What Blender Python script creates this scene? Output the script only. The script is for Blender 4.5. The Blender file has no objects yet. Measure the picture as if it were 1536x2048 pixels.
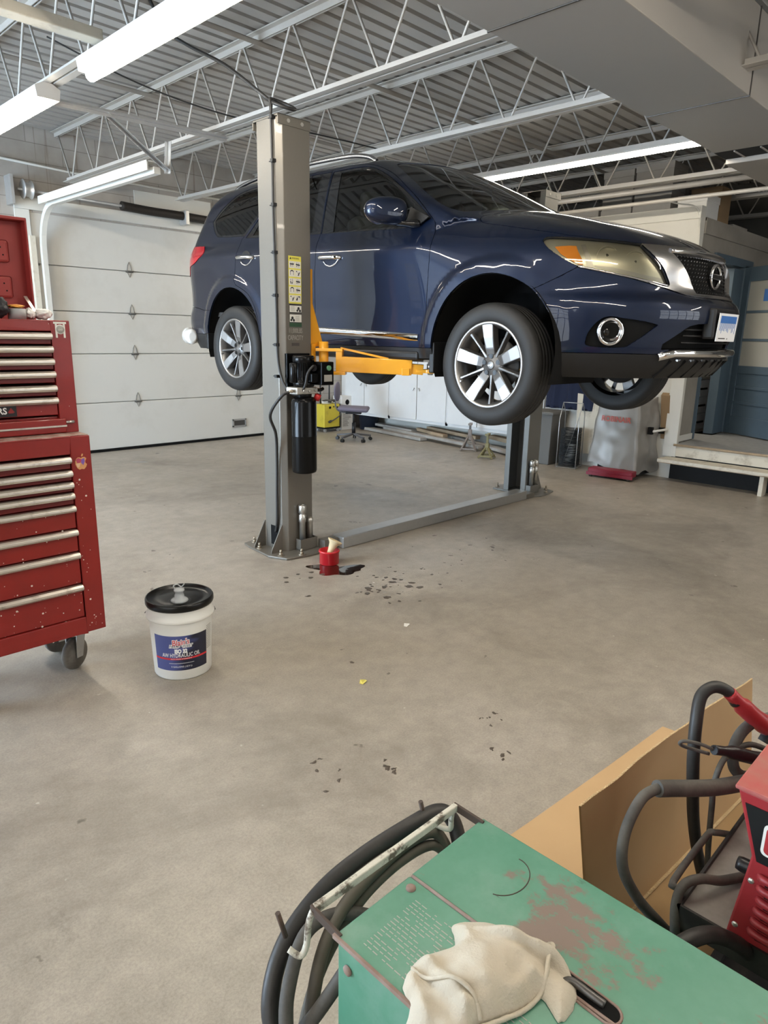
import bpy, bmesh, math, random
import numpy as np
from mathutils import Vector, Matrix, noise as mnoise
from mathutils.bvhtree import BVHTree
random.seed(7)
PI = math.pi
SC = bpy.context.scene
COL = SC.collection
# ------------------------------------------------------------------ materials
M = {}
def nmat(name):
    m = bpy.data.materials.new(name); m.use_nodes = True
    return m, m.node_tree, m.node_tree.nodes['Principled BSDF']
def mat(name, col, rough=.5, metal=0., coat=0., spec=.5, noise=None, bump=None, emit=None, trans=0., ior=1.45, aniso=None, coatr=.03):
    """noise=(scale, amount, colour2, detail) mottles the base colour; bump=(scale, strength)"""
    m, nt, b = nmat(name)
    b.inputs['Base Color'].default_value = (*col, 1)
    b.inputs['Roughness'].default_value = rough
    b.inputs['Metallic'].default_value = metal
    b.inputs['Coat Weight'].default_value = coat
    b.inputs['Coat Roughness'].default_value = coatr
    b.inputs['Specular IOR Level'].default_value = spec
    b.inputs['Transmission Weight'].default_value = trans
    b.inputs['IOR'].default_value = ior
    if emit: 
        b.inputs['Emission Color'].default_value = (*emit[0], 1); b.inputs['Emission Strength'].default_value = emit[1]
    L = nt.links
    tc = nt.nodes.new('ShaderNodeTexCoord')
    if noise:
        sc, amt, c2, lo, hi = noise
        n = nt.nodes.new('ShaderNodeTexNoise'); n.inputs['Scale'].default_value = sc; n.inputs['Detail'].default_value = 6; n.inputs['Roughness'].default_value = .65
        r = nt.nodes.new('ShaderNodeValToRGB'); r.color_ramp.elements[0].position = lo; r.color_ramp.elements[1].position = hi
        r.color_ramp.elements[0].color = (0,0,0,1); r.color_ramp.elements[1].color = (amt,amt,amt,1)
        mx = nt.nodes.new('ShaderNodeMix'); mx.data_type = 'RGBA'
        mx.inputs[6].default_value = (*col,1); mx.inputs[7].default_value = (*c2,1)
        L.new(tc.outputs['Object'], n.inputs['Vector']); L.new(n.outputs['Fac'], r.inputs['Fac']); L.new(r.outputs['Color'], mx.inputs[0]); L.new(mx.outputs[2], b.inputs['Base Color'])
    if bump:
        n2 = nt.nodes.new('ShaderNodeTexNoise'); n2.inputs['Scale'].default_value = bump[0]; n2.inputs['Detail'].default_value = 4
        bp = nt.nodes.new('ShaderNodeBump'); bp.inputs['Strength'].default_value = bump[1]; bp.inputs['Distance'].default_value = .01
        L.new(tc.outputs['Object'], n2.inputs['Vector']); L.new(n2.outputs['Fac'], bp.inputs['Height']); L.new(bp.outputs['Normal'], b.inputs['Normal'])
    M[name] = m
    return m
# ------------------------------------------------------------------ mesh helpers
def BM(): return bmesh.new()
def box(bm, x0, x1, y0, y1, z0, z1, rot=None, c=None, bevel=0):
    n0 = len(bm.verts)
    vs = [bm.verts.new((x, y, z)) for x in (x0, x1) for y in (y0, y1) for z in (z0, z1)]
    fs = [bm.faces.new([vs[i] for i in f]) for f in ((0,1,3,2),(4,6,7,5),(0,4,5,1),(2,3,7,6),(0,2,6,4),(1,5,7,3))]
    if bevel:
        r = bmesh.ops.bevel(bm, geom=list({e for f in fs for e in f.edges}), offset=bevel, segments=2, affect='EDGES', profile=.5)
        vs = list({v for f in r['faces'] for v in f.verts} | {v for v in vs if v.is_valid})
        vs = [v for v in vs if v.is_valid]
    if rot is not None:
        bmesh.ops.transform(bm, matrix=rot, verts=vs, space=Matrix.Identity(4) if c is None else Matrix.Translation(-Vector(c)))
    return vs
def bar(bm, p, q, w, h=None, up=(0,0,1)):
    """rectangular bar from p to q"""
    h = h or w
    p = Vector(p); q = Vector(q); d = (q-p).normalized(); u = Vector(up)
    if abs(d.dot(u)) > .98: u = Vector((1,0,0))
    a = d.cross(u).normalized(); b = a.cross(d).normalized()
    vs = []
    for e in (p, q):
        for sa, sb in ((-1,-1),(1,-1),(1,1),(-1,1)): vs.append(bm.verts.new(e + a*sa*w/2 + b*sb*h/2))
    for f in ((0,1,2,3),(7,6,5,4),(0,4,5,1),(1,5,6,2),(2,6,7,3),(3,7,4,0)): bm.faces.new([vs[i] for i in f])
    return vs
def smooth_path(pts, n=8):
    P = [Vector(p) for p in pts]
    if len(P) < 3: return P
    out = []
    for i in range(len(P)-1):
        p0 = P[max(i-1,0)]; p1 = P[i]; p2 = P[i+1]; p3 = P[min(i+2,len(P)-1)]
        for k in range(n):
            t = k/n
            out.append(.5*((2*p1)+(p2-p0)*t+(2*p0-5*p1+4*p2-p3)*t*t+(3*p1-p0-3*p2+p3)*t**3))
    out.append(P[-1]); return out
def tube(bm, pts, r, seg=10, smooth=0, caps=True, radii=None, closed=False):
    P = smooth_path(pts, smooth) if smooth else [Vector(p) for p in pts]
    n = len(P); rings = []; prev = None
    for i in range(n):
        a = P[(i-1) % n] if (i > 0 or closed) else P[i]; b = P[(i+1) % n] if (i < n-1 or closed) else P[i]
        d = (b-a)
        if d.length < 1e-9: d = Vector((0,0,1))
        d.normalize()
        if prev is None:
            u = Vector((0,0,1)) if abs(d.z) < .9 else Vector((1,0,0))
            u = d.cross(u).normalized()
        else:
            u = prev - d*prev.dot(d)
            u = u.normalized() if u.length > 1e-6 else d.orthogonal().normalized()
        prev = u; v = d.cross(u)
        rr = r if radii is None else radii[i if not smooth else min(int(i/smooth), len(radii)-1)]
        rings.append([bm.verts.new(P[i] + (u*math.cos(2*PI*k/seg) + v*math.sin(2*PI*k/seg))*rr) for k in range(seg)])
    fs = []
    for i in range(n if closed else n-1):
        A = rings[i]; B = rings[(i+1) % n]
        for k in range(seg):
            f = bm.faces.new((A[k], A[(k+1)%seg], B[(k+1)%seg], B[k])); f.smooth = True; fs.append(f)
    if caps and not closed:
        bm.faces.new(rings[0][::-1]); bm.faces.new(rings[-1])
    return rings
def lathe(bm, prof, seg=40, M4=None, smooth=True, a0=0, a1=2*PI):
    """prof: (radius, z) pairs from bottom to top, revolved about z"""
    full = abs(a1-a0-2*PI) < 1e-6
    n = seg if full else seg+1
    rings = []
    for r, zz in prof:
        if r < 1e-7:
            v = bm.verts.new((0,0,zz)); rings.append([v]*n)
        else: rings.append([bm.verts.new((r*math.cos(a0+(a1-a0)*k/seg), r*math.sin(a0+(a1-a0)*k/seg), zz)) for k in range(n)])
    for A, B in zip(rings, rings[1:]):
        for k in range(n if full else n-1):
            q = [A[k], A[(k+1)%n], B[(k+1)%n], B[k]]; u = []
            for v in q:
                if v not in u: u.append(v)
            if len(u) > 2:
                try: f = bm.faces.new(u); f.smooth = smooth
                except ValueError: pass
    vs = list({v for R in rings for v in R})
    if M4 is not None: bmesh.ops.transform(bm, matrix=M4, verts=vs)
    return vs
def cyl(bm, p, q, r, seg=16, r2=None):
    p = Vector(p); q = Vector(q)
    tube_r = tube(bm, [p, q], r, seg, radii=None if r2 is None else [r, r2])
    return tube_r
def prism(bm, pts, d, smooth=False):
    """closed polygon pts (3D) extruded by vector d"""
    A = [bm.verts.new(p) for p in pts]; B = [bm.verts.new(Vector(p)+Vector(d)) for p in pts]
    n = len(A); fa = bm.faces.new(A); fb = bm.faces.new(B[::-1])
    for i in range(n):
        f = bm.faces.new((A[(i+1)%n], A[i], B[i], B[(i+1)%n])); f.smooth = smooth
    bmesh.ops.recalc_face_normals(bm, faces=[f for f in bm.faces if any(v in f.verts for v in A[:1]+B[:1])] )
    return A+B
def make(name, bm, m, parent=None, bevel=0, auto=True, sm=None, seg=2):
    bmesh.ops.recalc_face_normals(bm, faces=bm.faces) if auto else None
    me = bpy.data.meshes.new(name); bm.to_mesh(me); bm.free()
    o = bpy.data.objects.new(name, me); COL.objects.link(o)
    ms = m if isinstance(m, (list, tuple)) else [m]
    for q in ms: me.materials.append(M[q] if isinstance(q, str) else q)
    if parent: o.parent = parent
    if bevel:
        b = o.modifiers.new('b', 'BEVEL'); b.width = bevel; b.segments = seg; b.limit_method = 'ANGLE'; b.angle_limit = math.radians(40); b.harden_normals = False
    if sm is not None:
        for p in me.polygons: p.use_smooth = True
        try: me.set_sharp_from_angle(angle=math.radians(sm))
        except Exception: pass
    return o
def tag(o, label=None, cat=None, group=None, kind=None):
    if label: o['label'] = label
    if cat: o['category'] = cat
    if group: o['group'] = group
    if kind: o['kind'] = kind
    return o
def thing(name, label, cat, loc=(0,0,0), rz=0, group=None):
    o = bpy.data.objects.new(name, None); COL.objects.link(o)
    o.empty_display_size = .1
    o.location = loc; o.rotation_euler = (0,0,rz)
    return tag(o, label, cat, group)
def struct(name, bm, m, **k):
    return tag(make(name, bm, m, **k), kind='structure')
def copy_tree(o, parent=None):
    c = o.copy(); COL.objects.link(c); c.parent = parent
    for ch in list(o.children): copy_tree(ch, c)
    return c
def text(name, body, m, size, parent, mw, ext=.0006, align='CENTER', shear=0, spacing=1., bend=None, width=None, offset=0):
    cu = bpy.data.curves.new(name, 'FONT'); cu.body = body; cu.size = size; cu.extrude = ext; cu.align_x = align; cu.align_y = 'CENTER'
    cu.shear = shear; cu.space_character = spacing; cu.offset = offset; cu.resolution_u = 3
    tmp = bpy.data.objects.new('tmp', cu); COL.objects.link(tmp)
    dg = bpy.context.evaluated_depsgraph_get(); dg.update()
    me = bpy.data.meshes.new_from_object(tmp.evaluated_get(dg)); bpy.data.objects.remove(tmp)
    me.name = name
    if width:
        xs = [v.co.x for v in me.vertices]
        k = width/max(1e-6, max(xs)-min(xs))
        for v in me.vertices: v.co.x *= k
    if bend:
        for v in me.vertices:
            a = v.co.x/bend; rr = bend + v.co.z
            v.co = Vector((rr*math.sin(a), v.co.y, rr*math.cos(a)-bend))
    me.transform(mw)
    me.materials.clear(); me.materials.append(M[m])
    o = bpy.data.objects.new(name, me); COL.objects.link(o); o.parent = parent
    return o
def frame(o, x, y, zax=None):
    """matrix taking local x->x, y->y, z->x×y, at o"""
    x = Vector(x).normalized(); y = Vector(y).normalized(); z = x.cross(y)
    m = Matrix((x, y, z)).transposed().to_4x4(); m.translation = Vector(o); return m
# ------------------------------------------------------------------ camera (levelled room: x along the garage-door wall, y along the car)
CAMH = 1.55
cam = bpy.data.cameras.new('camera'); camo = bpy.data.objects.new('camera', cam); COL.objects.link(camo)
cam.sensor_fit = 'VERTICAL'; cam.sensor_height = 36; cam.lens = 1371.57/2048*36; cam.clip_start = .02; cam.clip_end = 200
_y, _p, _r = [math.radians(a) for a in (44.35, 14.376, 1.1197)]
_F = Vector((math.cos(_y)*math.cos(_p), math.sin(_y)*math.cos(_p), -math.sin(_p)))
_R = Vector((math.sin(_y), -math.cos(_y), 0)); _U = _R.cross(_F)
_R2 = _R*math.cos(_r) + _U*math.sin(_r); _U2 = _U*math.cos(_r) - _R*math.sin(_r)
_m = Matrix((_R2, _U2, -_F)).transposed().to_4x4(); _m.translation = (0, 0, CAMH)
camo.matrix_world = _m
SC.camera = camo
SC.view_settings.view_transform = 'Standard'; SC.view_settings.look = 'None'; SC.view_settings.gamma = 1; SC.view_settings.use_curve_mapping = False
SC.cycles.max_bounces = 7; SC.cycles.diffuse_bounces = 4; SC.cycles.glossy_bounces = 4; SC.cycles.transmission_bounces = 6
SC.cycles.caustics_reflective = False; SC.cycles.caustics_refractive = False; SC.cycles.sample_clamp_indirect = 6
# ------------------------------------------------------------------ the car: a smooth body field, polygonised and cut into panels
# local car frame: s = distance behind the front axle, l = towards the passenger side (camera side), z = height above the floor
def pch(x, xs, ys, sig=0):
    xs = np.asarray(xs, float); ys = np.asarray(ys, float)
    g = np.linspace(xs[0]-.3, xs[-1]+.3, 900); h = g[1]-g[0]
    # monotone cubic
    d = np.diff(ys)/np.diff(xs); m = np.zeros_like(ys); m[0] = d[0]; m[-1] = d[-1]
    for i in range(1, len(ys)-1):
        m[i] = 0 if d[i-1]*d[i] <= 0 else 2*d[i-1]*d[i]/(d[i-1]+d[i])
    i = np.clip(np.searchsorted(xs, g)-1, 0, len(xs)-2); t = (g-xs[i])/(xs[i+1]-xs[i]); w = xs[i+1]-xs[i]
    tt = np.clip(t, 0, 1)
    y = (2*tt**3-3*tt**2+1)*ys[i] + (tt**3-2*tt**2+tt)*w*m[i] + (-2*tt**3+3*tt**2)*ys[i+1] + (tt**3-tt**2)*w*m[i+1]
    y += np.where(t < 0, t*w*m[0], 0) + np.where(t > 1, (t-1)*w*m[-1], 0)
    if sig:
        k = max(1, int(3*sig/h)); q = np.exp(-.5*(np.arange(-k, k+1)*h/sig)**2); q /= q.sum()
        y = np.convolve(np.pad(y, k, mode='edge'), q, 'valid')
    return np.interp(x, g, y)
def lin(x, xs, ys, sig):
    xs = np.asarray(xs, float); g = np.linspace(xs[0]-.3, xs[-1]+.3, 1500); h = g[1]-g[0]
    y = np.interp(g, xs, ys); k = max(1, int(3*sig/h)); q = np.exp(-.5*(np.arange(-k, k+1)*h/sig)**2); q /= q.sum()
    y = np.convolve(np.pad(y, k, mode='edge'), q, 'valid'); return np.interp(x, g, y)
def sst(x, a, b):
    t = np.clip((x-a)/(b-a), 0, 1); return t*t*(3-2*t)
def smax(a, b, r):
    h = np.maximum(r-np.abs(a-b), 0)/r; return np.maximum(a, b) + h*h*r*.25
def smin(a, b, r): return -smax(-a, -b, r)
FA = (0.0, 1.468, .462)     # front arch: s, z, radius
RA = (2.905, 1.497, .449)
def tilt(s): return .037*(s-.5)
def s_nose(z): return pch(z, [1.28,1.34,1.42,1.50,1.60,1.71,1.77,1.815,1.86,1.95,2.03,2.09,2.2,2.3], [-.84,-.93,-1.0,-1.03,-1.045,-1.06,-1.045,-.99,-.972,-.962,-.945,-.905,-.81,-.65], .013)
def half_w(s, z):
    zt = z - tilt(s)
    w = lin(zt, [1.2,1.40,1.50,1.56,1.70,1.85,2.00,2.10,2.125,2.20,2.28,2.40], [.90,.935,.952,.95,.952,.962,.973,.977,.974,.935,.885,.80], .014)
    # front fender: stays fuller above the crease, the crease fades
    fr = sst(s, .85, -.15)
    wf = lin(zt, [1.2,1.40,1.50,1.60,1.80,1.95,2.05,2.13,2.20,2.30], [.92,.95,.965,.968,.974,.976,.967,.946,.905,.80], .05)
    w = w*(1-fr) + wf*fr
    w = w - .075*(np.clip(s-2.75, 0, 2)/1.2)**2 - .02*np.clip(-s-.1, 0, 1)
    for c, zc, r in (FA, RA):
        d = np.hypot(s-c, z-zc)
        w = w + .022*sst(d, r+.125, r+.060)*sst(z, 1.36, 1.5)
    return w
def hood(s, l):
    c = pch(s, [-1.05,-.93,-.88,-.74,-.44,-.11,.10,.4,.8,4.2], [2.02,2.085,2.11,2.165,2.255,2.34,2.375,2.39,2.36,2.42], .03)
    # side shoulder and the raised centre
    e = .055*(l/.8)**2 + .09*np.clip(l/.85, 0, 2)**6
    k = .012*sst(np.abs(l), .62, .5)
    return c - e*sst(s, .9, .2) + k*sst(s, .6, .0) - .012
def s_ws(l, z):
    return .10 + (z-2.372)/.475 + .68*l*l + .10*np.clip(z-2.6, 0, 1)
def gw(s, z):
    zt = z - tilt(s)
    w = pch(zt, [2.1,2.28,2.45,2.60,2.70,2.9], [.955,.893,.832,.77,.72,.62], .01)
    return w - .07*(np.clip(s-2.5, 0, 3)/1.4)**2 - .055*sst(s, 1.0, .3)
def roof(s, l):
    return pch(s, [.6,.85,1.1,1.4,1.8,2.4,3.0,3.4,3.7,4.0], [2.64,2.75,2.82,2.875,2.905,2.92,2.925,2.905,2.86,2.78], .03) - .05*(l/.62)**2
def s_rear(l, z):
    return pch(z, [1.30,1.45,1.58,1.70,1.80,1.95,2.10,2.25,2.35,2.55,2.72,2.82], [3.85,4.0,4.09,4.10,4.04,4.03,4.04,4.02,3.98,3.87,3.77,3.62], .02) - .22*l*l - .14*np.clip(l, 0, 1)**6
def car_f(s, l, z):
    l = np.abs(l)
    fr = s_nose(z) + .46*l*l + .33*l**4 - s
    re = s - s_rear(l, z)
    # pull-in below the nose wings and a recess line under the lamps
    A = l - half_w(s, z)
    low = smax(A, (z - hood(s, l)), .16)
    low = smax(low, fr/1.25, .14)
    low = smax(low, re/1.15, .16)
    up = smax(l - gw(s, z), (z - roof(s, l)), .10)
    up = smax(up, (s_ws(l, z)-s)*.43/ (1+.25*l), .035)
    up = smax(up, re/1.15, .12)
    up = np.maximum(up, 2.17 + .13*sst(s, .8, .35) + tilt(s) - z)
    f = smin(low, up, .035)
    return f
def car_grad(P):
    e = 1.5e-3; s, l, z = P[:,0], P[:,1], P[:,2]
    g = np.stack([car_f(s+e,l,z)-car_f(s-e,l,z), car_f(s,l+e,z)-car_f(s,l-e,z), car_f(s,l,z+e)-car_f(s,l,z-e)], 1)/(2*e)
    return g
def body_mesh(h=.022):
    ss = np.arange(-1.12, 4.25, h); ll = np.arange(-h/2, 1.09, h); zs = np.arange(1.27, 2.98, h)
    S, L_, Z = np.meshgrid(ss, ll, zs, indexing='ij')
    F = car_f(S, L_, Z); inside = F < 0
    nx, ny, nz = F.shape
    # surface nets
    cells = np.zeros((nx-1, ny-1, nz-1), int); acc = np.zeros((nx-1, ny-1, nz-1, 3)); cnt = np.zeros((nx-1, ny-1, nz-1))
    offs = [(i,j,k) for i in (0,1) for j in (0,1) for k in (0,1)]
    sl = lambda o: (slice(o[0], nx-1+o[0]), slice(o[1], ny-1+o[1]), slice(o[2], nz-1+o[2]))
    for a in offs:
        for ax in range(3):
            if a[ax] == 0:
                b = list(a); b[ax] = 1; b = tuple(b)
                fa = F[sl(a)]; fb = F[sl(b)]; x = (fa < 0) != (fb < 0)
                t = np.where(x, fa/np.where(np.abs(fa-fb) < 1e-12, 1, fa-fb), 0)
                p = np.zeros(acc.shape); 
                for q in range(3): p[..., q] = a[q]
                p[..., ax] = t
                acc += p*x[..., None]; cnt += x
    act = cnt > 0
    idx = -np.ones(cnt.shape, int); idx[act] = np.arange(act.sum())
    I = np.argwhere(act)
    V = (acc[act]/cnt[act][:, None] + I)*h + np.array([ss[0], ll[0], zs[0]])
    # a few Newton steps on to the surface
    for _ in range(4):
        g = car_grad(V); f = car_f(V[:,0], V[:,1], V[:,2])
        stp = (f/np.maximum((g*g).sum(1), 1e-6))[:, None]*g
        n_ = np.linalg.norm(stp, axis=1, keepdims=True); stp *= np.minimum(1, .01/np.maximum(n_, 1e-9))
        V = V - stp
    V[:,1] = np.where(I[:,1] == 0, 0, np.maximum(V[:,1], 0))
    quads = []
    for ax in range(3):
        o = [ (slice(None),)*3 ]
        # edges along ax between node (i) and (i+1)
        a = [slice(None)]*3; b = [slice(None)]*3
        a[ax] = slice(0, -1); b[ax] = slice(1, None)
        ia = inside[tuple(a)]; ib = inside[tuple(b)]
        E = np.argwhere(ia != ib); sgn = ia[tuple(E.T)]
        u, v = [(1,2),(2,0),(0,1)][ax]
        ok = (E[:,u] > 0) & (E[:,v] > 0) & (E[:,u] < F.shape[u]-1) & (E[:,v] < F.shape[v]-1)
        E = E[ok]; sgn = sgn[ok]
        du = np.zeros(3, int); du[u] = 1; dv = np.zeros(3, int); dv[v] = 1
        c = [E-du-dv, E-dv, E, E-du]
        q = np.stack([idx[tuple(x.T)] for x in c], 1)
        q = np.where(sgn[:, None], q, q[:, ::-1])
        quads.append(q)
    Q = np.concatenate(quads)
    Q = Q[(Q >= 0).all(1)]
    return V, Q
# ------------------------------------------------------------------ car materials
def glass_mat(name, tint, ior=1.5, rough=0., refl=1.0):
    m = bpy.data.materials.new(name); m.use_nodes = True; nt = m.node_tree; nt.nodes.clear()
    out = nt.nodes.new('ShaderNodeOutputMaterial'); mx = nt.nodes.new('ShaderNodeMixShader')
    tr = nt.nodes.new('ShaderNodeBsdfTransparent'); gl = nt.nodes.new('ShaderNodeBsdfGlossy'); fr = nt.nodes.new('ShaderNodeFresnel')
    tr.inputs[0].default_value = (*tint, 1); gl.inputs['Roughness'].default_value = rough; gl.inputs['Color'].default_value = (refl,)*3 + (1,)
    fr.inputs['IOR'].default_value = ior
    nt.links.new(fr.outputs[0], mx.inputs[0]); nt.links.new(tr.outputs[0], mx.inputs[1]); nt.links.new(gl.outputs[0], mx.inputs[2]); nt.links.new(mx.outputs[0], out.inputs[0])
    M[name] = m; return m
def paint_mat(name, col, flake=(.05,.09,.2)):
    m, nt, b = nmat(name)
    lw = nt.nodes.new('ShaderNodeLayerWeight'); lw.inputs['Blend'].default_value = .35
    mx = nt.nodes.new('ShaderNodeMix'); mx.data_type = 'RGBA'; mx.inputs[6].default_value = (*flake,1); mx.inputs[7].default_value = (*col,1)
    nt.links.new(lw.outputs['Facing'], mx.inputs[0]); nt.links.new(mx.outputs[2], b.inputs['Base Color'])
    b.inputs['Metallic'].default_value = .45; b.inputs['Roughness'].default_value = .40; b.inputs['Specular IOR Level'].default_value = .25
    b.inputs['Coat Weight'].default_value = 1; b.inputs['Coat Roughness'].default_value = .012; b.inputs['Coat IOR'].default_value = 1.44
    M[name] = m
paint_mat('navy_paint', (.0018,.0028,.007), (.0036,.0105,.034))
mat('gloss_black', (.008,.008,.009), .12, coat=.6)
mat('satin_black', (.009,.009,.0095), .45)
mat('matt_black', (.006,.006,.006), .9, spec=.2)
mat('rubber', (.018,.0175,.017), .62, spec=.35, bump=(60,.06))
mat('chrome', (.82,.82,.83), .07, 1)
mat('satin_chrome', (.55,.55,.56), .22, 1, bump=(8,.03))
mat('machined', (.40,.39,.38), .42, 1)
mat('gunmetal', (.16,.155,.15), .38, .75, coat=.5)
mat('red_lens', (.36,.008,.014), .1, coat=1, emit=None)
mat('amber_lens', (.85,.28,.02), .15, coat=1)
mat('lamp_reflector', (.50,.485,.42), .30, .7, bump=(5,.15))
mat('lamp_dark', (.16,.155,.13), .22, .7)
mat('bumper_glare', (.8,.8,.78), .15, coat=1)
glass_mat('lamp_glass', (.90,.89,.80), 1.5)
glass_mat('front_glass', (.62,.68,.62), 1.55)
glass_mat('privacy_glass', (.10,.105,.11), 1.55)
mat('trim_grey', (.055,.053,.05), .7)
mat('seat_cloth', (.05,.048,.045), .85)
mat('plate_white', (.85,.86,.88), .35)
mat('plate_blue', (.06,.18,.5), .35)
mat('steel_dark', (.12,.115,.11), .45, .8)
# ------------------------------------------------------------------ cutting the body into panels
def spl(*chains, n=5):
    """polygon from chains; each chain is a smooth curve, corners where chains meet"""
    out = []
    for ch in chains:
        P = [Vector((p[0], p[1], 0)) for p in ch]
        q = smooth_path(P, n) if len(P) > 2 else P
        for p in q:
            t = (p.x, p.y)
            if not out or (abs(out[-1][0]-t[0])+abs(out[-1][1]-t[1])) > 1e-5: out.append(t)
    if abs(out[0][0]-out[-1][0])+abs(out[0][1]-out[-1][1]) < 1e-5: out.pop()
    return out
PROJ = {  # name: (u axis, v axis, view normal)
    'side': (Vector((1,0,0)), Vector((0,0,1)), Vector((0,1,0))),
    'front': (Vector((0,1,0)), Vector((0,0,1)), Vector((-1,0,0))),
    'corner': (Vector((.8,.6,0)), Vector((0,0,1)), Vector((-.6,.8,0))),
    'rcorner': (Vector((.8,-.6,0)), Vector((0,0,1)), Vector((.6,.8,0))),
    'rear': (Vector((0,1,0)), Vector((0,0,1)), Vector((1,0,0))),
    'top': (Vector((1,0,0)), Vector((0,1,0)), Vector((0,0,1))),
}
def inpoly(x, y, poly):
    c = False; n = len(poly); j = n-1
    for i in range(n):
        xi, yi = poly[i]; xj, yj = poly[j]
        if (yi > y) != (yj > y) and x < (xj-xi)*(y-yi)/(yj-yi)+xi: c = not c
        j = i
    return c
def imprint(bm, lay, poly, proj, pid, nmin=.15, only=None, smin_=None):
    U, Vv, N = PROJ[proj]
    us = [p[0] for p in poly]; vs = [p[1] for p in poly]
    u0, u1, v0, v1 = min(us)-.05, max(us)+.05, min(vs)-.05, max(vs)+.05
    cand = set()
    for f in bm.faces:
        c = f.calc_center_median()
        if u0 < c.dot(U) < u1 and v0 < c.dot(Vv) < v1 and f.normal.dot(N) > nmin and (only is None or f[lay] in only) and (smin_ is None or smin_(c)): cand.add(f)
    n = len(poly)
    for i in range(n):
        a = poly[i]; b = poly[(i+1) % n]
        du, dv = b[0]-a[0], b[1]-a[1]; L = math.hypot(du, dv)
        if L < 1e-6: continue
        nu, nv = dv/L, -du/L
        bu0, bu1 = min(a[0],b[0])-.002, max(a[0],b[0])+.002; bv0, bv1 = min(a[1],b[1])-.002, max(a[1],b[1])+.002
        sel = []
        for f in cand:
            if not f.is_valid: continue
            q = [(v.co.dot(U), v.co.dot(Vv)) for v in f.verts]
            if max(p[0] for p in q) < bu0 or min(p[0] for p in q) > bu1 or max(p[1] for p in q) < bv0 or min(p[1] for p in q) > bv1: continue
            d = [(p[0]-a[0])*nu+(p[1]-a[1])*nv for p in q]
            if min(d) < -1e-6 and max(d) > 1e-6: sel.append(f)
        if not sel: continue
        geom = set(sel)
        for f in sel: geom.update(f.edges); geom.update(f.verts)
        r = bmesh.ops.bisect_plane(bm, geom=list(geom), dist=1e-5, plane_co=U*a[0]+Vv*a[1], plane_no=U*nu+Vv*nv)
        cand.update(g for g in r['geom'] if isinstance(g, bmesh.types.BMFace))
    for f in cand:
        if f.is_valid:
            c = f.calc_center_median()
            if inpoly(c.dot(U), c.dot(Vv), poly): f[lay] = pid
V_, Q_ = body_mesh(.0225)
bmB = bmesh.new(); vv = [bmB.verts.new(p) for p in V_]
for q in Q_:
    try: bmB.faces.new([vv[i] for i in q])
    except ValueError: pass
bmB.normal_update()
lay = bmB.faces.layers.int.new('pid')
ID = dict(body=0, cut=1, hood=2, bumper=3, fdoor=4, rdoor=5, fframe=6, fglass=7, rframe=8, rglass=9, qframe=10, qglass=11, ws=12, wsframe=13, lamp=14, gframe=15, grille=16, clad=17, tail=18, sill=19, rbumper=20, tailgate=21, rwin=22, fog=23, lgrille=24, rclad=25, gtop=26)
arc = lambda c, zc, r, a0, a1, n=40: [(c + r*math.cos(math.radians(a0+(a1-a0)*k/n)), zc + r*math.sin(math.radians(a0+(a1-a0)*k/n))) for k in range(n+1)]
half = lambda c: c.y > .5
imprint(bmB, lay, spl([(-1.2,1.957),(.0834,1.957)], [(.0834,1.957),(.19,1.900),(.30,1.848),(.36,1.82)], [(.36,1.82),(.36,1.2)], [(.36,1.2),(-1.3,1.2)], [(-1.3,1.2),(-1.2,1.957)], n=4), 'corner', ID['bumper'], -.2)
imprint(bmB, lay, [(.25,1.2),(.25,1.478),(-.35,1.478),(-.45,1.475),(-1.4,1.475),(-1.4,1.2)], 'corner', ID['clad'], -.3)
# rear bumper, tailgate
imprint(bmB, lay, spl([(3.2,1.2),(3.2,1.70),(3.45,1.76),(3.75,1.80),(4.3,1.80)], [(4.3,1.80),(4.3,1.2)], n=3), 'side', ID['rbumper'], -1.1, smin_=lambda c: c.x > 3.1)
imprint(bmB, lay, [(3.2,1.2),(3.2,1.54),(4.3,1.54),(4.3,1.2)], 'side', ID['rclad'], -1.1, smin_=lambda c: c.x > 3.1)
imprint(bmB, lay, spl([(-.1,1.80),(.62,1.80)], [(.62,1.80),(.70,2.0),(.72,2.25),(.62,2.5),(.5,2.78)], [(.5,2.78),(-.1,2.80)], n=4), 'rear', ID['tailgate'], .3)
imprint(bmB, lay, spl([(-.1,2.33),(.60,2.33)], [(.60,2.33),(.57,2.5),(.46,2.70)], [(.46,2.70),(-.1,2.72)], n=4), 'rear', ID['rwin'], .2)
# hood
imprint(bmB, lay, spl([(.06,-.1),(.06,0),(.11,.3),(.215,.55),(.29,.70)], [(.29,.70),(.25,.765),(.0,.80),(-.25,.805),(-.40,.775)], [(-.40,.775),(-.53,.705),(-.62,.63),(-.72,.53),(-.81,.40),(-.86,.25),(-.885,.1),(-.89,0),(-.89,-.1)], n=4), 'top', ID['hood'], .05)
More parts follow.
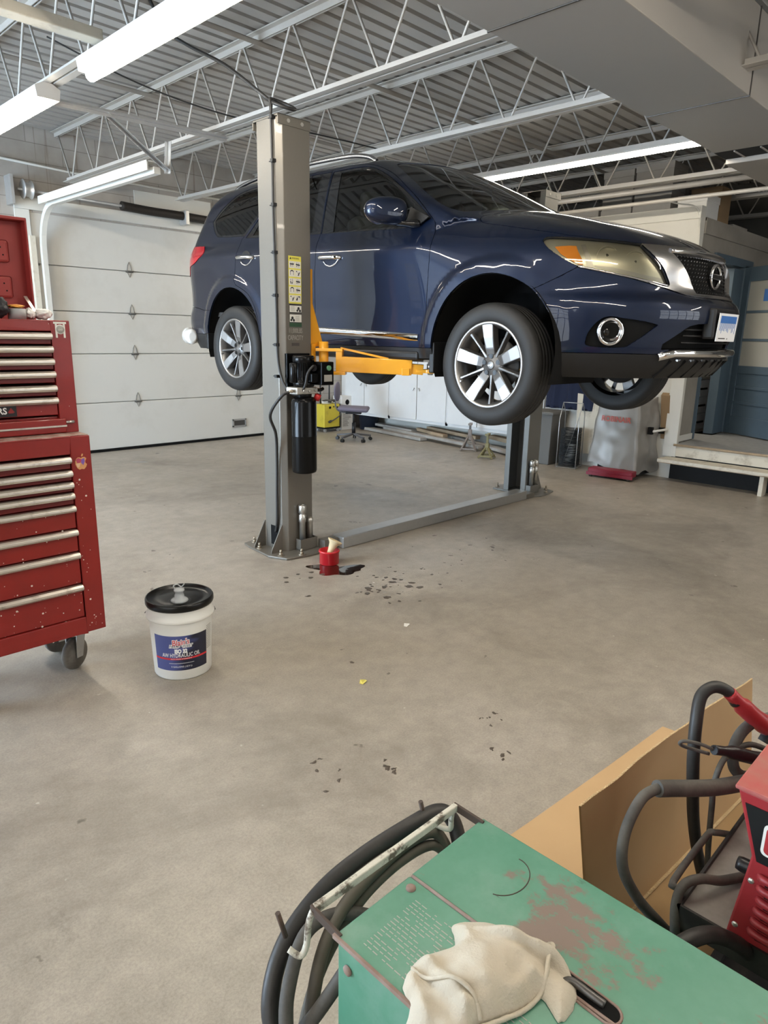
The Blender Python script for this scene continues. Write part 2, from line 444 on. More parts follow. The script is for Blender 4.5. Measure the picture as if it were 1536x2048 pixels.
# chrome frame of the grille, grille, lamps
imprint(bmB, lay, spl([(-.255,2.086),(-.42,2.082),(-.56,2.085),(-.70,2.088),(-.90,2.09)], [(-.90,2.09),(-.90,1.797)], [(-.90,1.797),(-.70,1.797),(-.60,1.801)], [(-.60,1.801),(-.52,1.812),(-.42,1.840),(-.20,1.895),(.083,1.948)], [(.083,1.948),(.084,1.958),(-.12,1.937),(-.29,1.885),(-.425,1.855),(-.40,1.93),(-.36,1.985),(-.29,2.05)], n=4), 'corner', ID['gframe'], -.2)
imprint(bmB, lay, spl([(.290,2.105),(.279,2.121),(.243,2.127),(.124,2.12),(.006,2.110),(-.115,2.102),(-.256,2.086)], [(-.256,2.086),(-.275,2.06),(-.318,2.015),(-.36,1.969),(-.395,1.924),(-.430,1.862)], [(-.430,1.862),(-.327,1.881),(-.161,1.911),(-.040,1.935),(.083,1.957)], [(.083,1.957),(.144,1.983),(.217,2.028),(.266,2.068),(.290,2.105)], n=4), 'corner', ID['lamp'], -.2)
imprint(bmB, lay, [(-.1,2.042),(.395,2.040),(.345,1.97),(.30,1.905),(.262,1.822),(.2,1.82),(-.1,1.82)], 'front', ID['grille'], .2)
# lower front openings
imprint(bmB, lay, spl([(-.1,1.655),(.30,1.65),(.40,1.61)], [(.40,1.61),(.50,1.535)], [(.50,1.535),(.50,1.505)], [(.50,1.505),(-.1,1.515)], n=3), 'front', ID['lgrille'], .15)
imprint(bmB, lay, spl([(.020,1.545),(.005,1.60),(-.045,1.66),(-.10,1.681),(-.18,1.672),(-.295,1.658),(-.375,1.640)], [(-.375,1.640),(-.30,1.580),(-.232,1.534)], [(-.232,1.534),(-.20,1.517),(-.10,1.513),(-.008,1.518),(.018,1.528),(.020,1.545)], n=4), 'corner', ID['fog'], 0)
# side: doors and windows
imprint(bmB, lay, spl([(.57,2.29),(.522,2.186),(.503,2.06),(.512,1.92),(.535,1.66),(.55,1.478)], [(.55,1.478),(1.722,1.478)], [(1.722,1.478),(1.715,1.66),(1.697,1.98),(1.672,2.13),(1.69,2.22),(1.70,2.30),(1.755,2.60),(1.81,2.80)], [(1.81,2.80),(1.574,2.806),(1.345,2.772),(1.132,2.690),(.943,2.578),(.755,2.448),(.57,2.29)], n=4), 'side', ID['fdoor'], .12, smin_=half)
imprint(bmB, lay, spl([(1.722,1.478),(1.715,1.66),(1.697,1.98),(1.672,2.13),(1.69,2.22),(1.70,2.30),(1.755,2.60),(1.81,2.80)], [(1.81,2.80),(2.1,2.815),(2.44,2.81)], [(2.44,2.81),(2.60,2.56),(2.80,2.345)], [(2.80,2.345),(2.785,2.20),(2.815,2.03),(2.78,1.96)], [(2.78,1.96),(2.60,1.88),(2.50,1.74),(2.46,1.6),(2.45,1.478)], [(2.45,1.478),(1.722,1.478)], n=4), 'side', ID['rdoor'], .12, smin_=half)
imprint(bmB, lay, spl([(.61,2.315),(.78,2.268),(1.25,2.285),(1.69,2.302)], [(1.69,2.302),(1.742,2.58),(1.786,2.785)], [(1.786,2.785),(1.49,2.778),(1.32,2.746),(1.135,2.666),(.948,2.557),(.80,2.46),(.61,2.315)], n=4), 'side', ID['fframe'], .1, only={ID['fdoor']})
imprint(bmB, lay, spl([(.70,2.325),(.80,2.285),(1.25,2.295),(1.56,2.305)], [(1.56,2.305),(1.615,2.54),(1.682,2.762)], [(1.682,2.762),(1.485,2.758),(1.318,2.728),(1.143,2.649),(.955,2.541),(.83,2.449),(.70,2.325)], n=4), 'side', ID['fglass'], .1, only={ID['fframe']})
imprint(bmB, lay, spl([(1.706,2.303),(2.2,2.325),(2.74,2.357)], [(2.74,2.357),(2.58,2.55),(2.44,2.787)], [(2.44,2.787),(2.15,2.798),(1.812,2.788)], [(1.812,2.788),(1.762,2.56),(1.706,2.303)], n=3), 'side', ID['rframe'], .1, only={ID['rdoor']})
imprint(bmB, lay, spl([(1.82,2.325),(2.2,2.338),(2.64,2.37)], [(2.64,2.37),(2.53,2.55),(2.39,2.765)], [(2.39,2.765),(2.15,2.778),(1.92,2.768)], [(1.92,2.768),(1.86,2.54),(1.82,2.325)], n=3), 'side', ID['rglass'], .1, only={ID['rframe']})
imprint(bmB, lay, spl([(2.76,2.375),(3.15,2.398),(3.27,2.420),(3.36,2.49),(3.42,2.56)], [(3.42,2.56),(3.32,2.66),(3.16,2.750),(3.05,2.785),(2.85,2.805),(2.47,2.800)], [(2.47,2.800),(2.60,2.57),(2.76,2.375)], n=4), 'side', ID['qframe'], .1, only={0})
imprint(bmB, lay, spl([(2.79,2.395),(3.15,2.414),(3.25,2.438),(3.33,2.503),(3.38,2.566)], [(3.38,2.566),(3.275,2.655),(3.134,2.735),(3.04,2.765),(2.84,2.785),(2.52,2.780)], [(2.52,2.780),(2.63,2.58),(2.79,2.395)], n=4), 'side', ID['qglass'], .1, only={ID['qframe']})
imprint(bmB, lay, spl([(2.23,2.338),(2.167,2.285),(2.18,2.240),(2.28,2.185),(2.40,2.165)], [(2.40,2.165),(2.47,2.08),(2.75,2.08)], [(2.75,2.08),(2.75,2.36)], [(2.75,2.36),(2.39,2.350),(2.23,2.338)], n=4), 'rcorner', ID['tail'], .1)
# windscreen
imprint(bmB, lay, spl([(-.1,2.39),(0,2.39),(.3,2.378),(.6,2.350),(.755,2.338)], [(.755,2.338),(.795,2.39),(.76,2.505),(.69,2.645),(.625,2.757)], [(.625,2.757),(.56,2.795),(.3,2.828),(0,2.838),(-.1,2.838)], n=4), 'front', ID['wsframe'], .1, only={0, ID['fdoor'], ID['hood']}, smin_=lambda c: c.x > .05)
imprint(bmB, lay, spl([(-.1,2.405),(0,2.405),(.3,2.393),(.6,2.365),(.74,2.352)], [(.74,2.352),(.775,2.395),(.742,2.503),(.672,2.642),(.607,2.752)], [(.607,2.752),(.55,2.785),(.3,2.812),(0,2.822),(-.1,2.822)], n=4), 'front', ID['ws'], .1, only={ID['wsframe']})
# sills and arches
imprint(bmB, lay, [(.35,1.2),(.35,1.478),(2.55,1.478),(2.55,1.2)], 'side', ID['sill'], -.6, only={0}, smin_=half)
for c, zc, r in (FA, RA):
    imprint(bmB, lay, arc(c, zc, r, -8, 188, 44) + [(c-r*.99, 1.2), (c+r*.99, 1.2)], 'side', ID['cut'], .05, smin_=half)
# flat bottom edge: everything below the sill line goes
zb = lambda x: 1.405 if x > .4 else (1.30 + .05*max(0, (-x-.3)/.7))
for f in list(bmB.faces):
    pass
parts = {}
for f in bmB.faces: parts.setdefault(f[lay], []).append(f)
def grad_n(P):
    g = car_grad(np.array(P)); return g/np.maximum(np.linalg.norm(g, axis=1, keepdims=True), 1e-9)
SURF = {}   # pid -> (verts, faces)
for pid, fs in parts.items():
    vi = {}; P = []; FF = []
    for f in fs:
        row = []
        for v in f.verts:
            if v not in vi: vi[v] = len(P); P.append(tuple(v.co))
            row.append(vi[v])
        FF.append(row)
    SURF[pid] = (np.array(P), FF)
bmB.free()
def panel(name, pids, m, parent, side=1, both=False, gap=.0022, depth=.014, lift=0., zclip=None, rim=True):
    """a body panel: surface + folded-in rim; side=-1 mirrors it; both=True joins it across the centre line"""
    bm = bmesh.new()
    pids = pids if isinstance(pids, (list, tuple)) else [pids]
    for pid in pids:
        if pid not in SURF: continue
        P, FF = SURF[pid]
        vs = [bm.verts.new(p) for p in P]
        for r in FF:
            try: bm.faces.new([vs[i] for i in r])
            except ValueError: pass
    if len(pids) > 1: bmesh.ops.remove_doubles(bm, verts=bm.verts, dist=1e-5)
    if zclip is not None:
        bmesh.ops.bisect_plane(bm, geom=list(bm.verts)+list(bm.edges)+list(bm.faces), dist=1e-5, plane_co=(0,0,zclip), plane_no=(0,0,-1), clear_outer=True)
    if both:
        me0 = bpy.data.meshes.new('t'); bm.to_mesh(me0)
        n0 = len(bm.verts)
        g = bmesh.ops.duplicate(bm, geom=list(bm.verts)+list(bm.edges)+list(bm.faces))['geom']
        for v in g:
            if isinstance(v, bmesh.types.BMVert): v.co.y = -v.co.y
        bmesh.ops.reverse_faces(bm, faces=[f for f in g if isinstance(f, bmesh.types.BMFace)])
        bmesh.ops.remove_doubles(bm, verts=[v for v in bm.verts if abs(v.co.y) < 1e-4], dist=2e-4)
        bpy.data.meshes.remove(me0)
    elif side < 0:
        for v in bm.verts: v.co.y = -v.co.y
        bmesh.ops.reverse_faces(bm, faces=bm.faces)
    bm.normal_update()
    be = [e for e in bm.edges if len(e.link_faces) == 1]
    # pull the border in a little
    mv = {}
    for e in be:
        f = e.link_faces[0]; a, b = e.verts
        d = (b.co-a.co)
        if d.length < 1e-7: continue
        nn = f.normal.cross(d).normalized()
        if nn.dot(f.calc_center_median()-(a.co+b.co)/2) < 0: nn = -nn
        for v in (a, b): mv.setdefault(v, Vector()); mv[v] += nn*d.length
    allv = list(bm.verts)
    N = grad_n([tuple(v.co) for v in allv]); Nd = {v: Vector(N[i]) for i, v in enumerate(allv)}
    for v, d in mv.items():
        if d.length > 1e-7: v.co += d.normalized()*gap
    if lift:
        for v in allv: v.co += Nd[v]*lift
    surf = set(bm.faces)
    if rim:
        nv = {}
        for e in be:
            for v in e.verts:
                if v not in nv: nv[v] = bm.verts.new(v.co - Nd[v]*depth)
        for e in be:
            a, b = e.verts; f = e.link_faces[0]
            l = [l for l in f.loops if l.edge == e][0]
            a, b = l.vert, l.link_loop_next.vert
            try: bm.faces.new((b, a, nv[a], nv[b]))
            except ValueError: pass
    bm.normal_update()
    bm.verts.index_update()
    nor = []
    for f in bm.faces:
        f.smooth = True
        for v in f.verts:
            nor.append(tuple(Nd[v]) if (f in surf and v in Nd) else tuple(f.normal))
    me = bpy.data.meshes.new(name); bm.to_mesh(me); bm.free()
    me.normals_split_custom_set(nor)
    me.materials.append(M[m])
    o = bpy.data.objects.new(name, me); COL.objects.link(o); o.parent = parent
    return o
TH = math.radians(1.1)
car = thing('car', 'dark navy blue family suv raised on the yellow arms of the two-post lift', 'car', (4.53, 2.60, 0), PI/2 - TH)
CARM = Matrix.Translation((4.53,2.6,0)) @ Matrix.Rotation(PI/2-TH, 4, 'Z')
p_ = lambda n, pid, m, par=None, **k: panel(n, [ID[i] for i in ([pid] if isinstance(pid, str) else pid)], m, par or car, **k)
p_('body_shell', ['body','wsframe'], 'navy_paint', both=True, zclip=1.405)
p_('hood', 'hood', 'navy_paint', both=True)
bump = p_('front_bumper', 'bumper', 'navy_paint', both=True)
p_('lower_cladding', 'clad', 'satin_black', bump, both=True, zclip=1.335)
p_('rear_bumper', 'rbumper', 'navy_paint', both=True)
p_('rear_valance', 'rclad', 'satin_black', both=True, zclip=1.40)
tg = p_('tailgate', 'tailgate', 'navy_paint', both=True)
p_('rear_window', 'rwin', 'privacy_glass', tg, both=True, lift=-.004)
p_('windscreen', 'ws', 'front_glass', both=True, lift=-.004, gap=.001)
grf = p_('grille_surround', 'gframe', 'satin_chrome', both=True, lift=.006, depth=.028)
for sd in (1, -1):
    sill = p_('sill', 'sill', 'satin_black', side=sd, zclip=1.405, lift=-.004)
    d1 = p_('front_door', 'fdoor', 'navy_paint', side=sd)
    p_('window_frame', 'fframe', 'gloss_black', d1, side=sd, lift=-.003, gap=.0005)
    p_('window_glass', 'fglass', 'front_glass', d1, side=sd, lift=-.006, gap=-.001)
    d2 = p_('rear_door', 'rdoor', 'navy_paint', side=sd)
    p_('window_frame', 'rframe', 'gloss_black', d2, side=sd, lift=-.003, gap=.0005)
    p_('window_glass', 'rglass', 'privacy_glass', d2, side=sd, lift=-.006, gap=-.001)
    q1 = p_('quarter_window', 'qglass', 'privacy_glass', side=sd, lift=-.004, gap=-.001)
    p_('window_frame', 'qframe', 'gloss_black', q1, side=sd, lift=-.002, gap=.0005)
    p_('tail_lamp', 'tail', 'red_lens', side=sd, lift=.004)
    hl = p_('headlamp', 'lamp', 'lamp_glass', side=sd, lift=.003, rim=False, gap=.001)
    # lamp bowl: the same outline sunk in, with reflector and amber corner
    rb = p_('lamp_bowl', 'lamp', 'lamp_reflector', hl, side=sd, lift=-.020, gap=-.005, rim=False)
    d1['side'] = sd
    # handles
    for dd, s0, z0 in ((d1, 1.50, 2.110), (d2, 2.63, 2.180)):
        bm = BM(); w = .974
        tube(bm, [(s0-.115, (w-.004)*1, z0-.006), (s0-.085, w+.030, z0-.002), (s0, w+.036, z0+.002), (s0+.085, w+.030, z0+.004), (s0+.115, w-.004, z0+.004)], .017, 10, smooth=4)
        for v in bm.verts: v.co.z = z0 + (v.co.z-z0)*1.0
        o = make('door_handle', bm, 'chrome', dd, auto=True)
        bm = BM(); lathe(bm, [(0,-.020),(.03,-.018),(.052,-.006),(.058,.004)], 24); 
        bmesh.ops.transform(bm, matrix=Matrix.Translation((s0-.005, w-.001, z0)) @ Matrix.Rotation(-PI/2, 4, 'X') @ Matrix.Diagonal((1.15,1.0,.25,1)), verts=bm.verts)
        cup = make('handle_cup', bm, 'gloss_black', dd)
        bm = BM(); tube(bm, [(s0-.10, w+.002, z0-.012), (s0-.06, w+.003, z0-.045), (s0-.005, w+.003, z0-.060), (s0+.05,w+.003,z0-.046), (s0+.075,w+.002,z0-.02)], .006, 8, smooth=4)
        cr = make('handle_trim', bm, 'chrome', dd)
        if sd < 0:
            for q in (o, cup, cr):
                for v in q.data.vertices: v.co.y = -v.co.y
                q.data.flip_normals()
    # chrome sill strip
    bm = BM(); n0 = 26
    for i in range(n0+1):
        s = .60 + 1.87*i/n0; zt = 1.556 + tilt(s)*1.0
        prof = [(.950,.024),(.962,.018),(.966,.0),(.962,-.022),(.950,-.028)]
        for a, b in prof: bm.verts.new((s, a + (0 if 0 < i < n0 else -.006), zt+b-.012))
    bm.verts.ensure_lookup_table()
    for i in range(n0):
        for k in range(4): f = bm.faces.new([bm.verts[j] for j in (i*5+k, i*5+k+1, i*5+6+k, i*5+5+k)]); f.smooth = True
    o = make('sill_trim', bm, 'chrome', car)
    # running board edge under it
    bm = BM(); box(bm, .60, 2.42, .80, .955, 1.392, 1.455, bevel=.02)
    o2 = make('side_step', bm, 'satin_black', car)
    # door mirror
    bm = BM(); bmesh.ops.create_icosphere(bm, subdivisions=4, radius=1)
    for v in bm.verts:
        x, y, z = v.co
        x = math.copysign(abs(x)**.75, x); z = math.copysign(abs(z)**.7, z); y = math.copysign(abs(y)**.8, y)
        if x > 0: x *= .55          # flat towards the mirror glass
        v.co = Vector((.80 + .07*x + .09*(y*.5+.0), 1.085 + .135*y, 2.352 + .085*z*(1-.12*y) - .0*x))
    for f in bm.faces: f.smooth = True
    mr = make('door_mirror', bm, 'navy_paint', d1)
    bm = BM(); tube(bm, [(.70,.88,2.285),(.73,.94,2.278),(.78,1.02,2.29)], .03, 10, smooth=4, radii=[.045,.036,.036])
    for v in bm.verts: v.co.z = 2.283 + (v.co.z-2.283)*.6
    ms = make('mirror_stalk', bm, 'gloss_black', d1)
    bm = BM(); prism(bm, [(.60,.872,2.32),(.66,.885,2.282),(.80,.890,2.275),(.775,.864,2.40),(.72,.862,2.375)], (0,.012,0)); mb = make('mirror_foot', bm, 'satin_black', d1)
    bm = BM(); lathe(bm, [(0,0),(.11,0),(.115,.004)], 28); bmesh.ops.transform(bm, matrix=Matrix.Translation((.873,1.095,2.352)) @ Matrix.Rotation(PI/2, 4, 'Y') @ Matrix.Diagonal((.68,1.0,1,1)), verts=bm.verts)
    mg = make('mirror_glass', bm, 'chrome', d1)
    # mud flaps and wheel housings
    extra = [o, o2, mr, ms, mb, mg]
    for (c, zc, r), nm in ((FA,'f'),(RA,'r')):
        bm = BM(); rr = r+.012; n = 30
        prof = [(.42, .0), (.90, .0), (.955, .0)]
        rows = []
        for k in range(n+1):
            ang = math.radians(-22 + 224*k/n); rows.append([bm.verts.new((c+rr*math.cos(ang), y, zc+rr*math.sin(ang))) for y in (.42,.70,.945)])
        cen = bm.verts.new((c,.42,zc))
        for a, b in zip(rows, rows[1:]):
            for k in range(2): f = bm.faces.new((a[k],a[k+1],b[k+1],b[k])); f.smooth = True
            bm.faces.new((a[0], b[0], cen))
        extra.append(make('wheel_housing', bm, 'matt_black', car, auto=False))
        bm = BM(); box(bm, c+r-.012, c+r+.03, .70, .955, 1.315 if nm == 'f' else 1.40, zc+.05, bevel=.008)
        extra.append(make('mud_flap', bm, 'satin_black', car))
    # tail chrome bumper corner
    if sd < 0:
        for q in extra:
            for v in q.data.vertices: v.co.y = -v.co.y
            q.data.flip_normals()
    # ---- headlamp interior
    H = []
    def cpt(t, z, inset):   # point on the lamp surface from (t, z), pushed in
        o_ = Vector((.8*t, .6*t, z)); d_ = Vector((-.6,.8,0))
        lo, hi = -.2, 1.6
        for _ in range(40):
            m_ = (lo+hi)/2; q = o_+d_*m_
            if car_f(np.array([q.x]), np.array([q.y]), np.array([q.z]))[0] < 0: lo = m_
            else: hi = m_
        q = o_+d_*lo; g = grad_n([tuple(q)])[0]; return q - Vector(g)*inset
    def lampstrip(nm, m, grid, inset):
        bm = BM(); R = [[bm.verts.new(cpt(t, z, inset if not isinstance(inset, (list,tuple)) else inset[i])) for t, z in row] for i, row in enumerate(grid)]
        for A, B in zip(R, R[1:]):
            for k in range(len(A)-1): f = bm.faces.new((A[k],A[k+1],B[k+1],B[k])); f.smooth = True
        o = make(nm, bm, m, hl); H.append(o); return o
    lampstrip('turn_signal', 'amber_lens', [[(.225,2.075),(.19,2.078),(.15,2.080),(.105,2.078)], [(.19,2.03),(.16,2.035),(.13,2.04),(.095,2.045)], [(.13,1.99),(.115,1.99),(.09,1.995),(.072,2.0)], [(.088,1.968),(.08,1.967),(.07,1.966),(.062,1.968)]], .012)
    lampstrip('lamp_bezel', 'machined', [[(.08,2.085),(.055,2.09)],[(.065,2.04),(.04,2.05)],[(.05,1.99),(.02,2.0)],[(.04,1.95),(.0,1.95)]], .014)
    for t0, z0, r0 in ((-.075,2.015,.062),(-.235,1.985,.064)):
        q = cpt(t0, z0, .03); bm = BM(); lathe(bm, [(0,-.05),(r0*.5,-.045),(r0*.85,-.02),(r0,0),(r0*1.06,0),(r0*1.1,-.012)], 32)
        bmesh.ops.transform(bm, matrix=frame(q, (.8,.6,.1), (0,-.1,1)).copy() @ Matrix.Rotation(PI, 4, 'X') if False else Matrix.Translation(q) @ Vector((-.75,.64,.1)).to_track_quat('Z','Y').to_matrix().to_4x4(), verts=bm.verts)
        H.append(make('projector', bm, 'lamp_reflector', hl))
        bm = BM(); bmesh.ops.create_uvsphere(bm, u_segments=20, v_segments=12, radius=r0*.55); bmesh.ops.translate(bm, vec=q+Vector((.02,-.015,0)), verts=bm.verts)
        for f in bm.faces: f.smooth = True
        H.append(make('projector_lens', bm, 'lamp_dark', hl))
    bm = BM(); tube(bm, [cpt(t, z, -.004) for t, z in [(.08,1.953),(-.04,1.930),(-.161,1.907),(-.327,1.877),(-.425,1.858)]], .0055, 8, smooth=4); H.append(make('lamp_trim', bm, 'chrome', hl))
    lampstrip('lamp_reflector_strip', 'machined', [[(.0,1.955),(-.1,1.935),(-.2,1.915),(-.32,1.895),(-.41,1.875)],[(-.0,1.965),(-.1,1.955),(-.2,1.935),(-.30,1.915),(-.40,1.90)]], .018)
    if sd < 0:
        for q in H:
            for v in q.data.vertices: v.co.y = -v.co.y
            q.data.flip_normals()
    # ---- fog lamp
    cavity = p_('fog_recess', 'fog', 'gloss_black', bump, side=sd, lift=-.02, gap=-.004, rim=False)
    rimm = None
    fl = []
    qf = cpt(-.112, 1.600, .0)
    fm = Matrix.Translation(qf + Vector((-.0,0,0))) @ Vector((-.80,.60,.0)).to_track_quat('Z','Y').to_matrix().to_4x4()
    bm = BM(); lathe(bm, [(.078,-.02),(.080,.002),(.074,.014),(.064,.012),(.060,.002),(.050,-.010),(.032,-.026)], 40); bmesh.ops.transform(bm, matrix=fm, verts=bm.verts); fl.append(make('fog_lamp', bm, 'chrome', bump))
    bm = BM(); lathe(bm, [(0,-.016),(.02,-.018),(.034,-.028)], 28); bmesh.ops.transform(bm, matrix=fm, verts=bm.verts); fl.append(make('fog_lens', bm, 'gloss_black', bump))
    if sd < 0:
        for q in fl:
            for v in q.data.vertices: v.co.y = -v.co.y
            q.data.flip_normals()
# dark inner skin so the shut lines read dark
bm = BM()
for pid in SURF:
    if pid in (ID['cut'], ID['fglass'], ID['rglass'], ID['qglass'], ID['ws'], ID['rwin'], ID['lamp'], ID['grille'], ID['lgrille']): continue
    P, FF = SURF[pid]; P = P - grad_n(P)*.016
    for sg in (1, -1):
        vs = [bm.verts.new((p[0], sg*p[1], p[2])) for p in P]
        for r in FF:
            if np.mean([P[i][2] for i in r]) < 1.42: continue
            try: bm.faces.new([vs[i] for i in (r if sg > 0 else r[::-1])])
            except ValueError: pass
make('inner_panel', bm, 'matt_black', car, auto=False)
# ---- grille insert: black mesh sunk in, little chrome studs, badge
gi = p_('grille_mesh', 'grille', 'matt_black', both=True, lift=-.028, gap=-.006, rim=False)
def nose(l, z, off):
    lo, hi = -1.4, 0.
    for _ in range(40):
        m_ = (lo+hi)/2
        if car_f(np.array([m_]), np.array([l]), np.array([z]))[0] < 0: hi = m_
        else: lo = m_
    return Vector((hi-off, l, z))
bm = BM()
for r in range(10):
    for c in range(-13, 14):
        z = 1.835 + .0215*r; l = (c + .5*(r % 2))*.029
        lim = .235 + (z-1.82)/.22*.135
        if abs(l) > lim-.012 or math.hypot(l/.085, (z-1.932)/.085) < 1: continue
        q = nose(abs(l), z, -.020); q.y = l
        bar(bm, (q.x+.003, l+.006, z-.003), (q.x+.003, l-.006, z+.004), .0034)
tag(make('grille_stud', bm, 'satin_chrome', gi), kind='stuff')
bm = BM(); tube(bm, [nose(0,1.932,-.012)+Vector((0,.068*math.cos(2*PI*k/40),.066*math.sin(2*PI*k/40))) for k in range(40)], .0105, 10, closed=True)
bd = make('badge', bm, 'chrome', gi)
bm = BM(); x0 = nose(0,1.932,-.004).x; box(bm, x0-.006, x0+.012, -.086, .086, 1.916, 1.948, bevel=.004)
bb = make('badge_bar', bm, 'chrome', bd)
text('badge_lettering', 'NISSAN', 'satin_black', .030, bd, frame((x0-.0075,0,1.932),(0,-1,0),(0,0,1)), .0004, width=.14)
# chrome bar along the top of the grille
bm = BM()
tube(bm, [nose(abs(l), 2.062-.02*abs(l), .004)*1 if l >= 0 else Vector((nose(abs(l),2.062-.02*abs(l),.004).x, l, 2.062-.02*abs(l))) for l in np.linspace(-.40,.40,21)], .017, 10)
make('grille_top_bar', bm, 'chrome', gi)
# ---- lower grille, plate, skid bar, ribs
lg = p_('lower_grille', 'lgrille', 'matt_black', bump, both=True, lift=-.05, gap=-.004, rim=False)
bm = BM()
for z in (1.545, 1.585, 1.62): tube(bm, [Vector((nose(abs(l),z,-.03).x, l, z)) for l in np.linspace(-.36,.36,15)], .006, 6)
make('grille_bar', bm, 'satin_black', lg)
bm = BM()
pts = [Vector((nose(abs(l), 1.486, .012).x, l, 1.486)) for l in np.linspace(-.43,.43,25)]
endp = [Vector((nose(.51,1.462,.004).x, .51, 1.462))]; endm = [Vector((endp[0].x, -.51, 1.462))]
tube(bm, endm+pts+endp, .024, 12)
for v in bm.verts: pass
make('skid_bar', bm, 'chrome', bump)
for k in range(-4, 5):
    bm = BM(); l = k*.105; q = nose(abs(l), 1.44, .004); q2 = nose(abs(l), 1.35, .004)
    bar(bm, (q.x, l, 1.445), (q2.x+.02, l*1.05, 1.345), .014, .02); make('skid_rib', bm, 'matt_black', bump)
for k in range(-4, 4):
    bm = BM(); l = (k+.5)*.105; q = nose(abs(l), 1.445, .004)
    box(bm, q.x-.004, q.x+.01, l-.022, l+.022, 1.438, 1.450); make('skid_insert', bm, 'satin_chrome', bump)
bm = BM(); box(bm, -1.070, -1.0, -.09, .225, 1.57, 1.745, bevel=.012); make('plate_bracket', bm, 'satin_black', bump)
plate = thing('licence_plate', '', '', (0,0,0)); bpy.data.objects.remove(plate)
pm = frame((-1.080, .055, 1.637), (.02,-1,0), (-.06,.0,1))
bm = BM(); box(bm, -.155,.155,-.08,.08,-.002,.002, bevel=.001); bmesh.ops.transform(bm, matrix=pm, verts=bm.verts)
pl = make('licence_plate', bm, 'plate_white', car)
bm = BM(); box(bm, -.13,.13,.025,.066,.002,.0026); bmesh.ops.transform(bm, matrix=pm, verts=bm.verts); make('plate_band', bm, 'plate_blue', pl)
bm = BM()   # the blurred plate: streaked vertical strokes with no readable characters
random.seed(11)
for k in range(17):
    x = -.125 + .0155*k; hgt = random.uniform(.03,.066)
    box(bm, x-.0028, x+.0028, .03-hgt, .03, .0022, .0029)
make('plate_smear', bm, 'plate_blue', pl)
bm = BM(); box(bm, -.12,-.01,-.066,-.060,.002,.0026); box(bm, .02,.03,-.068,-.060,.002,.0026); bmesh.ops.transform(bm, matrix=pm, verts=bm.verts); make('plate_footer', bm, 'trim_grey', pl)
for o in list(pl.children):
    if o.name.startswith('plate_smear'): o.data.transform(pm)
# ---- roof rails
for sg in (1, -1):
    bm = BM()
    R = lambda s, dz: (s, sg*(.585 - .03*max(0, s-2.2)), float(roof(np.array([s]), np.array([.60]))[0]) + dz)
    tube(bm, [R(1.42,-.005), R(1.52,.032), R(1.75,.052), R(2.3,.056), R(2.9,.05), R(3.3,.03), R(3.42,-.005)], .017, 8, smooth=5)
    make('roof_rail', bm, 'satin_chrome', car)
# ---- rear bumper end, white colour standing in for the daylight it reflects
bm = BM(); tube(bm, [(4.02,-.62,1.52),(4.06,.0,1.52),(4.03,.62,1.52),(3.95,.80,1.52),(3.80,.90,1.515),(3.66,.94,1.51)], .05, 16, smooth=6, radii=[.06,.066,.066,.068,.060,.034])
for v in bm.verts: v.co.z = 1.515 + (v.co.z-1.515)*1.22
make('bright_bumper_end', bm, 'bumper_glare', car)
# ---- underbody and interior
bm = BM(); box(bm, -.75, 3.7, -.60, .60, 1.40, 1.46, bevel=.02); box(bm, .55, 2.4, -.85, .85, 1.42, 1.50, bevel=.02); box(bm, -.55,.5,-.42,.42,1.36,1.9, bevel=.05)
make('underbody', bm, 'matt_black', car)
bm = BM(); tube(bm, [(2.914,-.75,1.41),(2.914,.75,1.41)], .045, 10); tube(bm, [(0.017,-.75,1.39),(0.017,.75,1.39)], .035, 10); tube(bm, [(.3,.2,1.40),(1.2,.25,1.385),(2.5,.2,1.385),(3.4,.45,1.40),(3.8,.5,1.42)], .035, 10, smooth=4)
make('axle', bm, 'steel_dark', car)
def seat(x, y, w):
    bm = BM(); box(bm, x-.28,x+.25,y-w,y+w,1.78,1.95,bevel=.05)
    vs = box(bm, x+.18,x+.34,y-w,y+w,1.9,2.48,bevel=.05); bmesh.ops.transform(bm, matrix=Matrix.Rotation(.28,4,'Y'), verts=vs, space=Matrix.Translation((-x-.25,-y,-1.9)))
    vs = box(bm, x+.36,x+.46,y-.13,y+.13,2.47,2.66,bevel=.04)
    return make('seat', bm, 'seat_cloth', car, sm=50)
for y in (.38,-.38): seat(1.25, y, .25)
seat(2.15, 0, .62)
bm = BM(); box(bm, .45,.78,-.78,.78,1.95,2.27,bevel=.06); make('dashboard', bm, 'trim_grey', car, sm=50)
bm = BM(); tube(bm, [Vector((.92+.07*math.sin(a),-.38+.185*math.cos(a),2.18+.17*math.sin(a))) for a in np.linspace(0,2*PI,29)[:-1]], .014, 8, closed=True); bar(bm, (.92,-.38,2.18),(.75,-.38,2.12),.05); make('steering_wheel', bm, 'satin_black', car)
bm = BM(); box(bm, .86,.875,-.12,.12,2.585,2.65,bevel=.006); make('rear_view_mirror', bm, 'satin_black', car)
bm = BM(); box(bm, .5,3.6,-.85,.85,1.70,1.74); make('cabin_floor', bm, 'trim_grey', car)
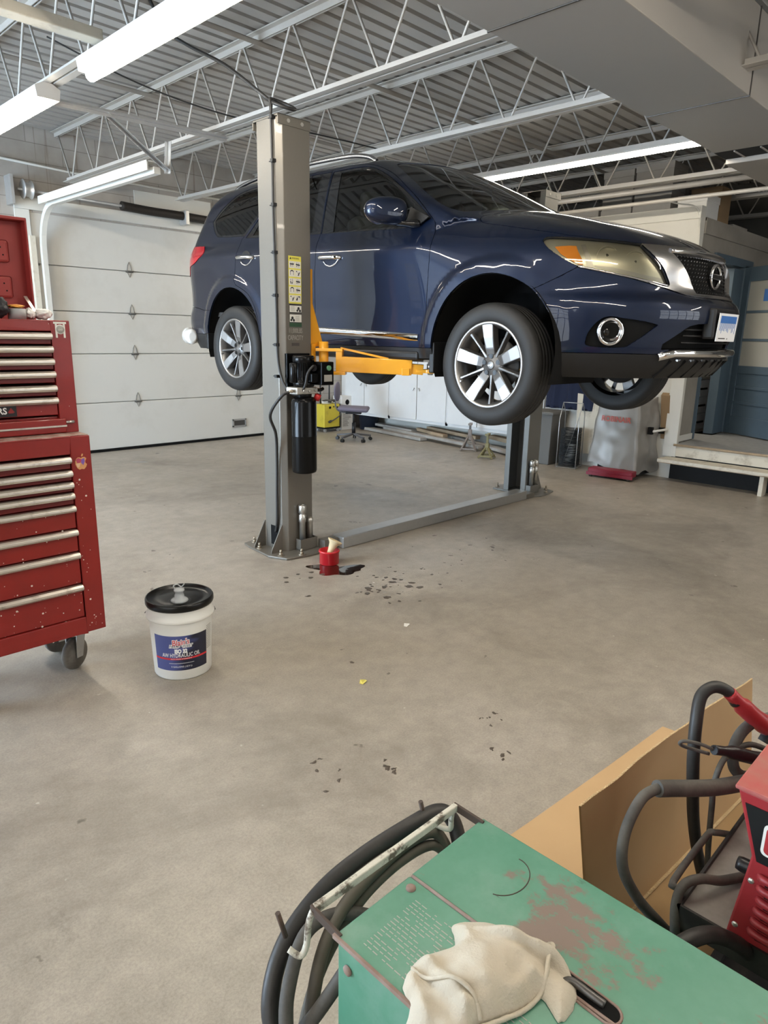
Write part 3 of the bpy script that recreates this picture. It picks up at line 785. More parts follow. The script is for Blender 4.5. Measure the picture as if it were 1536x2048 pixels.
# ---- wheels
def wheel_parts(root, phi0):
    # local: x towards the car's tail, y outward, z up
    R = .381
    bm = BM()
    prof = [(.262,-.10),(.285,-.108),(.33,-.112),(.355,-.105),(.372,-.085),(R-.001,-.070)]
    for g0, g1 in ((-.052,-.042),(-.018,-.008),(.014,.024),(.046,.054)):
        prof += [(R,g0),(R-.008,g0+.002),(R-.008,g1-.002),(R,g1)]
    prof += [(R-.001,.070),(.374,.088),(.362,.104),(.335,.116),(.30,.116),(.278,.110),(.268,.104),(.262,.094)]
    lathe(bm, prof, 96)
    # shoulder sipes
    for k in range(72):
        a = 2*PI*k/72
        for y0, y1 in ((.058,.092),(-.092,-.058)):
            pass
    bmesh.ops.transform(bm, matrix=Matrix.Rotation(-PI/2, 4, 'X'), verts=bm.verts)
    t = make('tyre', bm, 'tyre_rubber', root)
    bm = BM(); lathe(bm, [(.235,-.095),(.225,-.05),(.222,.0),(.232,.06),(.246,.088),(.256,.098)], 64); bmesh.ops.transform(bm, matrix=Matrix.Rotation(-PI/2, 4, 'X'), verts=bm.verts); make('rim_barrel', bm, 'gunmetal', root)
    bm = BM(); lathe(bm, [(.246,.088),(.250,.099),(.258,.103),(.266,.102),(.269,.096),(.266,.09)], 72); bmesh.ops.transform(bm, matrix=Matrix.Rotation(-PI/2, 4, 'X'), verts=bm.verts); lip = make('rim_lip', bm, 'machined', root)
    # brake disc + caliper
    bm = BM(); lathe(bm, [(0,-.02),(.165,-.02),(.165,-.005),(.08,-.005),(.07,.02),(0,.02)], 40); bmesh.ops.transform(bm, matrix=Matrix.Rotation(-PI/2, 4, 'X'), verts=bm.verts); make('brake_disc', bm, 'steel_dark', root)
    def pol(r, ph, y, off=0.):
        a = math.radians(ph); return Vector((-(r*math.sin(a)+off*math.cos(a)), y, r*math.cos(a)-off*math.sin(a)))
    for k in range(5):
        ph = phi0 + 72*k
        # broad spoke, body in gunmetal
        bm = BM()
        sec = [(.062,.030,.060),(.10,.034,.072),(.17,.038,.086),(.25,.043,.097)]
        rows = []
        for r, hw, y in sec: rows.append([bm.verts.new(pol(r,ph,y,-hw)), bm.verts.new(pol(r,ph,y,hw)), bm.verts.new(pol(r,ph,y-.05,hw*1.15)), bm.verts.new(pol(r,ph,y-.05,-hw*1.15))])
        for A, B in zip(rows, rows[1:]):
            for j in range(4): bm.faces.new((A[j],A[(j+1)%4],B[(j+1)%4],B[j]))
        bm.faces.new(rows[0]); bm.faces.new(rows[-1])
        sp = make('spoke', bm, 'gunmetal', root, bevel=.004)
        bm = BM()
        rows = []
        for r, hw, y in [(.108,.029,.0745),(.17,.033,.0875),(.257,.038,.0985)]: rows.append([bm.verts.new(pol(r,ph,y,-hw+(.006 if r < .11 else 0))), bm.verts.new(pol(r,ph,y,hw))])
        for A, B in zip(rows, rows[1:]): bm.faces.new((A[0],A[1],B[1],B[0]))
        make('spoke_face', bm, 'machined', sp, auto=False)
        # slim spoke between
        bm = BM(); ph2 = ph+36; rows = []
        for r, hw, y in [(.06,.018,.058),(.12,.013,.064),(.20,.012,.074),(.245,.016,.082)]: rows.append([bm.verts.new(pol(r,ph2,y,-hw*.5)), bm.verts.new(pol(r,ph2,y,hw*.5)), bm.verts.new(pol(r,ph2,y-.03,hw*1.3)), bm.verts.new(pol(r,ph2,y-.03,-hw*1.3))])
        for A, B in zip(rows, rows[1:]):
            for j in range(4): bm.faces.new((A[j],A[(j+1)%4],B[(j+1)%4],B[j]))
        bm.faces.new(rows[0]); bm.faces.new(rows[-1])
        make('slim_spoke', bm, 'gunmetal', root, bevel=.003)
        q = pol(.0571, ph+2, .0)
        bm = BM(); cyl(bm, q+Vector((0,.040,0)), q+Vector((0,.0625,0)), .0155, 18); cyl(bm, q+Vector((0,.055,0)), q+Vector((0,.064,0)), .010, 6)
        make('lug_nut', bm, 'lug_black', root)
    bm = BM(); lathe(bm, [(0,.061),(.03,.061),(.034,.058),(.08,.054),(.088,.046),(.09,.02)], 40); bmesh.ops.transform(bm, matrix=Matrix.Rotation(-PI/2, 4, 'X'), verts=bm.verts); hub = make('hub', bm, 'gunmetal', root)
    bm = BM(); lathe(bm, [(0,.067),(.022,.067),(.027,.065),(.03,.060)], 30); bmesh.ops.transform(bm, matrix=Matrix.Rotation(-PI/2, 4, 'X'), verts=bm.verts); cap = make('centre_cap', bm, 'gunmetal', hub)
    bm = BM(); tube(bm, [Vector((.014*math.cos(a),.0675,.014*math.sin(a))) for a in np.linspace(0,2*PI,21)[:-1]], .002, 6, closed=True); box(bm, -.019,.019,.066,.069,-.003,.003); make('cap_emblem', bm, 'machined', cap)
    q = pol(.225, 245, .085); bm = BM(); cyl(bm, q, q+Vector((0,.03,0)), .005, 8); make('tyre_valve', bm, 'machined', root)
mat('lug_black', (.02,.02,.02), .3, .5)
def tyre_mat():
    m, nt, b = nmat('tyre_rubber'); b.inputs['Base Color'].default_value = (.022,.0215,.021,1); b.inputs['Roughness'].default_value = .58; b.inputs['Specular IOR Level'].default_value = .35
    tc = nt.nodes.new('ShaderNodeTexCoord'); sx = nt.nodes.new('ShaderNodeSeparateXYZ'); nt.links.new(tc.outputs['Object'], sx.inputs[0])
    def mth(op, a, bb=None):
        n = nt.nodes.new('ShaderNodeMath'); n.operation = op
        for i, q in enumerate((a, bb)):
            if q is None: continue
            if isinstance(q, (int, float)): n.inputs[i].default_value = q
            else: nt.links.new(q, n.inputs[i])
        return n.outputs[0]
    ang = mth('ARCTAN2', sx.outputs['Z'], sx.outputs['X'])
    ay = mth('ABSOLUTE', sx.outputs['Y'])
    ph = mth('ADD', mth('MULTIPLY', ang, 76/(2*PI)), mth('MULTIPLY', ay, 22.))
    saw = mth('FRACT', ph); cut = mth('LESS_THAN', saw, .30)
    rad = mth('SQRT', mth('ADD', mth('MULTIPLY', sx.outputs['X'], sx.outputs['X']), mth('MULTIPLY', sx.outputs['Z'], sx.outputs['Z'])))
    onT = mth('GREATER_THAN', rad, .369); cut2 = mth('MULTIPLY', cut, onT)
    outer = mth('GREATER_THAN', ay, .054); cut2 = mth('MULTIPLY', cut2, outer)
    bp = nt.nodes.new('ShaderNodeBump'); bp.invert = True; bp.inputs['Strength'].default_value = .9; bp.inputs['Distance'].default_value = .006
    nt.links.new(cut2, bp.inputs['Height']); nt.links.new(bp.outputs[0], b.inputs['Normal'])
    M['tyre_rubber'] = m
tyre_mat()
first = None
for (s, z, sg, ph, steer) in ((.017,1.385,1,-4,0),(2.914,1.412,1,13,0),(.017,1.385,-1,20,0),(2.914,1.412,-1,40,0)):
    w = bpy.data.objects.new('wheel', None); COL.objects.link(w); w.parent = car; w.location = (s, .834*sg, z)
    if first is None: wheel_parts(w, 0); first = w
    else:
        for ch in list(first.children): copy_tree(ch, w)
    w.rotation_euler = (0, math.radians(-ph)*1, 0) if sg > 0 else (0, math.radians(ph), PI)
# ------------------------------------------------------------------ the garage
X0, X1, Y0, Y1 = -3.6, 11.2, -3.6, 8.90
ZD = 3.80
def floor_mat():
    m, nt, b = nmat('concrete'); L = nt.links
    N = lambda t: nt.nodes.new(t)
    tc = N('ShaderNodeTexCoord')
    def nz(scale, det=5, rough=.6, dist=0., off=(0,0,0), sca=(1,1,1)):
        mp = N('ShaderNodeMapping'); mp.inputs['Location'].default_value = off; mp.inputs['Scale'].default_value = sca
        L.new(tc.outputs['Object'], mp.inputs[0])
        n = N('ShaderNodeTexNoise'); n.inputs['Scale'].default_value = scale; n.inputs['Detail'].default_value = det; n.inputs['Roughness'].default_value = rough; n.inputs['Distortion'].default_value = dist
        L.new(mp.outputs[0], n.inputs['Vector']); return n.outputs['Fac']
    def ramp(v, stops):
        r = N('ShaderNodeValToRGB'); el = r.color_ramp.elements
        while len(el) < len(stops): el.new(.5)
        for e, (p, c) in zip(el, stops): e.position = p; e.color = (*c, 1) if isinstance(c, tuple) else (c,c,c,1)
        L.new(v, r.inputs[0]); return r.outputs[0]
    def mix(a, b_, f, mode='MIX'):
        x = N('ShaderNodeMix'); x.data_type = 'RGBA'; x.blend_type = mode
        for s, q in ((6,a),(7,b_)):
            if isinstance(q, tuple): x.inputs[s].default_value = (*q,1)
            else: L.new(q, x.inputs[s])
        if isinstance(f, float): x.inputs[0].default_value = f
        else: L.new(f, x.inputs[0])
        return x.outputs[2]
    base = ramp(nz(.55, 6, .62, .4), [(.25,(.30,.265,.215)),(.5,(.355,.315,.262)),(.75,(.42,.378,.322))])
    fine = ramp(nz(9, 8, .72), [(.3,.80),(.7,1.12)])
    c = mix(base, fine, 1., 'MULTIPLY')
    grit = ramp(nz(120, 3, .8), [(.35,.78),(.6,1.06)])
    c = mix(c, grit, .8, 'MULTIPLY')
    # darker traffic dirt and old oil
    c = mix(c, (.15,.125,.10), ramp(nz(.8, 7, .7, .6, (3,1,0)), [(.50,0.),(.68,.55)]))
    c = mix(c, (.10,.088,.075), ramp(nz(2.1, 8, .75, .4, (8,2,0)), [(.63,0.),(.72,.6)]))
    # scattered dark specks and pale scuffs
    c = mix(c, (.07,.058,.045), ramp(nz(7.5, 3, .55, .2, (1,5,0)), [(.715,0.),(.74,.75)]))
    c = mix(c, (.60,.57,.52), ramp(nz(17, 2, .5, .0, (4,9,0)), [(.74,0.),(.77,.6)]))
    c = mix(c, (.56,.53,.48), ramp(nz(1.6, 6, .8, 1.2, (0,3,7), (1,3,1)), [(.66,0.),(.80,.35)]))
    L.new(c, b.inputs['Base Color'])
    rr = ramp(nz(1.3, 6, .7, .2, (2,2,2)), [(.3,.30),(.7,.52)]); L.new(rr, b.inputs['Roughness'])
    b.inputs['Specular IOR Level'].default_value = .55
    bp = N('ShaderNodeBump'); bp.inputs['Strength'].default_value = .25; bp.inputs['Distance'].default_value = .004; L.new(nz(45, 6, .7), bp.inputs['Height']); L.new(bp.outputs[0], b.inputs['Normal'])
    M['concrete'] = m
floor_mat()
mat('wall_paint', (.50,.48,.44), .75, noise=(1.7,.35,(.36,.34,.30),.45,.75), bump=(30,.1))
mat('wall_shaded', (.10,.095,.085), .8, noise=(2.5,.5,(.06,.055,.05),.45,.7), bump=(30,.1))  # wall colour darkened to stand in for the dim light above the office
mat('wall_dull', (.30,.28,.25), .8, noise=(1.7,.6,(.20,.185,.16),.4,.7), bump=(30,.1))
mat('hinge_steel', (.16,.155,.14), .5, .6)
mat('white_paint', (.66,.65,.60), .55, noise=(3,.3,(.48,.46,.40),.5,.8))
mat('door_white', (.62,.61,.57), .55, noise=(1.6,.45,(.45,.43,.38),.5,.8))
mat('deck_steel', (.47,.455,.43), .45, .15, noise=(2,.3,(.33,.32,.30),.45,.7))
mat('joist_steel', (.52,.495,.455), .45, .2, noise=(4,.4,(.42,.38,.33),.5,.75))
mat('duct_tin', (.40,.375,.34), .55, .15, noise=(1.2,.3,(.35,.34,.31),.4,.75), bump=(3,.08))
mat('slate_blue', (.085,.125,.165), .42, noise=(6,.25,(.06,.09,.12),.5,.7))
mat('dark_void', (.012,.012,.012), .9)
mat('board_top', (.36,.36,.35), .38, noise=(14,.6,(.2,.2,.2),.4,.7))
mat('worn_cream', (.62,.57,.47), .7, noise=(7,.8,(.30,.25,.18),.52,.72))
mat('bare_wood', (.42,.31,.20), .7, noise=(5,.6,(.26,.19,.12),.4,.7))
mat('grey_wood', (.36,.34,.31), .75, noise=(5,.6,(.20,.18,.16),.4,.7))
mat('galv', (.55,.55,.54), .38, .7, noise=(10,.4,(.4,.4,.4),.4,.7))
mat('rusty_iron', (.075,.055,.045), .7, .2, noise=(20,.6,(.12,.07,.045),.5,.7))
mat('spring_black', (.03,.025,.022), .55, .4, bump=(60,.3))
mat('led_on', (.9,.9,.9), .4, emit=((1.0,.90,.75), 42.))
mat('fixture_white', (.74,.73,.70), .4)
mat('day_pane', (.8,.85,.9), .3, emit=((.62,.80,1.0), 20.)); mat('dim_pane', (.8,.85,.9), .3, emit=((.86,.92,1.0), 1.6))
mat('rubber_hose', (.02,.019,.018), .5, bump=(50,.05))
# floor, walls, deck
bm = BM(); bmesh.ops.create_grid(bm, x_segments=2, y_segments=2, size=1)
for v in bm.verts: v.co = Vector((X0-.2 + (v.co.x+1)/2*(X1-X0+.4), Y0-.2 + (v.co.y+1)/2*(Y1-Y0+.6), 0))
r = bmesh.ops.extrude_face_region(bm, geom=bm.faces[:]); bmesh.ops.translate(bm, vec=(0,0,-.15), verts=[g for g in r['geom'] if isinstance(g, bmesh.types.BMVert)])
struct('floor', bm, 'concrete')
GX0, GX1, GZ = 3.16, 6.62, 2.86           # overhead door opening
def wall_with_hole(name, m, a, b, z1, holes, th=.2, axis='x', at=0., sign=1):
    """wall along x (at y=at) or along y (at x=at); holes = (u0,u1,z0,z1)"""
    bm = BM(); us = sorted({a, b} | {h[i] for h in holes for i in (0,1)}); zs = sorted({0., z1} | {h[i] for h in holes for i in (2,3)})
    for u0, u1 in zip(us, us[1:]):
        for z0, z1_ in zip(zs, zs[1:]):
            cu, cz = (u0+u1)/2, (z0+z1_)/2
            if any(h[0] < cu < h[1] and h[2] < cz < h[3] for h in holes): continue
            if axis == 'x': box(bm, u0, u1, at, at+sign*th, z0, z1_)
            else: box(bm, at, at+sign*th, u0, u1, z0, z1_)
    bmesh.ops.remove_doubles(bm, verts=bm.verts, dist=1e-5)
    return struct(name, bm, m)
def block_mat():
    m, nt, b = nmat('block_wall'); L = nt.links
    tc = nt.nodes.new('ShaderNodeTexCoord'); mp = nt.nodes.new('ShaderNodeMapping'); mp.inputs['Rotation'].default_value = (PI/2, 0, 0); L.new(tc.outputs['Object'], mp.inputs[0])
    br = nt.nodes.new('ShaderNodeTexBrick'); br.inputs['Scale'].default_value = 1; br.inputs['Brick Width'].default_value = .80; br.inputs['Row Height'].default_value = .20; br.inputs['Mortar Size'].default_value = .004
    br.inputs['Color1'].default_value = (.46,.43,.39,1); br.inputs['Color2'].default_value = (.43,.40,.36,1); br.inputs['Mortar'].default_value = (.26,.24,.21,1)
    L.new(mp.outputs[0], br.inputs['Vector'])
    n = nt.nodes.new('ShaderNodeTexNoise'); n.inputs['Scale'].default_value = 2.2; n.inputs['Detail'].default_value = 7; L.new(tc.outputs['Object'], n.inputs['Vector'])
    r = nt.nodes.new('ShaderNodeValToRGB'); r.color_ramp.elements[0].position = .35; r.color_ramp.elements[0].color = (.72,.70,.68,1); r.color_ramp.elements[1].position = .62; L.new(n.outputs['Fac'], r.inputs[0])
    # rusty water streaks
    mp2 = nt.nodes.new('ShaderNodeMapping'); mp2.inputs['Scale'].default_value = (14, 14, .35); L.new(tc.outputs['Object'], mp2.inputs[0])
    n2 = nt.nodes.new('ShaderNodeTexNoise'); n2.inputs['Scale'].default_value = 1; n2.inputs['Detail'].default_value = 3; L.new(mp2.outputs[0], n2.inputs['Vector'])
    r2 = nt.nodes.new('ShaderNodeValToRGB'); r2.color_ramp.elements[0].position = .66; r2.color_ramp.elements[0].color = (1,1,1,1); r2.color_ramp.elements[1].position = .72; r2.color_ramp.elements[1].color = (.62,.55,.50,1); L.new(n2.outputs['Fac'], r2.inputs[0])
    a = nt.nodes.new('ShaderNodeMix'); a.data_type = 'RGBA'; a.blend_type = 'MULTIPLY'; a.inputs[0].default_value = 1; L.new(br.outputs['Color'], a.inputs[6]); L.new(r.outputs[0], a.inputs[7])
    c = nt.nodes.new('ShaderNodeMix'); c.data_type = 'RGBA'; c.blend_type = 'MULTIPLY'; c.inputs[0].default_value = .8; L.new(a.outputs[2], c.inputs[6]); L.new(r2.outputs[0], c.inputs[7]); L.new(c.outputs[2], b.inputs['Base Color'])
    b.inputs['Roughness'].default_value = .75; M['block_wall'] = m
block_mat()
wall_with_hole('wall_back', 'block_wall', X0, X1, 3.9, [(GX0, GX1, 0., GZ)], .25, 'x', Y1)
LW = [(4.3, 8.1, .0, 2.9), (-1.6, 2.6, .35, 2.9)]
wall_with_hole('wall_left', 'wall_paint', Y0, Y1, 3.9, LW, .2, 'y', X0, -1)
wall_with_hole('wall_front', 'wall_paint', X0, X1, 3.9, [(3.2, 7.4, .9, 2.9)], .2, 'x', Y0, -1)
wall_with_hole('wall_right', 'wall_shaded', Y0, Y1, 3.9, [], .2, 'y', X1, 1)
# daylight: glazed overhead doors in the left and front walls
def glazed(name, frames_axis, at, u0, u1, z0, z1, nu, nz, off):
    bm = BM(); t = .05
    for i in range(nu+1):
        u = u0 + (u1-u0)*i/nu
        (box(bm, at-t, at+t, u-.04, u+.04, z0, z1) if frames_axis == 'y' else box(bm, u-.04, u+.04, at-t, at+t, z0, z1))
    for k in range(nz+1):
        z = z0 + (z1-z0)*k/nz
        (box(bm, at-t, at+t, u0, u1, z-.04, z+.04) if frames_axis == 'y' else box(bm, u0, u1, at-t, at+t, z-.04, z+.04))
    f = struct(name, bm, 'fixture_white')
    bm = BM()
    if frames_axis == 'y': box(bm, at-.012, at+.012, u0, u1, z0, z1)
    else: box(bm, u0, u1, at-.012, at+.012, z0, z1)
    make('pane', bm, 'day_pane' if name == 'window_1' else 'dim_pane', f)
glazed('window_1', 'y', X0-.1, 4.3, 8.1, 0.02, 2.9, 4, 5, 0)
glazed('window_2', 'y', X0-.1, -1.6, 2.6, .35, 2.9, 5, 4, 0)
glazed('window_3', 'x', Y0-.1, 3.2, 7.4, .9, 2.9, 5, 3, 0)
# corrugated roof deck, ribs across the joists
bm = BM(); p = .155; y = Y0-.2; rows = []
prof = []
while y < Y1+.2:
    for dy, dz in ((0,0),(.106,0),(.114,.036),(.147,.036)): prof.append((y+dy, ZD+dz-.042))
    y += p
ring = [(bm.verts.new((X0-.2, a, z)), bm.verts.new((X1+.2, a, z))) for a, z in prof]
for A, B in zip(ring, ring[1:]): bm.faces.new((A[0], A[1], B[1], B[0]))
top = [bm.verts.new((x, yy, ZD+.12)) for x, yy in ((X0-.2,Y0-.2),(X1+.2,Y0-.2),(X1+.2,Y1+.2),(X0-.2,Y1+.2))]; bm.faces.new(top)
struct('ceiling', bm, 'deck_steel', auto=False)
# open-web joists
JX = [2.14, 3.53, 4.93, 6.31, 7.70, .75, -.64, -2.03, 9.1, 10.5]
JL = ['bar joist carrying the first row of strip lights', 'bar joist passing just above the near lift post', 'bar joist over the middle of the car', 'bar joist carrying the light strip on the car bonnet side', 'bar joist over the edge of the white partition', 'bar joist next left of the strip light row', 'bar joist third left of the near lift post', 'bar joist closest to the daylight windows', 'bar joist over the stored boxes', 'bar joist in the dark above the office']
def joist(x, label):
    t = thing('roof_joist', label, 'joist', (x, 0, 0), 0, None)
    ya, yb = Y0+.02, Y1-.02
    bm = BM()
    for s in (-1, 1):
        box(bm, s*.008, s*.058, ya, yb, 3.742, 3.750); box(bm, s*.008, s*.014, ya, yb, 3.700, 3.744)
    make('top_chord', bm, 'joist_steel', t)
    bm = BM()
    for s in (-1, 1):
        box(bm, s*.010, s*.062, ya+.3, Y1-.28, 3.185, 3.192); box(bm, s*.010, s*.016, ya+.3, Y1-.28, 3.192, 3.235)
    make('bottom_chord', bm, 'joist_steel', t)
    bm = BM(); pts = [(0, Y1-.06, 3.71)]; y = 8.52; k = 0
    pts = [(0, 8.80, 3.715), (0, 8.53, 3.205)]
    y = 8.52
    while y - .311 > ya:
        pts += [(0, y-.02, 3.205), (0, y-.295, 3.715), (0, y-.327, 3.715), (0, y-.602, 3.205)]; y -= .622
    tube(bm, pts, .0095, 8); make('web_rod', bm, 'joist_steel', t)
    return t
for x, lab in zip(JX, JL): joist(x, lab)
BR = [(6.60, 3.69, 'bridging bar between the joists nearer the overhead door'), (4.86, 3.69, 'bridging bar crossing the joists above the near lift post'), (2.5, 3.69, 'bridging bar crossing the joists beside the tin duct'), (4.50, 3.24, 'beige bar along the joist bottoms left of the strip light')]
for y, z, lab in BR:
    bm = BM()
    if z > 3.5: box(bm, X0, X1, y-.02, y+.02, z-.003, z+.003); box(bm, X0, X1, y-.02, y-.015, z-.035, z)
    else: box(bm, -3.4, 2.10, y-.055, y+.055, z-.03, z+.03, bevel=.006)
    tag(make('bridging_bar', bm, 'joist_steel' if z > 3.5 else 'worn_cream'), lab, 'steel bar')
# tin duct
def duct():
    t = thing('air_duct', 'wide rectangular tin air duct hung below the joists', 'duct', (0,0,0))
    y0, y1, z0, z1 = 1.79, 2.46, 3.07, 3.56
    xs = [-1.9, -.55, .85, 2.0, 3.21, 5.07, 6.35]
    for a, b in zip(xs, xs[1:]):
        bm = BM(); box(bm, a+.003, b-.003, y0, y1, z0, z1)
        f = [f for f in bm.faces if abs(f.normal.x) < .5]
        o = make('duct_section', bm, 'duct_tin', t, bevel=.006)
        bm = BM(); box(bm, a-.005, a+.005, y0-.004, y1+.004, z0-.004, z1+.004); make('seam', bm, 'steel_dark', o)
    # stiffening ribs pressed in the underside are faint: long folds
    bm = BM(); box(bm, 6.35, 6.62, 1.0, 2.46, 3.07, 3.30); make('return_grille', bm, 'dark_void', t)
    bm = BM()
    for k in range(7): box(bm, 6.36, 6.61, 1.1+.2*k, 1.112+.2*k, 3.062, 3.08)
    make('grille_bar', bm, 'duct_tin', t)
    bm = BM(); box(bm, 6.62, 9.6, .6, 2.46, 3.03, 3.5); make('plenum', bm, 'duct_tin', t, bevel=.006)
    for x in (1.0, 3.6, 5.9):
        bm = BM(); box(bm, x-.012, x+.012, y1+.004, y1+.008, 3.2, 3.75); make('hanger_strap', bm, 'galv', t)
duct()
# strip lights
def strip(x, y0, y1, z, label, group=None, n=2, hz=1.):
    t = thing('strip_light', label, 'light', (x, (y0+y1)/2, z), 0, group)
    L = (y1-y0)
    bm = BM(); prism(bm, [(-.075,-L/2,.0),(-.085,-L/2,.07*hz),(-.03,-L/2,.10*hz),(.03,-L/2,.10*hz),(.085,-L/2,.07*hz),(.075,-L/2,.0)], (0,L,0)); make('housing', bm, 'fixture_white', t)
    for k in range(n):
        a = -L/2 + L*k/n + .006; b = -L/2 + L*(k+1)/n - .006
        bm = BM(); pr = [(.048*math.cos(q), a, -.045+.045*math.sin(q)*1.0) for q in np.linspace(PI, 2*PI, 9)]
        pr = [(-.034,a,-.001)] + [(.034*math.cos(q), a, -.008+.034*math.sin(q)*(.5+.5*hz)) for q in np.linspace(PI, 2*PI, 9)] + [(.034,a,-.001)]
        prism(bm, pr, (0, b-a, 0), smooth=False); make('tube', bm, 'led_on', t)
    return t
strip(2.11, 2.24, 4.68, 3.085, 'lit strip light above left of the near lift post, its end over the perforated bracket')
strip(2.11, 5.36, 7.80, 3.085, 'lit strip light farther along the left row, towards the overhead door')
strip(2.11, -.86, 1.58, 3.085, 'lit strip light of the left row right above the welding machines')
strip(6.31, 2.46, 4.77, 3.166, 'long lit strip light above the car bonnet', hz=.18)
strip(6.31, 6.0, 8.31, 3.166, 'lit strip light hidden beyond the car roof', hz=.18)
strip(6.31, -3.4, -1.0, 3.166, 'lit strip light beyond the tin duct, near the blue door', hz=.18)
strip(4.2, -2.1, .30, 3.085, 'lit strip light behind the camera, over the red welder')
strip(-1.9, 2.9, 5.34, 3.10, 'lit strip light of the third row beside the daylight windows')
strip(-1.9, -.9, 1.54, 3.10, 'lit strip light of the third row behind the red tool cabinet')
# overhead door
DZ = [0.03, .642, 1.262, 1.775, 2.298, 2.87]
def gdoor():
    bm = BM()
    g = tag(make('door_1', (lambda b: (box(b, GX0-.02, GX1+.02, Y1+.06, Y1+.09, .0, GZ), b)[1])(BM()), 'door_white'), kind='structure')
    for k, (a, b) in enumerate(zip(DZ, DZ[1:])):
        bm = BM(); box(bm, GX0, GX1, Y1+.015, Y1+.06, a+.004, b-.004); p = make('door_panel', bm, 'door_white', g, bevel=.006)
    hb = []
    for z in DZ[1:-1]:
        for x in (GX0+.02, 4.33, 5.92):
            if z > 1.3 and x > 5.5: pass
            bm = BM(); y = Y1+.012
            box(bm, x-.05, x+.05, y-.006, y, z-.018, z+.006); cyl(bm, (x-.045,y-.016,z+.0), (x+.045,y-.016,z+.0), .008, 8)
            tube(bm, [(x-.03,y-.003,z+.01),(x-.02,y-.003,z+.07),(x,y-.003,z+.112),(x+.02,y-.003,z+.07),(x+.03,y-.003,z+.01)], .0032, 6)
            tube(bm, [(x-.026,y-.003,z-.02),(x,y-.003,z-.075),(x+.026,y-.003,z-.02)], .003, 6)
            make('hinge', bm, 'hinge_steel', g)
    bm = BM()
    for a in (0,1):
        pass
    x0, x1, z0, z1 = 5.80, 6.04, .172, .288
    box(bm, x0,x1,Y1-.004,Y1+.014,z0,z0+.02); box(bm, x0,x1,Y1-.004,Y1+.014,z1-.02,z1); box(bm, x0,x0+.02,Y1-.004,Y1+.014,z0,z1); box(bm, x1-.02,x1,Y1-.004,Y1+.014,z0,z1)
    h = make('lift_handle', bm, 'galv', g)
    bm = BM(); box(bm, x0+.02,x1-.02,Y1+.008,Y1+.0145,z0+.02,z1-.02); make('handle_recess', bm, 'steel_dark', h)
    bm = BM(); box(bm, GX0, GX1, Y1+.0, Y1+.07, .0, .032); make('rubber_seal', bm, 'matt_black', g)
    bm = BM()
    for cx, cz, r in ((4.55,.46,.05),(5.75,.40,.07)): lathe(bm, [(0,0),(r*.6,.0004),(r,0)], 20, Matrix.Translation((cx,Y1+.0135,cz)) @ Matrix.Rotation(PI/2,4,'X'))
    tag(make('scuff_mark', bm, 'trim_grey', g), kind='stuff')
    bpy.data.objects.remove(bpy.data.objects['scuff_mark'])
gdoor()
bm = BM(); box(bm, GX0-.16, GX0-.002, Y1-.02, Y1+.02, 0, GZ+.02); struct('trim_1', bm, 'white_paint')
bm = BM(); box(bm, GX1+.002, GX1+.14, Y1-.02, Y1+.02, 0, GZ+.02); struct('trim_2', bm, 'white_paint')
bm = BM(); box(bm, GX0-.16, GX1+.14, Y1-.035, Y1-.002, GZ+.022, GZ+.15); struct('trim_3', bm, 'white_paint')
def track(x, sg, label):
    t = thing('door_track', label, 'door track', (0,0,0))
    bm = BM(); pts = [(x, Y1-.07, .05), (x, Y1-.07, 2.45)] + [(x, Y1-.07-.42*(1-math.cos(a)), 2.45+.47*math.sin(a)) for a in np.linspace(.15,PI/2,8)] + [(x+.0*sg, 6.05, 2.92)]
    for a, b in zip(pts, pts[1:]): bar(bm, a, b, .055, .06, up=(0,1,.3))
    make('rail', bm, 'white_paint', t)
    bm = BM(); box(bm, x-.10*sg-.03, x-.10*sg+.03, Y1-.045, Y1-.004, .0, 2.6); make('jamb_angle', bm, 'worn_cream', t)
    bm = BM(); bar(bm, (x-.05*sg, Y1-.3, 2.985), (x-.05*sg, 6.05, 2.985), .09, .012); bar(bm, (x-.09*sg, Y1-.3, 2.95), (x-.09*sg, 6.05, 2.95), .012, .08); make('angle_stiffener', bm, 'white_paint', t)
    return t
track(3.26, 1, 'white painted overhead door track curving up beside the red tool chest lid')
track(6.70, -1, 'white painted overhead door track hidden behind the car')
def perforated(p, q, w, par):
    bm = BM(); bar(bm, p, q, w, .004, up=(0,1,0)); P = Vector(p); Q = Vector(q); d = (Q-P); n = int(d.length/.05)
    bar(bm, P+Vector((0,-w/2,0)), Q+Vector((0,-w/2,0)), .004, w*.8, up=(0,1,0))
    o = make('angle_bar', bm, 'galv', par)
    bm = BM(); u = d.normalized()
    for k in range(n):
        c = P + d*((k+.5)/n); bar(bm, c-u*.006+Vector((0,-w/2-.003,0)), c+u*.006+Vector((0,-w/2-.003,0)), .002, .013, up=(0,1,0))
    tag(make('slot', bm, 'dark_void', o), kind='stuff'); return o
hg = thing('track_hanger', 'perforated steel angle bracket hanging the end of the door track', 'bracket', (0,0,0))
perforated((2.20,5.62,3.15), (3.62,5.50,3.15), .05, hg); perforated((2.62,5.60,3.15), (3.34,6.02,2.93), .045, hg); perforated((3.34,5.98,3.15), (3.34,6.02,2.90), .06, hg)
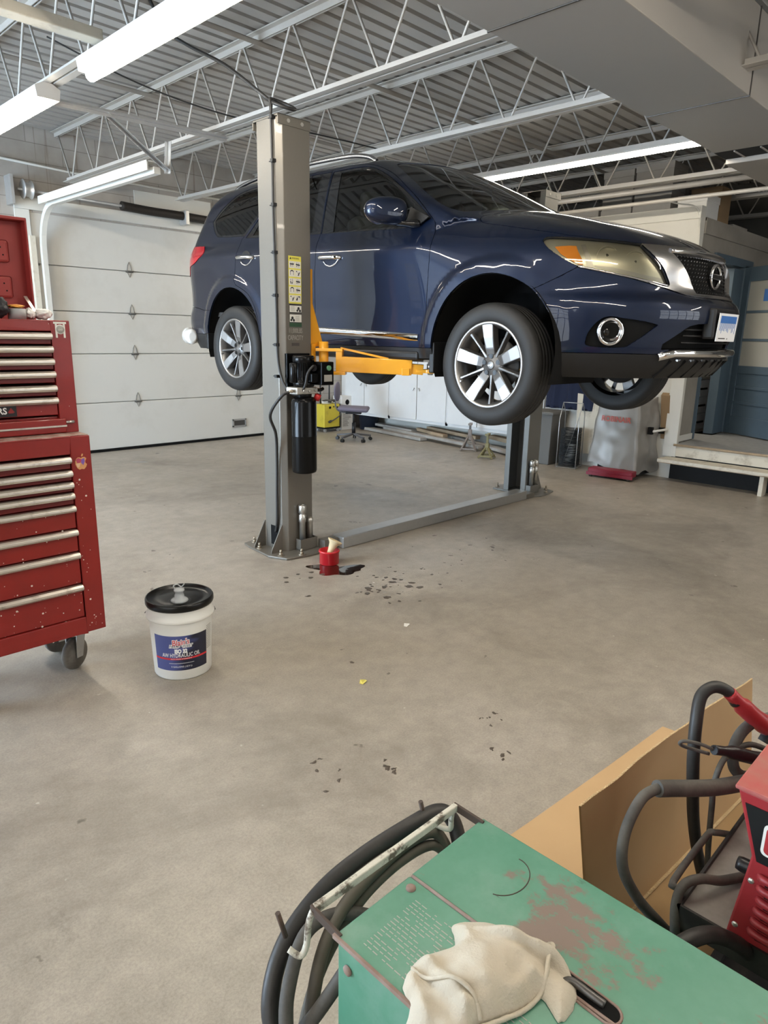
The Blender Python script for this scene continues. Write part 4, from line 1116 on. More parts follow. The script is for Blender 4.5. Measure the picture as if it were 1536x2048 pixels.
# torsion shaft, spring, drum
ts = thing('torsion_spring', 'long dark coil torsion spring on a shaft above the overhead door', 'spring', (0,0,0))
bm = BM(); cyl(bm, (3.02,Y1-.12,3.07), (6.7,Y1-.12,3.02), .014, 10); make('shaft', bm, 'galv', ts)
bm = BM(); sag = [(4.22,Y1-.12,3.055),(4.6,Y1-.12,3.04),(5.0,Y1-.12,3.04),(5.5,Y1-.12,3.03),(5.95,Y1-.12,3.02)]; tube(bm, sag, .052, 18, smooth=6); make('coil', bm, 'spring_black', ts)
bm = BM(); box(bm, 5.06,5.12,Y1-.19,Y1-.01,2.93,3.11,bevel=.01); make('centre_bracket', bm, 'galv', ts)
bm = BM(); lathe(bm, [(0,-.05),(.09,-.05),(.105,-.04),(.075,-.02),(.075,.03),(.10,.045),(.10,.05),(0,.05)], 28, Matrix.Translation((3.12,Y1-.12,3.075)) @ Matrix.Rotation(PI/2,4,'Y')); make('cable_drum', bm, 'galv', ts)
bm = BM(); box(bm, 2.93,2.96,Y1-.2,Y1-.004,2.9,3.2); make('end_plate', bm, 'galv', ts)
bm = BM(); box(bm, 4.45, 5.55, Y1-.02, Y1-.002, 3.06, 3.28); tag(make('header_board', bm, 'white_paint'), 'pale painted board on the wall behind the torsion spring', 'board')
bm = BM(); tube(bm, [(1.6,Y1-.04,3.42),(3.6,Y1-.05,3.35),(7.9,Y1-.04,3.32)], .014, 8); tag(make('conduit', bm, 'white_paint'), 'thin painted conduit along the block wall above the overhead door', 'conduit')
# ------------------------------------------------------------------ two-post lift
mat('lift_grey', (.165,.152,.130), .36, .35, coat=.15, noise=(60,.15,(.20,.185,.16),.4,.7), bump=(120,.05))
mat('lift_grey_cool', (.19,.185,.17), .36, .35, noise=(60,.15,(.24,.235,.22),.4,.7))
mat('channel_steel', (.42,.42,.41), .28, .6, noise=(20,.3,(.33,.33,.32),.4,.7))
mat('safety_yellow', (.78,.36,.02), .38, coat=.2, noise=(4,.25,(.60,.27,.02),.55,.75))
mat('pump_black', (.004,.004,.004), .20, spec=.22)
mat('label_yellow', (.72,.66,.10), .5)
mat('label_white', (.72,.71,.66), .5)
mat('label_green', (.03,.075,.04), .5)
mat('label_ink', (.02,.02,.02), .6)
mat('pale_ink', (.36,.35,.32), .6)
mat('zinc', (.62,.61,.57), .30, .85, noise=(25,.4,(.45,.43,.38),.4,.7))
mat('brass_bolt', (.36,.31,.24), .4, .7)
mat('cap_red', (.6,.03,.03), .4)
mat('aluminium', (.55,.53,.48), .4, .7)
mat('button_green', (.12,.30,.16), .4)
def post(label, x, m, sg, yo, group=None):
    """sg=+1: open side towards +x. local origin at the floor under the column's outer face corner"""
    t = thing('lift_post', label, 'lift', (x, yo, 0))
    W, D, H = .255, .265, 2.885
    bm = BM(); th = .012
    X = lambda a: sg*a
    def bx(a0,a1,b0,b1,z0,z1,**k): return box(bm, min(X(a0),X(a1)), max(X(a0),X(a1)), b0, b1, z0, z1, **k)
    # C-shaped column: outer web + two flanges + lips
    o = [(0,.035),(.035,0),(W,0),(W,.06),(W-th,.06),(W-th,th),(.04,th),(th,.04),(th,D-.04),(.04,D-th),(W-th,D-th),(W-th,D-.06),(W,D-.06),(W,D),(.035,D),(0,D-.035)]
    pts = [(X(a), b, .012) for a, b in o]
    prism(bm, pts, (0,0,H-.012)); make('column', bm, m, t, bevel=.004)
    bm = BM(); bx(.02,W-.03,.02,D-.02,.9,2.7) if False else None
    bm.free()
    bm = BM(); pl = [(-.11,.30),(-.14,.01),(-.085,-.13),(.10,-.165),(.22,-.165),(W+.02,-.12),(W+.02,D+.12),(.10,D+.165),(-.085,D+.13)]
    prism(bm, [(X(a),b,0.001) for a, b in pl], (0,0,.014)); make('base_plate', bm, m, t, bevel=.003)
    for a, b in ((-.085,.20),(-.075,-.045),(.05,-.125),(-.02,D+.09),(.19,D+.12)):
        bm = BM(); cyl(bm, (X(a),b,.014), (X(a),b,.020), .022, 14); cyl(bm, (X(a),b,.019), (X(a),b,.036), .014, 6); cyl(bm, (X(a),b,.034), (X(a),b,.058), .008, 8); make('anchor_bolt', bm, 'brass_bolt', t)
    for (a, b) in ((.0,.03),(.0,D-.03)):
        bm = BM(); prism(bm, [(X(0),b,.014),(X(-.10),b,.014),(X(-.10),b,.03),(X(-.005),b,.21),(X(0),b,.21)], (0,.008,0)); make('gusset', bm, m, t)
    for q in (.22,):
        pass
    bm = BM(); bx(-.004,W+.004,-.004,.004,H-.055,H+.004); bx(-.004,.004,-.004,D+.004,H-.01,H+.004); bx(-.004,W+.004,D-.004,D+.004,H-.055,H+.004); bx(-.004,W+.004,-.004,D+.004,H-.002,H+.004)
    cp = make('top_cap', bm, m, t, bevel=.002)
    for a in (.08, .19):
        bm = BM(); cyl(bm, (X(a),-.006,H-.026), (X(a),-.001,H-.026), .013, 6); make('cap_bolt', bm, 'zinc', cp)
    # access cut-out near the floor, on the outer web
    bm = BM(); bx(-.003,.001,.075,.165,.045,.19); make('access_hole', bm, 'matt_black', t)
    # spare height adapters stand in a bracket on the front
    bm = BM(); bx(.085,.225,-.055,-.004,.10,.104) if False else None
    bx(.095,.10,-.06,-.004,.018,.10); bx(.245,.25,-.06,-.004,.018,.10); bx(.095,.25,-.062,-.058,.018,.10); bx(.095,.25,-.06,-.004,.016,.022); make('adapter_bracket', bm, m, t)
    # carriage
    zc = 1.37
    bm = BM(); bx(.045,W+.055,.045,D-.045,zc-.12,zc+.62); bx(W+.02,W+.06,.02,D-.02,zc-.12,zc+.12); make('carriage', bm, 'safety_yellow', t, bevel=.004)
    for b in (.03, D-.042):
        bm = BM(); prism(bm, [(X(W+.0),b,zc+.1),(X(W+.14),b,zc+.1),(X(W+.03),b,zc+.42),(X(W+.0),b,zc+.42)], (0,.012,0)); make('carriage_gusset', bm, 'safety_yellow', t)
    return t, X
L1, XA = post('tall grey lift post carrying the black pump and warning stickers', 2.905, 'lift_grey', 1, 3.835)
L2, XB = post('tall grey lift post standing beyond the car with adapters in its bracket', 6.175, 'lift_grey_cool', -1, 3.775)
def arm(t, X, base, tip, zc, pad_z, m='safety_yellow'):
    """swing arm in the post's local frame"""
    a = thing('swing_arm', '', ''); 
    for k in ('label','category'): 
        if k in a: del a[k]
    a.parent = t
    B = Vector((X(base[0]), base[1], 0)); T = Vector((X(tip[0]), tip[1], 0)); d = (T-B).normalized(); n = Vector((-d.y, d.x, 0)); L = (T-B).length
    up = Vector((0,0,1))
    # clevis with pin
    bm = BM(); cyl(bm, B+up*(zc-.10), B+up*(zc+.14), .034, 18); make('pivot_pin', bm, m, a)
    bm = BM(); bar(bm, B-d*.05+up*(zc+.085), B+d*.14+up*(zc+.085), .11, .022); bar(bm, B-d*.05+up*(zc-.075), B+d*.16+up*(zc-.075), .11, .022); bar(bm, B+d*.115+up*(zc-.07), B+d*.115+up*(zc+.095), .10, .045, up=d); make('clevis', bm, m, a, bevel=.003)
    bm = BM(); bar(bm, B+d*.13+up*(zc-.012), B+d*(L-.13)+up*(zc-.026), .10, .105); make('outer_arm', bm, m, a, bevel=.004)
    bm = BM(); bar(bm, B+d*.12+up*(zc+.098), B+d*.46+up*(zc+.030), .016, .014); make('stiffener', bm, m, a)
    bm = BM(); bar(bm, B+d*(L-.20)+up*(zc-.03), B+d*(L-.05)+up*(zc-.04), .078, .07); bar(bm, B+d*(L-.20)-n*.05+up*(zc-.055), B+d*(L-.145)-n*.05+up*(zc-.055), .02, .05); make('inner_arm', bm, m, a, bevel=.003)
    bm = BM(); cyl(bm, T+up*(zc-.062), T+up*(zc-.036), .056, 24); bar(bm, T-d*.10+up*(zc-.049), T+up*(zc-.049), .09, .024); make('pad_ring', bm, m, a, bevel=.002)
    bm = BM(); cyl(bm, T+up*(zc-.075), T+up*(pad_z-.02), .019, 16); cyl(bm, T+up*(zc-.036), T+up*(zc+.0), .026, 16); make('pad_stem', bm, 'zinc', a)
    bm = BM(); bar(bm, T-n*.06+up*(pad_z-.012), T+n*.06+up*(pad_z-.012), .10, .016); bar(bm, T+d*.045-n*.06+up*(pad_z+.0), T+d*.045+n*.06+up*(pad_z+.0), .008, .03); make('pad', bm, 'zinc', a)
    return a
arm(L1, XA, (.345,-.03), (.845,-.60), 1.365, 1.40)
arm(L1, XA, (.345,.30), (.80,.95), 1.385, 1.42)
arm(L2, XB, (.345,-.03), (.845,-.58), 1.365, 1.40)
arm(L2, XB, (.345,.30), (.80,.95), 1.385, 1.42)
# signs on the near post (front face y=-.001 local)
fr = lambda x, z, d=0: Matrix.Translation((x, -.0015-d, z)) @ Matrix.Rotation(PI/2, 4, 'X')
def panelbox(name, x0, x1, z0, z1, m, par, d=.0012, y=-.0005):
    bm = BM(); box(bm, x0, x1, y-d, y, z0, z1); return make(name, bm, m, par)
wl = panelbox('warning_sign', .065, .172, 1.752, 2.055, 'label_yellow', L1)
text('warning_lettering', '▲WARNING' if False else 'WARNING', 'label_ink', .017, wl, fr(.124, 2.040, .0006), .0002, width=.062)
bm = BM(); prism(bm, [(.074,-.0018,2.034),(.090,-.0018,2.034),(.082,-.0018,2.048)], (0,-.0004,0)); make('warning_triangle', bm, 'label_ink', wl)
for k in range(5):
    z1 = 2.025 - .054*k
    for c in (0, 1):
        x0 = .069 + .0505*c
        pb = panelbox('pictogram', x0, x0+.048, z1-.047, z1-.003, 'label_white', wl, .0006, -.0017)
        bm = BM(); random.seed(k*2+c+40); cx = x0+.024; cz = z1-.022; y = -.0026
        def ln(a, b, w): bar(bm, (cx+a[0], y, cz+a[1]), (cx+b[0], y, cz+b[1]), .0006, w, up=(0,1,0)) if False else prism(bm, (lambda A,B,N: [A+N,B+N,B-N,A-N])(Vector((cx+a[0],y,cz+a[1])), Vector((cx+b[0],y,cz+b[1])), Vector((-(b[1]-a[1]),0,b[0]-a[0])).normalized()*w/2), (0,-.0003,0))
        if (k, c) in ((0,0),(0,1),(2,1),(3,1)):
            ln((-.017,.0),(.017,-.003 if c else .001),.008); ln((-.008,-.016),(-.008,.014),.0025); ln((.007,-.016),(.007,.012),.0025); ln((-.016,-.012),(-.004,-.012),.002)
        elif (k, c) in ((1,0),(3,0)):
            ln((-.013,-.015),(-.013,.007),.003); ln((.013,-.015),(.013,.007),.003); ln((-.013,.007),(-.005,.013),.006); ln((-.005,.013),(.006,.013),.007); ln((.006,.013),(.013,.007),.006)
        elif (k, c) == (2,0):
            ln((-.012,-.016),(-.012,.002),.006); ln((-.012,.008),(-.011,.013),.006); ln((.004,-.016),(.004,.016),.003); ln((-.003,-.016),(.0,-.008),.006)
        elif (k, c) == (4,1):
            ln((-.014,-.014),(-.006,.002),.011); ln((-.008,.006),(-.007,.010),.007); ln((.0,.010),(.016,.010),.007); ln((.015,-.006),(.015,.010),.003)
        else:
            ln((-.015,.012),(-.008,.008),.007); ln((.004,-.012),(.012,.002),.007); ln((.012,.002),(.016,.008),.004); ln((-.002,-.014),(.010,-.014),.004); ln((.0,.004),(.003,-.006),.003)
        make('symbol', bm, 'label_ink', pb)
for z0, z1, fl in ((1.690,1.748,0),(1.628,1.684,1)):
    sg_ = panelbox('safety_sign', .068, .172, z0, z1, 'label_ink', L1)
    panelbox('sign_field', .070, .170, z0+.006 if not fl else z0+.003, z1-.009 if not fl else z1-.003, 'label_white', sg_, .0005, -.0017)
    bm = BM(); cx = .145 if not fl else .092; cz = (z0+z1)/2-.004
    for a, b, r in ((0,.006,.010),(-.010,-.008,.008),(.012,-.009,.009)): lathe(bm, [(0,0),(r,.0002)], 14, Matrix.Translation((cx+a,-.0024,cz+b)) @ Matrix.Rotation(PI/2,4,'X'))
    make('symbol', bm, 'label_ink', sg_)
    bm = BM()
    for k in range(5):
        xx = .078 if not fl else .118
        box(bm, xx, xx+.034, -.0026, -.0022, z0+.013+.007*k, z0+.0155+.007*k)
    tag(make('small_print', bm, 'pale_ink', sg_), kind='stuff')
panelbox('sign_footer', .068, .172, 1.600, 1.626, 'label_green', L1)
text('capacity_lettering', '11,000LBS\nCAPACITY', 'pale_ink', .046, L1, fr(.118, 1.550), .0004, width=.132)
nb = panelbox('name_plate', .085, .150, 1.474, 1.494, 'steel_dark', L1)
# pump unit bolted to the near post
pump = thing('pump', '', '')
for k in ('label','category'):
    if k in pump: del pump[k]
pump.name = 'power_unit'; pump.parent = L1; pump.location = (.092, -.116, 0)
bm = BM(); box(bm, -.072,.13,.090,.114,1.17,1.425); make('mount_plate', bm, 'pump_black', pump, bevel=.003)
bm = BM(); lathe(bm, [(0,.612),(.070,.612),(.082,.618),(.087,.632),(.087,.87),(.0875,.872),(.087,.874),(.087,1.10),(.082,1.122),(.068,1.135),(.04,1.14),(0,1.14)], 48); make('oil_tank', bm, 'pump_black', pump)
bm = BM(); lathe(bm, [(.05,1.135),(.055,1.145),(.055,1.165),(0,1.165)], 24); make('tank_neck', bm, 'pump_black', pump)
bm = BM(); box(bm, -.105,.075,-.06,.06,1.160,1.205, bevel=.006); vb = make('valve_block', bm, 'aluminium', pump)
for q, (xx, zz) in enumerate(((-.05,1.183),(.0,1.18),(.05,1.186))):
    bm = BM(); cyl(bm, (xx,-.06,zz), (xx,-.075,zz), .010, 8); make('port_plug', bm, 'zinc', vb)
bm = BM(); cyl(bm, (-.10,-.02,1.182), (-.155,-.03,1.180), .009, 10); cyl(bm, (-.115,-.022,1.182),(-.135,-.026,1.181), .013, 6); make('hose_fitting', bm, 'brass_bolt', vb)
bm = BM(); lathe(bm, [(0,1.205),(.064,1.205),(.074,1.215),(.076,1.235),(.073,1.24),(.073,1.37),(.076,1.375),(.076,1.405),(.068,1.414),(.0,1.414)], 44); mo = make('motor', bm, 'pump_black', pump)
bm = BM()
for k in range(16):
    a = PI + PI*k/15; box(bm, .073*math.cos(a)-.0025, .073*math.cos(a)+.0025, .073*math.sin(a)-.004, .073*math.sin(a)+.004, 1.25, 1.365)
tag(make('cooling_fin', bm, 'pump_black', mo), kind='stuff')
bm = BM(); lathe(bm, [(0,1.235),(.026,1.235),(.030,1.24),(.030,1.36),(.026,1.366),(0,1.366)], 24, Matrix.Translation((-.075,.01,0))); make('capacitor', bm, 'pump_black', pump)
bm = BM(); box(bm, .045,.155,-.135,-.05,1.22,1.375, bevel=.006); sb = make('switch_box', bm, 'pump_black', pump)
bm = BM(); cyl(bm, (.105,-.135,1.335), (.105,-.146,1.335), .017, 18); make('button', bm, 'button_green', sb)
bm = BM(); box(bm, .067,.137,-.1365,-.134,1.245,1.29); make('rating_label', bm, 'pale_ink', sb)
bm = BM(); cyl(bm, (.04,-.08,1.335),(.0,-.105,1.335), .022, 14); box(bm, -.02,.045,-.11,-.07,1.24,1.30, bevel=.006); make('check_valve', bm, 'pump_black', pump)
bm = BM(); cyl(bm, (.075,-.04,1.115), (.085,-.055,1.155), .022, 16); make('filler_cap', bm, 'cap_red', pump)
bm = BM(); tube(bm, [(.075,.0,1.185),(.13,-.02,1.18),(.155,-.02,1.19)], .012, 8, smooth=4); make('release_lever', bm, 'pump_black', pump)
# electric cable: down the outer edge of the post, looping to the motor
bm = BM(); E_ = [(-.012,.062,2.98),(-.013,.055,2.88),(-.012,.05,2.6),(-.015,.045,2.3),(-.013,.040,2.0),(-.012,.035,1.7),(-.012,.03,1.4),(-.012,-.02,1.24),(.005,-.09,1.165),(.03,-.15,1.165),(.045,-.19,1.22),(.055,-.205,1.30),(.085,-.222,1.345),(.115,-.210,1.342)]
tube(bm, E_, .0085, 10, smooth=6); make('power_cable', bm, 'rubber_hose', L1)
for z in (2.87, 2.62, 2.36, 2.07, 1.80, 1.48, 1.27):
    bm = BM(); box(bm, -.026,.004,.03,.055,z-.010,z+.010); cyl(bm, (-.01,.05,z),(-.01,.085,z), .004, 6); make('cable_clip', bm, 'satin_black', L1)
bm = BM(); tube(bm, [(-.07,-.165,1.18),(-.11,-.13,1.15),(-.13,-.03,1.02),(-.05,.02,.88),(-.022,.05,.7),(-.018,.062,.45),(-.014,.072,.24),(-.006,.10,.15)], .0105, 10, smooth=8); make('hydraulic_hose', bm, 'rubber_hose', L1)
# coil of cable on top of the post, running up to the joists
bm = BM(); c = [(2.893, 3.893, 2.895), (2.895,3.89,2.93)] + [(2.975+.075*math.cos(a), 3.87+.075*math.sin(a), 2.955+.012*(a/6)+.035*math.sin(a)) for a in np.linspace(2.7,2.7-2*PI,12)] + [(2.88,3.93,2.99), (2.86,3.98,3.03), (2.80,4.25,3.22), (2.72,4.55,3.38), (2.66,4.72,3.50),(2.62,4.84,3.70)]
tube(bm, c, .011, 10, smooth=8); tag(make('drop_cable', bm, 'rubber_hose'), 'black cable looped on top of the near lift post and slung to the ceiling', 'cable')
bm = BM(); tube(bm, [(2.35,5.9,3.66),(2.9,5.6,3.42),(3.5,5.3,3.27),(4.3,5.1,3.25),(5.0,5.0,3.24)], .006, 8, smooth=6); tag(make('thin_cable', bm, 'rubber_hose'), 'thin cable sagging between joists left of the near lift post', 'cable')
# adapters
def adapter(x, y, tall, label):
    t = thing('height_adapter', label, 'adapter', (x, y, .022))
    bm = BM()
    if tall: lathe(bm, [(0,.0),(.022,.0),(.022,.20),(.027,.205),(.027,.255),(.022,.26),(.022,.268),(.028,.272),(.028,.325),(.024,.33),(.018,.33),(.018,.30),(0,.30)], 28)
    else: lathe(bm, [(0,.0),(.021,.0),(.021,.19),(.024,.195),(.024,.222),(.017,.226),(.013,.226),(.013,.20),(0,.20)], 28)
    make('stem', bm, 'zinc', t); return t
adapter(2.905+.135, 3.803, True, 'taller zinc adapter standing in the near post bracket')
adapter(2.905+.205, 3.803, False, 'shorter zinc adapter standing in the near post bracket')
adapter(6.175-.135, 3.743, True, 'taller zinc adapter standing in the far post bracket')
adapter(6.175-.20, 3.743, True, 'second zinc adapter in the far post bracket, beside the taller one')
# floor channel between the posts
t = thing('floor_channel', 'long grey steel channel on the floor between the two lift posts', 'steel channel', (0,0,0))
bm = BM(); box(bm, 3.30, 5.76, 3.645, 3.775, .002, .088); make('channel', bm, 'channel_steel', t, bevel=.006)
bm = BM(); box(bm, 3.165, 3.30, 3.70, 3.775, .002, .08); box(bm, 5.76, 5.90, 3.645, 3.77, .002, .05); make('end_shoe', bm, 'lift_grey', t, bevel=.003)
# ------------------------------------------------------------------ red tool chest on its cabinet, oil pail
mat('chest_red', (.25,.014,.011), .38, coat=.08, noise=(3.2,.55,(.17,.012,.010),.45,.75), bump=(14,.03))
mat('chest_red_dark', (.15,.010,.010), .42, noise=(6,.5,(.13,.012,.012),.45,.75))
mat('lid_red', (.27,.03,.026), .55, noise=(3,.4,(.25,.03,.03),.45,.75))
mat('drawer_pull', (.60,.56,.50), .34, .75, noise=(16,.75,(.25,.20,.16),.55,.72))
mat('paint_fleck', (.72,.60,.54), .7)
mat('dust_top', (.42,.33,.28), .8, noise=(12,.9,(.20,.05,.04),.4,.62))
mat('caster_rubber', (.12,.11,.095), .75, noise=(20,.6,(.24,.22,.19),.45,.7))
mat('badge_black', (.012,.011,.012), .35)
mat('badge_text', (.75,.74,.72), .4)
mat('pail_white', (.78,.78,.74), .38, spec=.5)
mat('lid_black', (.006,.006,.006), .28, spec=.35, bump=(9,.06))
mat('spout_clear', (.62,.65,.66), .25, trans=.35)
mat('pail_blue_dark', (.012,.018,.055), .35)
mat('print_white', (.85,.85,.85), .5)
mat('print_red', (.60,.03,.04), .45)
mat('tape_grey', (.33,.33,.33), .5); mat('bag_white', (.74,.73,.70), .4, bump=(14,.5)); mat('glove_black', (.015,.015,.018), .6, bump=(20,.3)); mat('lamp_orange', (.70,.33,.06), .5)
XR = 1.197; YF = 2.935     # right edge and front plane of the cabinet
def drawer(par, x0, x1, z0, z1, y, name='drawer', thick=.5):
    bm = BM(); box(bm, x0, x1, y+.006, y+.30, z0+.003, z1-.003); d = make(name, bm, 'chest_red_dark' if (z1-z0) < .065 else 'chest_red', par, bevel=.003)
    # full-width pull along the top edge: a rolled aluminium strip
    bm = BM(); zt = z1-.002
    prof = [(y+.008, zt), (y-.010, zt-.001), (y-.020, zt-.008), (y-.021, zt-.018), (y-.014, zt-.026), (y-.004, zt-.028), (y+.006, zt-.027)]
    prism(bm, [(x0+.001, a, b) for a, b in prof], (x1-x0-.002, 0, 0)); make('pull', bm, 'drawer_pull', d, bevel=.0015)
    return d
def flecks(par, n, x0, x1, z0, z1, y, seed):
    bm = BM(); random.seed(seed)
    for k in range(n):
        x = random.uniform(x0,x1); z = z0 + (z1-z0)*random.random()**1.7; r = random.choice((.0012,.0016,.002,.003,.0045))
        lathe(bm, [(0,.0006),(r*.6,.0005),(r,0)], 7, Matrix.Translation((x,y,z)) @ Matrix.Rotation(PI/2,4,'X'))
    tag(make('paint_fleck', bm, 'paint_fleck', par), kind='stuff')
cab = thing('tool_cabinet', 'red rolling tool cabinet with eight drawers, on casters, below the red chest', 'tool cabinet', (0,0,0))
CX0 = XR-.70; CZ0, CZ1 = .235, 1.118; D = .46
bm = BM(); box(bm, CX0, CX0+.035, YF, YF+D, CZ0, CZ1); box(bm, XR-.085, XR, YF, YF+D, CZ0, CZ1); box(bm, CX0+.035, XR-.085, YF, YF+D-.01, CZ0, CZ0+.075); box(bm, CX0+.035, XR-.085, YF, YF+D-.01, CZ1-.075, CZ1); box(bm, CX0+.035, XR-.085, YF+D-.01, YF+D, CZ0, CZ1)
bmesh.ops.remove_doubles(bm, verts=bm.verts, dist=1e-6); make('body', bm, 'chest_red', cab, bevel=.004)
dx0, dx1 = CX0+.037, XR-.088
zs = [.310,.468,.616,.720,.826,.882,.929,.979,1.036]
for a, b in zip(zs, zs[1:]): drawer(cab, dx0, dx1, a, b, YF)
flecks(cab, 95, dx0, dx1, .30, .80, YF+.0055, 3); flecks(cab, 26, XR-.08, XR-.005, .26, 1.0, YF-.0005, 4); flecks(cab, 22, dx0, XR-.1, .235, .29, YF-.0005, 5)
bm = BM(); box(bm, CX0+.01, XR-.005, YF+.004, YF+D, CZ1, CZ1+.004); make('top_mat', bm, 'dust_top', cab)
def caster(x, y, par, ang):
    t = bpy.data.objects.new('caster', None); COL.objects.link(t); t.parent = par; t.location = (x, y, 0); t.rotation_euler = (0,0,ang)
    bm = BM(); lathe(bm, [(.0,-.022),(.03,-.022),(.034,-.016),(.066,-.016),(.074,-.012),(.077,-.004),(.077,.004),(.074,.012),(.066,.016),(.034,.016),(.03,.022),(0,.022)], 32, Matrix.Translation((0,0,.078)) @ Matrix.Rotation(PI/2,4,'X')); make('caster_wheel', bm, 'caster_rubber', t)
    bm = BM()
    for s in (-1,1): prism(bm, [(-.020,s*.030-.002,.065),(.018,s*.030-.002,.062),(.055,s*.030-.002,.205),(-.01,s*.030-.002,.205)], (0,.004,0))
    box(bm, -.02,.075,-.04,.04,.202,.224); cyl(bm, (0,-.036,.078),(0,.036,.078), .010, 8); make('fork', bm, 'galv', t)
    return t
caster(1.105, 3.10, cab, .5); caster(CX0+.10, 3.02, cab, .4); caster(1.12, 3.33, cab, .2); caster(CX0+.10, 3.33, cab, .3)
# sticker: a bitten fruit outline in mixed colours
st = lambda x, z, y: Matrix.Translation((x, y, z)) @ Matrix.Rotation(PI/2, 4, 'X')
def fruit(par, x, z, y, s):
    out = []
    L_ = [(.0,.30),(.10,.36),(.25,.36),(.36,.26),(.33,.18),(.27,.08),(.28,-.05),(.38,-.16),(.30,-.34),(.17,-.48),(.07,-.47),(0,-.44),(-.07,-.47),(-.17,-.48),(-.30,-.36),(-.40,-.12),(-.40,.10),(-.33,.28),(-.20,.37),(-.08,.35)]
    cols = {'a':(.62,.30,.12),'b':(.45,.06,.12),'c':(.20,.10,.38),'d':(.70,.45,.30)}
    for k, c in cols.items(): mat('sticker_'+k, c, .5)
    bm = BM(); prism(bm, [(x+a*s, y, z+b*s) for a, b in L_], (0,-.0006,0)); o = make('sticker', bm, 'sticker_a', par); o['label'] = 'colourful bitten apple sticker'
    bm = BM(); prism(bm, [(x+a*s, y-.0004, z+b*s) for a, b in [(.08,.60),(.02,.48),(.04,.40),(.14,.46),(.17,.58)]], (0,-.0004,0)); make('sticker_leaf', bm, 'sticker_a', o)
    for m, pts in (('sticker_b', [(-.36,.22),(-.18,.33),(.05,.20),(-.05,.0),(-.28,-.02)]), ('sticker_c', [(.02,.22),(.22,.30),(.24,.05),(.12,-.20),(-.02,-.02)]), ('sticker_d', [(-.36,-.05),(-.05,-.04),(-.16,-.30),(-.28,-.34)])):
        bm = BM(); prism(bm, [(x+a*s, y-.0007, z+b*s) for a, b in pts], (0,-.0004,0)); make('sticker_patch', bm, m, o)
fruit(cab, XR-.045, 1.005, YF-.0005, .062)
# chest on top
YC = YF+.10; HX0, HX1 = XR-.66, XR-.002; HZ0, HZ1 = 1.122, 1.588
ch = thing('tool_chest', 'red top chest with thin drawers and open lid, on the red rolling cabinet', 'tool chest', (0,0,0))
bm = BM(); DD = .31
box(bm, HX0, HX0+.035, YC, YC+DD, HZ0, HZ1); box(bm, HX1-.075, HX1, YC, YC+DD, HZ0, HZ1); box(bm, HX0+.035, HX1-.075, YC, YC+.02, HZ1-.044, HZ1); box(bm, HX0+.035, HX1-.075, YC+DD-.01, YC+DD, HZ0, HZ1); box(bm, HX0+.035, HX1-.075, YC+.02, YC+DD-.01, HZ0, HZ0+.07); box(bm, HX0+.035, HX1-.075, YC+.02, YC+DD-.01, HZ1-.015, HZ1-.002)
bmesh.ops.remove_doubles(bm, verts=bm.verts, dist=1e-6); make('body', bm, 'chest_red', ch, bevel=.003)
hx0, hx1 = HX0+.037, HX1-.078
for a, b in ((1.489,1.540),(1.439,1.487),(1.387,1.437),(1.332,1.385),(1.279,1.327)): drawer(ch, hx0, hx1, a, b, YC)
lowd = drawer(ch, hx0, hx1, 1.197, 1.277, YC)
bm = BM(); box(bm, hx0-.02, HX1-.055, YC-.014, YC+.012, 1.152, 1.185); box(bm, hx0-.02, HX1-.055, YC-.012, YC+.01, 1.125, 1.150); make('front_panel', bm, 'chest_red', ch, bevel=.004)
bm = BM(); box(bm, hx0-.02, HX1-.055, YC-.016, YC-.008, 1.150, 1.157); make('panel_edge', bm, 'drawer_pull', ch)
bm = BM(); cyl(bm, (HX1-.055, YC-.006, 1.168), (HX1-.020, YC-.006, 1.168), .006, 10); make('lock_pin', bm, 'zinc', ch)
bm = BM(); box(bm, .60, .952, YC-.0005, YC+.006, 1.204, 1.250); pb = make('name_badge', bm, 'badge_black', ch)
text('badge_lettering', 'RS', 'badge_text', .036, pb, Matrix.Translation((.8975, YC-.0012, 1.227)) @ Matrix.Rotation(PI/2,4,'X'), .0005, offset=.0008, width=.033)
bm = BM(); prism(bm, [(.918,YC-.001,1.222),(.931,YC-.001,1.240),(.944,YC-.001,1.222),(.938,YC-.001,1.218),(.924,YC-.001,1.218)], (0,-.0005,0)); make('badge_mark', bm, 'chest_red', pb)
# round emblem sticker on the chest corner
bm = BM(); x, z, y = HX1-.040, 1.552, YC-.0006
box(bm, x-.026, x+.026, y-.0004, y, z+.022, z+.030); box(bm, x-.020, x-.012, y-.0004, y, z-.034, z+.022); box(bm, x+.012, x+.020, y-.0004, y, z-.034, z+.022); em = make('emblem_sticker', bm, 'label_white', ch)
bm = BM(); lathe(bm, [(0,.001),(.019,.001),(.0195,0)], 20, st(x,z,y)); make('emblem_disc', bm, 'label_white', em)
bm = BM(); lathe(bm, [(0,.0018),(.016,.0018),(.0165,.0008)], 20, st(x,z,y)); make('emblem_centre', bm, 'pale_ink', em)
text('emblem_lettering', '∞' if False else 'oo', 'label_white', .016, em, st(x,z,y-.002), .0003)
flecks(ch, 10, HX0, HX1, 1.13, 1.58, YC-.0005, 9)
